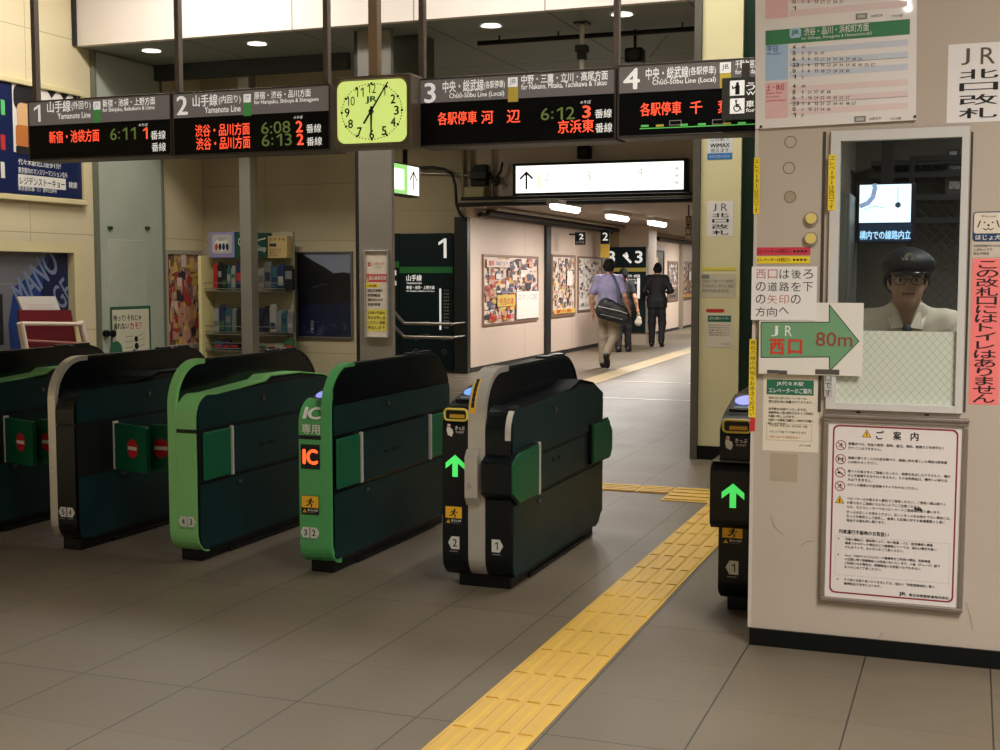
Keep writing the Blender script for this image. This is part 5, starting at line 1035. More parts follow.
# ================================================================ STAINLESS COLUMN NOTICE
cpl = facing(10.25 - .002); q = cpl.rect(365.5, 250.2, 389.3, 337.5)
def colnot(b, pl, q, d):
    W_, H_ = q[2] - q[0], q[3] - q[1]; y = lambda f: q[3] - H_ * f; x = lambda f: q[0] + W_ * f
    b.annulus(pl, x(.18), y(.15), .014, .02, d, M('prohibition_red'), 18); b.text(pl, '6', x(.12), y(.17), x(.22), y(.12), d, RED, .03); b.text(pl, 'お知らせ', x(.34), y(.16), x(.85), y(.125), d, M('faded_red_ink'), .01); b.text(pl, 'のりかえ', x(.38), y(.2), x(.75), y(.17), d, GREY, 0, 1)
    b.fr(pl, x(.02), y(.36), x(.98), y(.265), d, M('banner_red', (196, 74, 66), .6)); b.text(pl, '駆込乗車危険', x(.14), y(.335), x(.94), y(.285), d + .0006, PAPER, .02); b.flat(pl, [(x(.03), y(.35)), (x(.13), y(.35)), (x(.08), y(.28))], d + .0006, WARN)
    b.fr(pl, x(.0), y(.425), x(.6), y(.375), d, TAPE); b.text(pl, '本日の運転', x(.12), y(.415), x(.5), y(.388), d + .0006, INK, .01)
    b.lines(pl, ['遅延区間運休', '振替輸送', '運転見合わせ中', '各駅停車'], x(.08), y(.44), W_ * .7, H_ * .055, d, INK, .02); b.fr(pl, x(.02), y(.94), x(.98), y(.68), d, M('notice_yellow', (230, 218, 92), .6)); b.lines(pl, ['お身体の不自由な', '方はお申し出', 'ください 係員', '呼出します'], x(.08), y(.70), W_ * .8, H_ * .058, d + .0006, BROWN, .01)
poster(cpl, q, 'tall narrow framed notice with red and yellow bands on the stainless column', ALU, .012, M('notice_cream', (220, 208, 190), .6), colnot)
# ================================================================ BACK WALL POSTER AND KIOSK
bk = facing(YBACK - .002); q = bk.rect(296.5, 251.5, 353.5, 338.5)
def mount(b, pl, q, d):
    u0, v0, u1, v1 = q; W_, H_ = u1 - u0, v1 - v0; X = lambda f: u0 + W_ * f; Y = lambda f: v1 - H_ * f
    b.fr(pl, u0, v0, u1, v1, d, M('poster_sky', (128, 134, 150), .4))
    b.flat(pl, [(X(0), Y(1)), (X(1), Y(1)), (X(1), Y(.24)), (X(.85), Y(.225)), (X(.68), Y(.24)), (X(.5), Y(.16)), (X(.3), Y(.09)), (X(.1), Y(.005)), (X(0), Y(0))], d + .0006, M('poster_mountain', (14, 16, 20), .4))
    b.flat(pl, [(X(0), Y(1)), (X(1), Y(1)), (X(1), Y(.55)), (X(.7), Y(.62)), (X(.3), Y(.6)), (X(0), Y(.66))], d + .0012, M('poster_lake', (20, 30, 54), .35)); b.line(pl, [(X(.3), Y(.41)), (X(.5), Y(.36)), (X(.55), Y(.37))], .008, d + .0018, M('poster_river', (60, 66, 74), .4))
    rs = random.Random(2)
    for k in range(26): b.disc(pl, X(rs.uniform(.1, .95)), Y(rs.uniform(.8, .98)), rs.uniform(.006, .02), d + .0018, M('poster_town', (50, 58, 84), .4), 8)
    b.vtext(pl, '山の旅へ', X(.24), Y(.97), X(.3), Y(.8), d + .002, LGREY); b.fr(pl, X(.38), Y(.98), X(.47), Y(.88), d + .002, M('poster_town'))
poster(bk, q, 'dark mountain and lake poster framed on the back wall behind the gates', M('frame_grey_steel', (120, 118, 112), .35, .6), .02, NAVY, mount)
# kiosk: rack panel with side board
YK = 11.85; kk = facing(YK)
u0, v0, u1, v1 = kk.rect(209.5, 232, 292, 356); g = thing('kiosk_rack', ((u0 + u1) / 2, 11.9, 0), 'kiosk display rack with bright cream side board behind the slim column', 'display rack')
RACK = M('rack_panel', (164, 158, 128), .6, var=.05)
MB().box(u0 + .03, u1, YK + .03, YK + .07, .1, v1, RACK).build('back_panel', g); MB().box(u0 - .01, u0 + .03, YK - .20, YK + .07, .0, kk.px(212, 256)[1], M('side_board_cream', (238, 226, 160), .5)).build('side_board', g, .004); MB().box(u0, u1, YK - .3, YK + .07, 0, .1, DARKM).build('base', g)
for y in (290.5, 333.5, 350): z = kk.px(250, y)[1]; b = MB(); rod(b, (u0 + .03, YK - .14, z + .02), (u1, YK - .14, z + .02), .006, STEEL, 6); rod(b, (u0 + .03, YK - .14, z + .08), (u1, YK - .14, z + .08), .005, STEEL, 6); b.box(u0 + .03, u1, YK - .14, YK + .03, z - .012, z, STEEL); b.build('wire_shelf', g)
ks = facing(YK - .1)
def ksign(x0, y0, x1, y1, m, label, draw, side=None):
    q = ks.rect(x0, y0, x1, y1); b = MB().obox(ks, *q, -.1, 0, side or m); b.fr(ks, *q, .0006, m); draw(b, q, .0012); return tag(b.build('header_card'), label, 'card', 'header cards over the kiosk rack')
def hc1(b, q, d):
    w, h = q[2] - q[0], q[3] - q[1]; b.plate(ks, rrect(q[0] + w * .12, q[1] + h * .16, q[2] - w * .1, q[3] - h * .1, .03), d, d + .001, LGREY); b.disc(ks, q[0] + w * .5, q[1] + h * .5, w * .28, d + .002, PAPER, 20, h * .26)
    for k, m in enumerate((RED, NAVY, NAVY, NAVY)): b.disc(ks, q[0] + w * (.3 + .14 * k), q[1] + h * .42, w * .06, d + .003, m, 12, h * .14)
    b.text(ks, 'CANDY', q[0] + w * .36, q[1] + h * .66, q[0] + w * .66, q[1] + h * .76, d + .003, INK, .02)
ksign(209, 232, 234.5, 257.5, LILAC, 'lilac and blue header card over the kiosk rack, first from the cream side board', hc1, BLUE)
def hc2(b, q, d): w, h = q[2] - q[0], q[3] - q[1]; b.text(ks, 'Green', q[0] + w * .1, q[1] + h * .5, q[0] + w * .44, q[1] + h * .8, d, PAPER, .02, 3); b.line(ks, [(q[0] + w * .62, q[1] + h * .6), (q[0] + w * .75, q[1] + h * .72), (q[0] + w * .95, q[1] + h * .78)], .014, d, PAPER); b.text(ks, 'Shop', q[0] + w * .68, q[1] + h * .2, q[0] + w * .96, q[1] + h * .5, d, PAPER, .02, 3)
ksign(235.2, 233, 267, 258, M('header_green', (18, 72, 52), .5), 'dark green header card crossed by the slim column', hc2)
def hc3(b, q, d): w, h = q[2] - q[0], q[3] - q[1]; b.fr(ks, q[0] + w * .08, q[1] + h * .52, q[0] + w * .45, q[1] + h * .66, d, NAVY); b.text(ks, 'おすすめ', q[0] + w * .08, q[1] + h * .78, q[2] - w * .08, q[1] + h * .92, d, BROWN, .02); b.lines(ks, ['新発売 限定品', '各種あります', '税込価格'], q[0] + w * .08, q[1] + h * .42, w * .8, h * .13, d, BROWN)
ksign(267.8, 236, 287, 258, M('header_tan', (184, 160, 104), .6), 'tan header card over the kiosk rack, last from the cream side board', hc3)
PK_ = {'red': (180, 40, 44), 'black': (26, 28, 30), 'white': (146, 146, 138), 'navy': (36, 44, 76), 'teal': (40, 84, 88), 'grey': (110, 112, 110), 'tan': (170, 146, 108), 'green': (52, 96, 62)}
def pm(c): return M('packet_' + c, PK_[c], .35)
def pack(x0, y0, x1, y1, cname, label, dd):
    q = ks.rect(x0, y0, x1, y1); m = pm(cname); w, h = q[2] - q[0], q[3] - q[1]; g = thing('packet', ((q[0] + q[2]) / 2, YK - .05, q[1]), label, 'packet', 'packets on the kiosk rack')
    b = MB(); pts0 = rrect(q[0], q[1], q[2], q[3] - h * .1, .008, 2); b.plate(ks, pts0, -.05 + dd, -.005 + dd, m); b.build('pouch', g, .006, seg=1)
    b = MB().obox(ks, q[0] + w * .03, q[3] - h * .14, q[2] - w * .03, q[3], -.035 + dd, -.025 + dd, m); b.build('hang_tab', g)
    f0 = R.uniform(.1, .5); f1 = f0 + R.uniform(.15, .4)
    b = MB().obox(ks, q[0] + w * .12, q[1] + h * f0, q[2] - w * .12, q[1] + h * f1, -.006 + dd, -.003 + dd, pm(R.choice(('white', 'tan', 'grey', 'navy', 'red', 'black', 'green')))); b.build('print_label', g)
ords = ('first', 'second', 'third', 'fourth', 'fifth', 'sixth', 'seventh', 'eighth', 'ninth')
for rn, y0, y1, xs, cols in (('upper', 263, 290, (213, 217.5, 222, 226.5, 231, 235.5, 258, 264, 271, 277, 284), ('red', 'black', 'black', 'teal', 'white', 'navy', 'white', 'grey', 'teal', 'navy', 'black')),
                             ('middle', 305.5, 333, (213, 219, 225, 231.5, 236.5, 257.5, 263.5, 269.5, 276, 281.5, 287), ('white', 'navy', 'teal', 'grey', 'black', 'navy', 'black', 'white', 'grey', 'teal', 'grey')),
                             ('lower', 340, 350, (214, 222, 230, 258, 267, 276, 284), ('teal', 'navy', 'black', 'white', 'tan', 'white', 'green'))):
    k = 0
    for i, (xa, cn) in enumerate(zip(xs, cols)):
        xb = min((xs + (293,))[i + 1] - .4, xa + 8.5)
        side = 'left' if xa < 245 else 'right'
        if i and side == 'right' and xs[i - 1] < 245: k = 0
        pack(xa, y0 + R.uniform(-2, 6), xb, y1 + R.uniform(-.5, .5), cn, '%s packet, %s in the %s kiosk row on the %s side of the slim column' % (cn, ords[k], rn, side), .001 * (i % 3)); k += 1
# ================================================================ LEFT WALL
lw = leftw(XL + .001)
def lrect(xa, ya0, ya1, xb, yb0, yb1): return crect(xa, ya0, ya1, xb, yb0, yb1, lw)
# big advertisement board
q0 = lrect(-60, 66, 190, 77, 92.5, 196.5)
g = thing('advertisement_board', (XL, (q0[0] + q0[2]) / 2, q0[1]), 'navy advertisement board with white lettering high on the cream wall', 'advertisement')
MB().ring(lw, q0[0], q0[1] - .06, q0[2] + .05, q0[3] + .015, .05, 0, .06, CREAMP).build('frame', g, .008)
b = MB().obox(lw, *q0, 0, .03, M('advert_navy', (16, 32, 78), .4)); d = .031
def lt(t, m, x0, y0, x1, y1, dd=0, bold=.015): b.text(lw, t, *lw.rect(x0, y0, x1, y1), d + dd, m, bold)
q = lw.rect(10, 84, 74, 156); b.fr(lw, q[0], q[1], q[2] + .02, q[3] - .03, d, PAPER)
zz = [(q[0] + (q[2] - q[0]) * (.5 + .1 * k), q[3] - .03 - (.09 if k % 2 else .0)) for k in range(6)]
b.flat(lw, [(q[0] + (q[2] - q[0]) * .5, q[3] + .0)] + [(q[2] + .02, q[3] + .0)] + zz[::-1], d + .001, INK)
# plain blocks of colour stand where the printed figure is
q2 = lw.rect(10.5, 86, 36, 112); b.plate(lw, rrect(*q2, .08), d + .0008, d + .0016, INK); q2 = lw.rect(14, 104, 34, 130); b.plate(lw, rrect(*q2, .06), d + .0018, d + .0026, M('advert_peach', (226, 180, 130), .5)); q2 = lw.rect(13, 126, 33, 148); b.plate(lw, rrect(*q2, .03), d + .003, d + .0038, M('advert_orange', (196, 116, 56), .5)); q2 = lw.rect(13, 147, 34, 155); b.plate(lw, rrect(*q2, .02), d + .004, d + .0048, INK)
lt('代々木駅北口徒歩1分!', WHITE, 15.5, 161, 58, 167); lt('東京都内のマンスリーマンションなら', WHITE, 15.5, 169.5, 64.5, 175.5); q2 = lw.rect(15.5, 176.5, 63, 188); b.fr(lw, *q2, d, PAPER); lt('レジデンストーキョー', INK, 17, 178.5, 62, 186.5, .001, .02); lt('検索', WHITE, 66, 182, 74.5, 188.5); lt('東京都知事（1）第95258号', WHITE, 15.5, 187, 54, 192, 0, .0)
q2 = lw.rect(-2, 100, 2, 115); b.fr(lw, *q2, d, JYG); q2 = lw.rect(-2, 135, 2.5, 150); b.fr(lw, *q2, d, RED); q2 = lw.rect(-2, 162, 2, 178); b.fr(lw, *q2, d, PAPER); b.build('sheet', g)
# lower display window with blue poster
qa = lrect(-70, 238, 420, 74, 243.5, 400); u1f, v1f = qa[2], qa[3]
qi = (qa[0], .7, lw.px(67.5, 300)[0], lw.px(40, 252.3)[1])
g = thing('display_case', (XL, (qa[0] + qa[2]) / 2, .6), 'cream framed display case with blue lettered poster on the cream wall', 'display case')
b = MB(); b.ring(lw, qa[0], .6, u1f, v1f, .001, 0, .09, CREAMP); b.obox(lw, qa[0], qi[3], u1f, v1f, 0, .09, CREAMP).obox(lw, qi[2], .6, u1f, qi[3], 0, .09, CREAMP).obox(lw, qa[0], .6, qi[2], .7, 0, .09, CREAMP); b.build('frame', g, .008)
b = MB().obox(lw, qa[0] + .02, .7, qi[2], qi[3], 0, .012, M('case_grey', (112, 112, 116), .5, var=.1)); PB = M('poster_royal_blue', (24, 58, 124), .4)
P2 = lambda x, y: lw.px(x, y)
b.flat(lw, [P2(67.4, 352), P2(10, 352), P2(7, 325), P2(13, 287), P2(30, 275), P2(46, 254), P2(67.4, 253)], .013, PB); b.flat(lw, [P2(67.4, 354), P2(40, 353), P2(36, 315), P2(44, 270), P2(50, 254), P2(67.4, 253)], .0134, M('poster_navy_blue', (14, 26, 66), .4))
sl = Plane(lw.P(*P2(22, 314), .0), (0, .80, .60), (0, -.60, .80), (1, 0, 0)); 
L1 = .0 ; k_ = (P2(61, 250)[0] - P2(22, 314)[0]); ln = math.hypot(P2(61, 262)[0] - P2(22, 306)[0], P2(61, 262)[1] - P2(22, 306)[1])
b.text(sl, 'MANO', .02, .02, ln * .98, .30, .0142, M('poster_pale_letter', (120, 132, 158), .4), .03, 3); b.text(sl, 'GE', ln * .62, -.30, ln * .95, -.06, .0142, M('poster_pale_letter'), .01, 3)
b.fr(lw, *lw.rect(-3, 283, 12, 284.5), .013, GREY); b.fr(lw, *lw.rect(-3, 294, 2, 345), .013, INK); b.build('poster_sheet', g)
# leaflet rack standing before it
rk = leftw(XL + .45); Pp = lambda x, y, d=0.0: rk.P(*rk.px(x, y), d)
g = thing('leaflet_rack', Pp(48, 420), 'maroon leaflet rack with pale rails below the navy advertisement', 'rack'); PALE = M('pale_rail', (232, 214, 196), .5)
b = MB(); pts = [rk.px(*p) for p in ((18.5, 310), (71, 310), (79, 356), (24, 356))][::-1]; b.plate(rk, pts, -.02, 0, MAROON); b.build('backboard', g)
for (xa, ya, xb, yb) in ((15.5, 322.5, 25, 372), (76, 321.5, 88, 372)): rod(MB(), Pp(xa, ya, .05), Pp(xb, yb, .05), .03, PALE, 10).build('side_rail', g)
rod(MB(), Pp(15.5, 323.5, .06), Pp(77, 324, .06), .018, PALE, 10).build('cross_rail', g); rod(MB(), Pp(21, 340.5, .05), Pp(80, 343.5, .05), .012, M('rail_dull', (170, 110, 104), .5), 10).build('cross_rail', g)
for xa, xb in ((25, 29), (86, 88)): rod(MB(), Pp(xa, 370, .05), Vector((XL + .5, Pp(xb, 372).y, 0)), .028, PALE, 10).build('leg', g)
b = MB(); pts = [rk.px(*p) for p in ((20, 296.5), (58, 296.3), (63.5, 311), (26, 311))][::-1]; b.plate(rk, pts, -.05, -.03, PAPER); b.line(rk, [rk.px(30, 305), rk.px(56, 305)], .006, -.0295, PPINK); b.line(rk, [rk.px(31, 308), rk.px(58, 308)], .006, -.0295, PPINK)
tag(b.build('leaflet'), 'pale printed leaflet standing in the maroon leaflet rack', 'leaflet')
# grey-green steel hydrant cupboard
q = lrect(91.5, 50, 400, 155.5, 60, 400); HYD = M('grey_green_steel', (178, 184, 168), .5, var=.06, vs=2)
g = thing('steel_cupboard', (XL, (q[0] + q[2]) / 2, 0), 'tall grey-green steel cupboard set in the cream wall', 'cupboard')
MB().obox(lw, q[0], 0, q[2], ZSOF - .01, 0, .04, HYD).build('body', g, .006); MB().obox(lw, q[0] - .035, 0, q[0], ZSOF - .01, 0, .05, M('cupboard_trim', (112, 116, 100), .5)).obox(lw, q[2], 0, q[2] + .035, ZSOF - .01, 0, .05, M('cupboard_trim', (112, 116, 100), .5)).build('frame', g, .004)
q2 = lrect(104, 239.5, 298, 141.5, 240.5, 296.5); qd = (q2[0], .4, q2[2], q2[3]); do = MB().obox(lw, *qd, .04, .05, M('cupboard_door_paint', (180, 186, 168), .5, var=.07, vs=3)).build('door', g, .004)
b = MB()
for x in (106, 143.5): u, v = lw.px(x, 228); b.obox(lw, u - .03, v - .015, u + .03, v + .015, .04, .06, M('latch_green', (30, 60, 44), .5))
b.build('latch', g)
for x, nm in ((101.5, 'knob'), (108, 'knob')):
    u, v = lw.px(x, 333.5); MB().disc(lw, u, v, .035, .075, BLACK, 18, d0=.04).build('knob', g, .01)
q = lrect(105.5, 306.5, 362, 146, 306, 362); lw2 = leftw(XL + .053)
b = MB().obox(lw2, *q, 0, .002, M('sticker_border_green', (40, 92, 70), .6)); t_ = .03; b.fr(lw2, q[0] + t_, q[1], q[2] - t_, q[3] - t_, .0026, M('sticker_sheet', (214, 212, 184), .6)); W_, H_ = q[2] - q[0], q[3] - q[1]
def lt2(t, m, x0, y0, x1, y1, bold=.03): b.text(lw2, t, *lw2.rect(x0, y0, x1, y1), .0032, m, bold)
lt2('待って! それじゃ', INK, 113, 314.5, 141, 321); lt2('通れない', INK, 113, 323, 128.5, 329.5); lt2('カモ？', M('orange_red_print', (206, 84, 50), .6), 129.5, 322, 141.5, 329)
for x, y, r in ((136, 339, .03), (136.5, 346, .035), (134, 352, .03), (116, 351, .10)): u, v = lw2.px(x, y); b.disc(lw2, u, v, r, .0032, DGREEN if r < .05 else M('sticker_green_blob', (46, 104, 78), .6), 14)
for y in (337, 342, 348): b.line(lw2, [lw2.px(125, y), lw2.px(133, y - 1)], .006, .0032, GREY); b.line(lw2, [lw2.px(138, y - 1), lw2.px(144, y - 4)], .006, .0032, GREY)
tag(b.build('caution_poster'), 'white caution poster with green border stuck on the grey-green cupboard', 'poster')
# framed poster right of the cupboard
def pinkp(b, pl, q, d):
    rnd = random.Random(12); u0, v0, u1, v1 = q; W_, H_ = u1 - u0, v1 - v0
    for k in range(9):
        a = u0 + W_ * k / 9; b.fr(pl, a, v0, a + W_ / 9, v1, d, (M('poster_crimson', (150, 40, 56), .4), PAL[11], PAL[5], PAL[6], PAL[0], PAL[7], PAL[6], PAL[0], PAL[4])[k])
    collage(b, pl, u0, v0, u1, v1, 70, d + .001, rnd, [PAL[i] for i in (0, 2, 5, 6, 7, 4, 10)], .04, .18)
poster(lw, lrect(162.8, 249.5, 350.5, 200.8, 250.5, 347), 'tall framed pink and tan poster between the steel cupboard and the kiosk', M('frame_pale', (196, 190, 170), .4, .3), .05, PAPER, pinkp)
# ================================================================ TACTILE PAVING
TACT = M('tactile_yellow', (214, 174, 80), .5, var=.06, vs=5)
def tactile(name, x0, x1, y0, y1, label, along=True):
    b = MB().box(x0, x1, y0, y1, 0, .004, TACT); n = 4
    if along:
        w = x1 - x0
        k0 = y0
        while k0 < y1 - .05:
            k1 = min(k0 + .30, y1)
            for i in range(n):
                c = x0 + w * (i + .5) / n; b.prism([(c - .028, k0 + .012), (c + .028, k0 + .012), (c + .028, k1 - .012), (c - .028, k1 - .012)][::1], lambda u, v: (u, v, .004), lambda u, v: (c + (u - c) * .7, v, .009), TACT)
            k0 += .30
    else:
        w = y1 - y0; k0 = x0
        while k0 < x1 - .05:
            k1 = min(k0 + .30, x1)
            for i in range(n):
                c = y0 + w * (i + .5) / n; b.box(k0 + .012, k1 - .012, c - .022, c + .022, .004, .009, TACT)
            k0 += .30
    return tag(b.build(name), label, 'tactile paving')
ya = at(707.7, 503.5, Z=0).y
tactile('tactile_path', -1.555, -1.255, 1.6, ya, 'yellow ribbed tactile guiding path running between the gates toward the corridor')
w2 = at(664, 497.5, Z=0); tactile('tactile_path', w2.x, -1.2, ya + .002, at(700, 489, Z=0).y, 'yellow tactile block where the guiding path turns at the gates', False)
y2, y3 = at(640, 492.3, Z=0).y, at(640, 486, Z=0).y
tactile('tactile_path', -4.2, w2.x - .002, y2, y3, 'narrow yellow tactile branch leading left behind the steel spined gate', False)
TOLD = M('tactile_old', (176, 156, 116), .5, var=.08, vs=4)
a0, a1 = at(600, 378.5, Z=0), at(692, 349.5, Z=0); wv = .34; b = MB(); dv = (a1 - a0).normalized(); nv = Vector((-dv.y, dv.x, 0)); s0, s1 = a0 - dv * 3.2, a1 + dv * 9
b.prism([(s0 - nv * wv / 2)[:2], (s1 - nv * wv / 2)[:2], (s1 + nv * wv / 2)[:2], (s0 + nv * wv / 2)[:2]], lambda u, v: (u, v, 0), lambda u, v: (u, v, .005), TOLD)
tag(b.build('tactile_path'), 'worn pale yellow tactile path along the corridor floor by the walkers', 'tactile paving')
# pale joint strips across the passage floor
for ya_, yb_, lb in ((398, 402, 'nearer pale metal joint strip across the passage floor'), (381, 382.6, 'farther pale metal joint strip across the passage floor')):
    a = at(603, ya_, Z=0); c = at(691, yb_, Z=0); tag(MB().box(-7.0, -1.5, a.y - .05, a.y + .05, 0, .003, M('joint_strip', (176, 166, 150), .35, .4)).build('joint_strip'), lb, 'floor strip')
# ================================================================ PEOPLE (continuous surfaces grown around posed limbs)
SKIN = M('skin', (176, 130, 104), .55, var=.03, vs=30); HAIR = M('black_hair', (14, 12, 12), .75, spec=.2)
def cap(a, b, ra, rb, k=.02, s=(1, 1, 1)): return ('c', np.array(a, float), np.array(b, float), ra, rb, k, np.array(s, float))
def ell(c, r, k=.02): return ('e', np.array(c, float), np.array(r, float), None, None, k, None)
def nets(prims, vox, clips=(), cuts=(), wob=None):
    lo = np.full(3, 1e9); hi = -lo
    for p in prims:
        if p[0] == 'c': r = max(p[3], p[4]) / min(1, p[6].min()); lo = np.minimum(lo, np.minimum(p[1], p[2]) - r); hi = np.maximum(hi, np.maximum(p[1], p[2]) + r)
        else: lo = np.minimum(lo, p[1] - p[2]); hi = np.maximum(hi, p[1] + p[2])
    lo -= 3 * vox; hi += 3 * vox; n = np.ceil((hi - lo) / vox).astype(int) + 1
    ax = [lo[i] + vox * np.arange(n[i]) for i in range(3)]; D = np.full(n, .2, np.float32)
    def block(a, b, m):
        i0 = np.maximum(0, ((a - m - lo) / vox).astype(int)); i1 = np.minimum(n, ((b + m - lo) / vox).astype(int) + 2); return tuple(slice(x, y) for x, y in zip(i0, i1))
    def dist(p, sl):
        X, Y, Z = np.meshgrid(*[ax[i][sl[i]] for i in range(3)], indexing='ij')
        if p[0] == 'e':
            q = np.stack(((X - p[1][0]) / p[2][0], (Y - p[1][1]) / p[2][1], (Z - p[1][2]) / p[2][2])); l = np.sqrt((q ** 2).sum(0)); return (l - 1) * p[2].min() * np.where(l > .3, 1, 1)
        s = p[6]; A = p[1] * s; B = p[2] * s; ba = B - A; PX, PY, PZ = X * s[0] - A[0], Y * s[1] - A[1], Z * s[2] - A[2]
        h = np.clip((PX * ba[0] + PY * ba[1] + PZ * ba[2]) / max(ba @ ba, 1e-9), 0, 1)
        return np.sqrt((PX - h * ba[0]) ** 2 + (PY - h * ba[1]) ** 2 + (PZ - h * ba[2]) ** 2) - (p[3] + (p[4] - p[3]) * h)
    for p in prims:
        if p[0] == 'c': r = max(p[3], p[4]) / min(1, p[6].min()); a, b = np.minimum(p[1], p[2]) - r, np.maximum(p[1], p[2]) + r
        else: a, b = p[1] - p[2], p[1] + p[2]
        sl = block(a, b, .07); d = dist(p, sl); o = D[sl]; k = p[5]; h = np.clip(.5 + .5 * (o - d) / k, 0, 1); D[sl] = o * (1 - h) + d * h - k * h * (1 - h)
    for p in cuts:
        r = max(p[3], p[4]) if p[0] == 'c' else 0; a, b = (np.minimum(p[1], p[2]) - r, np.maximum(p[1], p[2]) + r) if p[0] == 'c' else (p[1] - p[2], p[1] + p[2])
        sl = block(a, b, .03); d = -dist(p, sl); o = D[sl]; k = p[5]; h = np.clip(.5 - .5 * (o - d) / k, 0, 1); D[sl] = o * (1 - h) + d * h + k * h * (1 - h)
    if wob or clips:
        X, Y, Z = np.meshgrid(*ax, indexing='ij')
        if wob: D += (wob[0] * np.sin(X * wob[1] + 2 * np.sin(Z * wob[1] * .6)) * np.sin(Z * wob[1] * .8 + 3 * Y * wob[1] * .3)).astype(np.float32)
        for nx, ny, nz, c in clips: D = np.maximum(D, (nx * X + ny * Y + nz * Z - c).astype(np.float32))
    S = D < 0; N = np.array(n) - 1; cs = [(i, j, k) for i in (0, 1) for j in (0, 1) for k in (0, 1)]
    C = lambda A, i, j, k: A[i:N[0] + i, j:N[1] + j, k:N[2] + k]
    cnt = sum(C(S, *c).astype(np.int8) for c in cs); act = (cnt > 0) & (cnt < 8); ids = np.full(N, -1); w = np.argwhere(act); ids[act] = np.arange(len(w))
    acc = np.zeros((len(w), 3)); num = np.zeros(len(w)); vals = {c: C(D, *c)[act] for c in cs}
    for a in cs:
        for axi in range(3):
            if a[axi] == 0:
                b = tuple(1 if i == axi else a[i] for i in range(3)); va, vb = vals[a], vals[b]; m = (va < 0) != (vb < 0); t = np.where(m, va / np.where(m, va - vb, 1), 0)
                q = np.array(a, float)[None].repeat(len(w), 0); q[:, axi] += t; acc[m] += q[m]; num[m] += 1
    V = lo + vox * (w + acc / num[:, None]); Fs = []
    for axi in range(3):
        u, v = (axi + 1) % 3, (axi + 2) % 3; sl0 = [slice(0, N[i]) for i in range(3)]; sl1 = list(sl0); sl1[axi] = slice(1, N[axi] + 1)
        s0, s1 = S[tuple(sl0)], S[tuple(sl1)]; e = np.argwhere(s0 != s1); e = e[(e[:, u] > 0) & (e[:, v] > 0)]
        du = np.zeros(3, int); du[u] = 1; dv = np.zeros(3, int); dv[v] = 1; g = lambda q: ids[q[:, 0], q[:, 1], q[:, 2]]
        f = np.stack((g(e - du - dv), g(e - dv), g(e), g(e - du)), 1); flip = ~s0[e[:, 0], e[:, 1], e[:, 2]]; f[flip] = f[flip][:, ::-1]; Fs.append(f)
    return V, np.concatenate(Fs)
def grow(name, prims, vox, mats, parent, clips=(), cuts=(), wob=None, paint=None):
    V, Fc = nets(prims, vox, clips, cuts, wob); me = bpy.data.meshes.new(name); me.from_pydata(V.tolist(), [], Fc.tolist())
    for m in (mats if isinstance(mats, (list, tuple)) else [mats]): me.materials.append(m)
    me.polygons.foreach_set('use_smooth', [True] * len(me.polygons))
    if paint: me.polygons.foreach_set('material_index', paint(V[Fc].mean(1)).astype(int).tolist())
    me.update(); o = bpy.data.objects.new(name, me); COL.objects.link(o); o.parent = parent; ORG[o.name] = Vector((0, 0, 0)); return o
def hand(w, d, side, curl=.5, up=(0, 1, 0)):
    """palm, four bent fingers of unequal length and a thumb leaving the side of the palm; w wrist, d direction of the hand, side towards the thumb"""
    w = np.array(w, float); d = np.array(d, float); d /= np.linalg.norm(d); t = np.array(side, float); t -= d * (t @ d); t /= np.linalg.norm(t); n = np.cross(d, t); n = n if n @ np.array(up, float) > 0 else -n
    P = [cap(w, w + d * .03, .024, .03, .015), cap(w + d * .03 - t * .022, w + d * .085 - t * .025, .016, .015, .012), cap(w + d * .03, w + d * .09, .018, .016, .012), cap(w + d * .03 + t * .022, w + d * .085 + t * .022, .017, .014, .012)]
    for i, L in enumerate((.062, .075, .08, .07)):
        o = w + d * .088 + t * (-.033 + .022 * i); a = o + d * L * .5 + n * L * .18 * curl; b = a + d * L * (.55 - .3 * curl) + n * L * .5 * curl; P += [cap(o, a, .0095, .009, .004), cap(a, b, .009, .0075, .004)]
    o = w + d * .03 + t * .028; a = o + t * .03 + d * .03 + n * .008; P += [cap(o, a, .012, .0105, .008), cap(a, a + d * .03 + t * .004 + n * .01, .0105, .009, .004)]
    return P
def limbs(J, sc=1.0):
    P = []
    for s in 'LR':
        hp, kn, an, ba, to = (np.array(J[k + s]) for k in ('hip', 'knee', 'ankle', 'ball', 'toe'))
        P += [cap(hp, kn, .083 * sc, .058 * sc, .04), cap(kn, kn + (an - kn) * .35, .056 * sc, .058 * sc, .03), cap(kn + (an - kn) * .35, an, .058 * sc, .038 * sc, .03), cap(an - (0, .03, .03), ba, .036, .034, .02), cap(ba, to, .034, .026, .015)]
        sh, el, wr = (np.array(J[k + s]) for k in ('shoulder', 'elbow', 'wrist'))
        P += [cap(sh, el, .052 * sc, .040 * sc, .03), cap(el, el + (wr - el) * .35, .040 * sc, .042 * sc, .02), cap(el + (wr - el) * .35, wr, .042 * sc, .026 * sc, .02)]
    return P
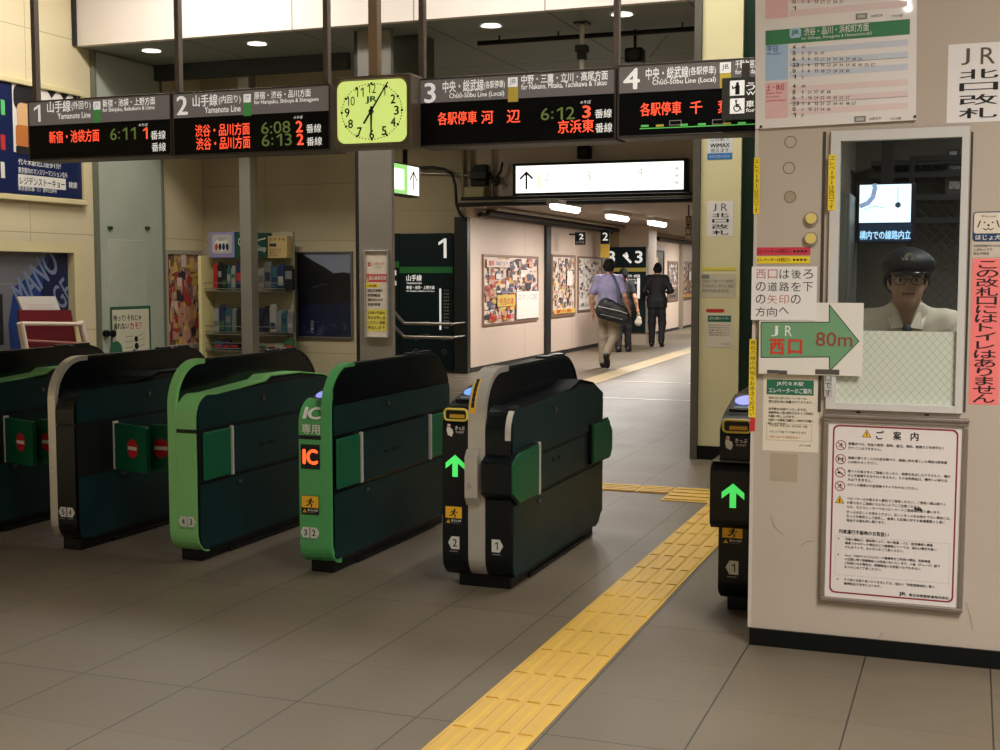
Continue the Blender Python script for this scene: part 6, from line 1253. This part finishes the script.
def torso(J, sc=1.0, w=1.0):
    pe, ch, nk, hd = (np.array(J[k]) for k in ('pelvis', 'chest', 'neck', 'head')); f = (1, 1.45, 1)
    wa = pe * .55 + ch * .45
    return [cap(pe - (.06 * w, 0, 0), pe + (.06 * w, 0, 0), .115 * sc, .115 * sc, .05, (1, 1.1, 1)), cap(pe, wa, .135 * sc, .125 * sc, .06, f), cap(wa, ch, .13 * sc, .15 * sc, .06, f), cap(ch - (.05, 0, 0), ch + (.05, 0, 0), .14 * sc, .14 * sc, .05, f),
            cap(np.array(J['shoulderL']), np.array(J['shoulderR']), .06 * sc, .06 * sc, .06), cap(ch, nk, .11 * sc, .075, .06, (1, 1.2, 1)), cap(nk - (0, 0, .03), hd - (0, .0, .06), .055, .05, .03)]
def headp(c, r=(.076, .094, .116)):
    c = np.array(c, float); return [ell(c + (0, -.008, .012), r, .02), ell(c + (0, .028, -.05), (.056, .062, .066), .03), cap(c + (0, .088, .01), c + (0, .104, -.022), .010, .013, .012), ell(c + (-r[0] + .001, -.006, -.012), (.012, .018, .030), .01), ell(c + (r[0] - .001, -.006, -.012), (.012, .018, .030), .01), cap(c + (-.018, .082, -.055), c + (.018, .082, -.055), .009, .009, .012), ell(c + (0, .074, -.092), (.024, .02, .018), .02)]
def face_cuts(c): c = np.array(c, float); return [ell(c + (-.032, .094, .0), (.019, .016, .012), .014), ell(c + (.032, .094, .0), (.019, .016, .012), .014)]
def eyes(c, parent, vox=.004):
    pass
def hairp(c, nape=-.06): c = np.array(c, float); return [ell(c + (0, -.016, .03), (.084, .098, .112), .02), cap(c + (-.05, -.06, 0), c + (.05, -.06, 0), .045, .045, .03), cap(c + (-.04, -.07, nape), c + (.04, -.07, nape), .028, .028, .03)]
def infl(P, d): return [(p[0], p[1], p[2] if p[0] == 'c' else p[2] + d, (p[3] + d) if p[0] == 'c' else None, (p[4] + d) if p[0] == 'c' else None, p[5], p[6]) for p in P]
def legs_only(J, d, sc=1.0):
    P = []
    for s in 'LR':
        hp, kn, an = (np.array(J[k + s]) for k in ('hip', 'knee', 'ankle')); P += [cap(hp, kn, (.088 + d) * sc, (.062 + d) * sc, .04), cap(kn, an + (kn - an) * .02, (.062 + d) * sc, .052 + d, .03)]
    pe = np.array(J['pelvis']); return P + [cap(pe - (.06, 0, 0), pe + (.06, 0, 0), (.118 + d) * sc, (.118 + d) * sc, .05, (1, 1.1, 1)), cap(pe, pe + (0, 0, .07), (.135 + d) * sc, (.13 + d) * sc, .05, (1, 1.4, 1))]
def shoes(J, parent, m, d=.012):
    for s in 'LR':
        an, ba, to = (np.array(J[k + s]) for k in ('ankle', 'ball', 'toe')); he = an - (0, .03, .03)
        grow('shoe', [cap(he, ba, .036 + d, .036 + d, .02), cap(ba, to, .036 + d, .028 + d, .015), cap(an - (0, .01, .02), an + (0, 0, .0), .036 + d, .040 + d * .5, .02)], .008, m, parent)
def sleeves(J, d, frac, sc=1.0):
    P = []
    for s in 'LR':
        sh, el, wr = (np.array(J[k + s]) for k in ('shoulder', 'elbow', 'wrist'))
        if frac <= 1: P.append(cap(sh, sh + (el - sh) * frac, (.056 + d) * sc, (.052 + d) * sc, .03))
        else: P += [cap(sh, el, (.056 + d) * sc, (.046 + d) * sc, .03), cap(el, el + (wr - el) * (frac - 1), (.046 + d) * sc, (.034 + d) * sc, .02)]
    return P
def person(pos, label, J, sc, outfit, rz=0.0, group=None, vox=.009):
    g = thing('person', pos, label, 'person', group, rz); P = torso(J, sc) + limbs(J, sc) + headp(J['head'])
    for s in 'LR':
        wr = np.array(J['wrist' + s]); P += hand(wr, wr - np.array(J['elbow' + s]), J['thumb' + s], J.get('curl', .5), J.get('palm' + s, (-1 if s == 'R' else 1, 0, 0)))
    grow('body', P, vox, SKIN, g, cuts=face_cuts(J['head'])); hc = np.array(J['head'])
    grow('hair', hairp(hc, outfit.get('nape', -.05)), .008, HAIR, g, clips=[(0, 1, -.7, hc[1] + .05 - .7 * (hc[2] + .03))])
    top = infl(torso(J, sc)[:-1], .012) + sleeves(J, .012, outfit['sleeve'], sc)
    if outfit['hem'] < .9: top += [cap(np.array(J['hip' + q]) + (0, 0, .05), np.array(J['hip' + q]) + (0, 0, -.18), .118 * sc, .118 * sc, .05) for q in 'LR']
    grow(outfit['topname'], top, .010, outfit['top'], g, clips=[(0, 0, -1, -outfit['hem']), (0, 0, 1, J['neck'][2] + .03)], wob=(.004, 40))
    grow('trousers', legs_only(J, .012, sc), .010, outfit['legs'], g, clips=[(0, 0, 1, outfit['hem'] + .06)], wob=(.004, 34)); shoes(J, g, outfit['shoes']); return g
base = dict(hipL=(-.085, 0, .90), hipR=(.085, 0, .90), pelvis=(0, 0, .96), chest=(0, .01, 1.27), neck=(0, .0, 1.455), head=(0, .025, 1.60), shoulderL=(-.165, 0, 1.40), shoulderR=(.165, 0, 1.40), thumbL=(0, 1, 0), thumbR=(0, 1, 0))
def pose(**k): d = dict(base); d.update(k); return d
face_y = lambda p, a=0: a
# ---- the walking man in the lavender shirt
J1 = pose(hipL=(-.085, 0, .90), kneeL=(-.10, .06, .49), ankleL=(-.10, .06, .085), ballL=(-.105, .19, .04), toeL=(-.11, .25, .035), kneeR=(.07, .03, .49), ankleR=(.025, -.30, .245), ballR=(.03, -.27, .105), toeR=(.03, -.245, .05),
          elbowL=(-.275, -.02, 1.13), wristL=(-.275, .05, .89), elbowR=(.27, -.07, 1.14), wristR=(.31, .05, .92))
p1 = at(608.5, 368.0, Z=0); LAV = M('lavender_shirt', (140, 134, 166), .8, var=.12, vs=9); KHAKI = M('khaki_trousers', (150, 138, 118), .85, var=.1, vs=6); SOLE = M('black_leather', (16, 16, 17), .45)
g1p = person((p1.x, p1.y, 0), 'walking man in lavender shirt and khaki trousers, seen from behind with black bag', J1, 1.0, dict(sleeve=.72, topname='shirt', top=LAV, hem=.95, legs=KHAKI, shoes=SOLE), rz=.08)
BAGM = M('black_nylon', (24, 25, 29), .55, var=.15, vs=14)
gb = thing('messenger_bag', (p1.x + .06, p1.y, .72), 'black messenger bag with pale piping slung across the walking man in lavender', 'bag', rz=.08)
def sh(P, dz): return [(p[0], p[1] - (0, 0, dz), p[2] - (0, 0, dz) if p[0] == 'c' else p[2], p[3], p[4], p[5], p[6]) for p in P]
grow('body', sh([cap((-.07, -.22, 1.01), (.20, -.20, .90), .105, .085, .06, (1, 1.5, 1)), cap((-.12, -.22, .90), (.22, -.2, .80), .115, .105, .06, (1, 1.6, 1))], .72), .009, BAGM, gb, wob=(.004, 45))
b = MB(); b.tube([(-.16, -.325, .26), (0, -.335, .23), (.18, -.31, .19), (.28, -.27, .15)], .006, LGREY, 6); b.tube([(-.13, -.325, .14), (.05, -.325, .10), (.22, -.3, .06)], .005, GREY, 6); b.build('piping', gb, local=True)
b = MB(); pts = [(.13, -.18, .28), (.12, -.165, .45), (.10, -.15, .56), (.06, -.13, .66), (.01, -.085, .755), (-.05, -.02, .80), (-.09, .05, .77), (-.12, .13, .62)]
for (a, c) in zip(pts, pts[1:]):
    a, c = Vector(a), Vector(c); b.add([a + Vector((-.022, -.012, .006)), a + Vector((.022, -.012, -.006)), c + Vector((.022, -.012, -.006)), c + Vector((-.022, -.012, .006)), a + Vector((-.022, .006, .006)), a + Vector((.022, .006, -.006)), c + Vector((.022, .006, -.006)), c + Vector((-.022, .006, .006))], [(0, 1, 2, 3), (7, 6, 5, 4), (0, 4, 5, 1), (2, 6, 7, 3), (1, 5, 6, 2), (0, 3, 7, 4)], M('bag_strap_blue', (46, 54, 78), .6))
b.build('strap', gb, local=True)
# ---- person in black half behind him
J2 = pose(hipL=(-.075, 0, .84), hipR=(.075, 0, .84), pelvis=(0, 0, .89), chest=(0, .01, 1.17), neck=(0, 0, 1.335), head=(0, .02, 1.465), shoulderL=(-.145, 0, 1.285), shoulderR=(.145, 0, 1.285), kneeL=(-.08, .04, .46), ankleL=(-.08, -.06, .09), ballL=(-.085, .06, .035), toeL=(-.09, .11, .03), kneeR=(.08, .06, .46), ankleR=(.08, .10, .08), ballR=(.085, .21, .035), toeR=(.09, .26, .03), elbowL=(-.22, -.02, 1.04), wristL=(-.22, .06, .82), elbowR=(.235, -.06, 1.04), wristR=(.275, -.02, .82))
p2 = at(623, 352.0, Z=0); BLKC = M('black_cloth', (20, 21, 24), .8, var=.1, vs=8)
person((p2.x, p2.y, 0), 'short-sleeved person in black mostly hidden behind the man in lavender, pale bag in hand', J2, .9, dict(sleeve=.55, topname='top', top=BLKC, hem=.86, legs=BLKC, shoes=SOLE, nape=-.10), rz=.08)
gt = thing('tote_bag', (p2.x + .30, p2.y - .02, .52), 'small pale tote bag hanging from the hand of the person in black', 'bag')
grow('body', [cap((-.0, 0, .05), (.01, 0, .12), .07, .05, .03, (1, 2.0, 1))], .008, M('pale_tote', (176, 166, 152), .7), gt, wob=(.004, 40))
MB().tube([(-.03, 0, .15), (-.012, 0, .24), (.012, 0, .24), (.03, 0, .15)], .005, M('pale_tote'), 6).build('handle', gt, local=True)
# ---- man in the dark suit
J3 = pose(kneeL=(-.10, .02, .48), ankleL=(-.10, .0, .08), ballL=(-.11, .12, .035), toeL=(-.12, .18, .03), kneeR=(.11, .03, .48), ankleR=(.115, -.16, .13), ballR=(.12, -.06, .045), toeR=(.125, -.01, .035), head=(.01, .045, 1.585), elbowL=(-.27, -.03, 1.14), wristL=(-.20, .20, 1.06), elbowR=(.29, -.03, 1.15), wristR=(.20, .20, 1.12), palmL=(0, 0, 1), palmR=(0, 0, 1), thumbL=(1, 0, 0), thumbR=(-1, 0, 0))
p3 = at(656.5, 346.5, Z=0); SUIT = M('black_suit', (15, 17, 22), .75, var=.1, vs=8)
person((p3.x, p3.y, 0), 'man in black suit walking away at the far end, seen from behind', J3, 1.06, dict(sleeve=1.93, topname='jacket', top=SUIT, hem=.80, legs=SUIT, shoes=SOLE), rz=.1)
# ---- the booth attendant
SK2 = M('attendant_skin', (178, 140, 114), .5, var=.03, vs=40); LIPS = M('lips', (128, 78, 70), .5); BROW = M('brow_hair', (30, 24, 22), .7)
YA = 5.72; pa_ = at(906, 285, Y=YA)
J4 = pose(hipL=(-.08, -.10, .82), hipR=(.08, -.10, .82), pelvis=(0, -.10, .87), chest=(0, -.01, 1.11), neck=(0, .045, 1.285), head=(0, .10, 1.415), shoulderL=(-.158, -.0, 1.235), shoulderR=(.158, -.0, 1.235), kneeL=(-.09, -.04, .44), ankleL=(-.09, -.10, .08), ballL=(-.1, .02, .035), toeL=(-.11, .08, .03), kneeR=(.09, -.04, .44), ankleR=(.09, -.10, .08), ballR=(.1, .02, .035), toeR=(.11, .08, .03),
          elbowL=(-.245, .06, 1.02), wristL=(-.13, .24, 1.045), elbowR=(.245, .06, 1.02), wristR=(.13, .24, 1.045), thumbL=(1, 0, .3), thumbR=(-1, 0, .3), palmL=(0, 0, -1), palmR=(0, 0, -1))
dz = (at(906, 280, Y=YA - .1).z) - 1.415
for k in list(J4): 
    if k[:5] in ('pelvi', 'chest', 'neck', 'head', 'shoul', 'elbow', 'wrist') or k[:3] == 'hip': J4[k] = (J4[k][0], J4[k][1], J4[k][2] + dz)
rzA = math.pi + math.atan2(pa_.x, YA) * -1 + .05
g = thing('person', (pa_.x, YA, 0), 'station attendant in dark peaked cap, glasses and white shirt behind the booth glass', 'person', rz=rzA)
hd = np.array(J4['head']); P = torso(J4, .92) + limbs(J4, .92) + headp(hd, (.071, .09, .092))
for s in 'LR': P += hand(J4['wrist' + s], np.array(J4['wrist' + s]) - np.array(J4['elbow' + s]), J4['thumb' + s], .4, J4['palm' + s])
def facepaint(c):
    q = c - hd; out = np.zeros(len(c)); out[(abs(q[:, 0]) < .026) & (abs(q[:, 2] + .055 + .12 * abs(q[:, 0])) < .0055) & (q[:, 1] > .06)] = 1
    out[(abs(abs(q[:, 0]) - .034) < .02) & (abs(q[:, 2] - .021) < .0045) & (q[:, 1] > .05)] = 2; return out
body = grow('body', P, .0055, [SK2, LIPS, BROW], g, cuts=face_cuts(hd), paint=facepaint)
for sx in (-1, 1):
    c = hd + (sx * .032, .079, .0); grow('eye', [ell(c, (.012, .009, .0075), .001)], .002, [M('eye_white', (206, 200, 192), .3), M('eye_iris', (24, 18, 16), .2)], g, paint=lambda q, c=c: ((abs(q[:, 0] - c[0]) < .0052) & (q[:, 1] > c[1] + .004)).astype(int))
hr = hairp(hd, -.03); grow('hair', hr, .006, HAIR, g, clips=[(0, 1, 0, hd[1] + .03), (0, 0, 1, hd[2] + .04), (0, 0, -1, -(hd[2] - .06))])
CAPM = M('cap_navy', (14, 17, 24), .6, var=.06, vs=30); CAPB = M('cap_band', (18, 20, 26), .35)
c = hd + (0, -.005, .056); co_ = grow('cap', [ell(c + (0, -.008, .006), (.112, .122, .060), .03), ell(c + (0, .042, .018), (.084, .068, .052), .03), cap(c + (0, 0, -.045), c + (0, 0, -.01), .086, .092, .02, (1, .88, 1))], .005, [CAPM, CAPB], g, clips=[(0, .25, -1, -(hd[2] + .016) + .25 * hd[1])], paint=lambda q: (q[:, 2] < c[2] - .022).astype(int))
grow('visor', [ell(hd + (0, .088, .028), (.074, .062, .015), .01)], .004, M('cap_visor_gloss', (8, 9, 12), .15, coat=.5), co_, clips=[(0, -1, 0, -(hd[1] + .055))], cuts=[ell(hd + (0, .075, .012), (.070, .060, .016), .005)])
b = MB(); ep = Plane(hd + (0, .108, .094), (-1, 0, 0), (0, -.25, 1), (0, 1, .25)); GOLD = M('cap_emblem', (176, 170, 150), .35, .7)
b.annulus(ep, 0, 0, .012, .018, .004, GOLD, 20); b.line(ep, [(-.006, -.008), (-.006, .008), (.006, .008), (.006, -.008)], .003, .0042, GOLD); b.line(ep, [(-.03, -.004), (-.02, -.012)], .004, .004, GOLD); b.line(ep, [(.03, -.004), (.02, -.012)], .004, .004, GOLD); b.build('cap_emblem', co_, local=True)
b = MB(); GF = M('glasses_rim', (120, 112, 104), .25, .7)
for sx in (-1, 1):
    cx = sx * .034; pts = [tuple(hd + (cx + .025 * math.cos(a), .106 - .12 * abs(cx + .025 * math.cos(a)) * .5, -.004 + .017 * math.sin(a))) for a in [2 * math.pi * i / 20 for i in range(21)]]; b.tube(pts, .0016, GF, 6, False); b.tube([tuple(hd + (sx * .058, .096, .002)), tuple(hd + (sx * .078, .03, .006)), tuple(hd + (sx * .08, -.01, .002))], .0016, GF, 6)
b.tube([tuple(hd + (-.010, .108, .0)), tuple(hd + (0, .111, .003)), tuple(hd + (.010, .108, 0))], .0016, GF, 6); b.build('glasses', g, local=True)
SHW = M('white_shirt', (226, 214, 196), .75, var=.05, vs=14)
nk = np.array(J4['neck']); top = infl(torso(J4, .95)[:-1], .014) + sleeves(J4, .013, .85, .95)
so = grow('shirt', top, .007, SHW, g, clips=[(0, 0, -1, -(J4['pelvis'][2] - .04)), (0, -.55, 1, nk[2] + .012 - .55 * nk[1])], cuts=[cap(nk + (0, .05, -.075), nk + (0, .10, .05), .008, .05, .01)], wob=(.003, 50))
for sx in (-1, 1):
    b = MB(); n_ = nk; pts = [n_ + (sx * .012, .098, -.068), n_ + (sx * .062, .092, -.075), n_ + (sx * .085, .03, -.005), n_ + (sx * .06, -.02, .045), n_ + (sx * .055, .05, .022)]
    vs = [tuple(p) for p in pts] + [tuple(p + (0, -.010, -.004)) for p in pts]; k = len(pts); fs = [tuple(range(k)), tuple(range(2 * k - 1, k - 1, -1))] + [(i, k + i, k + (i + 1) % k, (i + 1) % k) for i in range(k)]
    b.add(vs, fs, SHW); b.build('collar', so, local=True)
grow('necktie', [ell(nk + (0, .092, -.072), (.020, .014, .018), .01), cap(nk + (0, .105, -.09), nk + (0, .14, -.30), .012, .034, .02, (1, 2.6, 1))], .005, M('necktie_dark', (40, 52, 50), .6), g)
grow('trousers', legs_only(J4, .012, .92), .01, BLKC, g, clips=[(0, 0, 1, J4['pelvis'][2] + .06)]); shoes(J4, g, SOLE)
# ================================================================ LIGHT
def area(nm, loc, sx, sy, w, col=(1, .93, .82), rot=(0, 0, 0), spread=math.pi):
    l = bpy.data.lights.new(nm, 'AREA'); l.shape = 'RECTANGLE'; l.size = sx; l.size_y = sy; l.energy = w; l.color = col; l.spread = spread
    o = bpy.data.objects.new(nm, l); COL.objects.link(o); o.location = loc; o.rotation_euler = rot; return o
def glow(nm, loc, w, r=.25, col=(1, .94, .86)):
    l = bpy.data.lights.new(nm, 'POINT'); l.energy = w; l.shadow_soft_size = r; l.color = col; o = bpy.data.objects.new(nm, l); COL.objects.link(o); o.location = loc
for x, y, w, p_ in ((-6.3, 8.9, 66, 10), (-3.4, 8.9, 44, 8), (-1.2, 8.7, 34, 5)):  # rightmost pair is an added fill that brightens the cream pillar
    if w: area('ceiling_lamp_or_fill', (x, y, 4.5), 1.6, .3, w, (1, .95, .88))
    if p_: glow('lamp_or_fill_glow', (x, y - .2, 4.3), p_)
for x, y, w, a_ in ((-5.8, -.2, 230, 92), (-3.0, -1.2, 170, 95), (1.6, 1.6, 210, 140), (3.2, .4, 110, 140), (-1.2, 6.3, 20, 100), (-5, -6, 120, 110), (-.2, -4, 110, 130), (-.6, -9, 120, 146)): area('ceiling_lamp_or_fill', (x, y, 4.5), .3, 2.0, w, (1, .95, .88), spread=math.radians(a_))  # weakest one, over the booth-side aisle, is added fill for the lower pillar
for k_ in range(3): area('ceiling_lamp_or_fill', (-.78 + .28 * k_, -5.0 - .25 * k_, 4.5), .07, 1.3, 22, (1, .96, .92))
for a in CL: area('corridor_lamp', (a.x, a.y, 2.34), .15, 1.2, 75, (1, .94, .88))
for y, w in ((28, 80), (33, 130), (39, 130)): area('corridor_lamp', (-5.6, y, 2.42), .2, 1.2, w, (1, .95, .88))
area('passage_fill', (-8.6, 15.2, 3.5), .3, 1.2, 30, (1, .9, .74))  # added fill without a fixture, lights the cream wall of the platform passage
for p in DL:
    l = bpy.data.lights.new('downlight_beam', 'SPOT'); l.energy = 9; l.spot_size = math.radians(95); l.spot_blend = .6; l.shadow_soft_size = .08; l.color = (1, .95, .86)
    o = bpy.data.objects.new('downlight_beam', l); COL.objects.link(o); o.location = (p.x, p.y, ZSOF - .05)
area('booth_lamp', (.4, 5.5, 2.55), .2, .6, 14, (1, .96, .9)); area('booth_lamp', (.8, 7.2, 2.55), .2, 1.0, 14, (1, .96, .9))
wd = bpy.data.worlds.new('world'); SC.world = wd; wd.use_nodes = True; wd.node_tree.nodes['Background'].inputs[0].default_value = (.8, .85, 1, 1); wd.node_tree.nodes['Background'].inputs[1].default_value = .05
for s_ in [TS]: bpy.data.scenes.remove(s_)
SC.view_settings.view_transform = 'Standard'; SC.view_settings.look = 'None'; SC.view_settings.gamma = 1; SC.view_settings.use_curve_mapping = False; SC.view_settings.exposure = .22
SC.cycles.use_denoising = True; SC.cycles.max_bounces = 8; SC.cycles.sample_clamp_indirect = 6
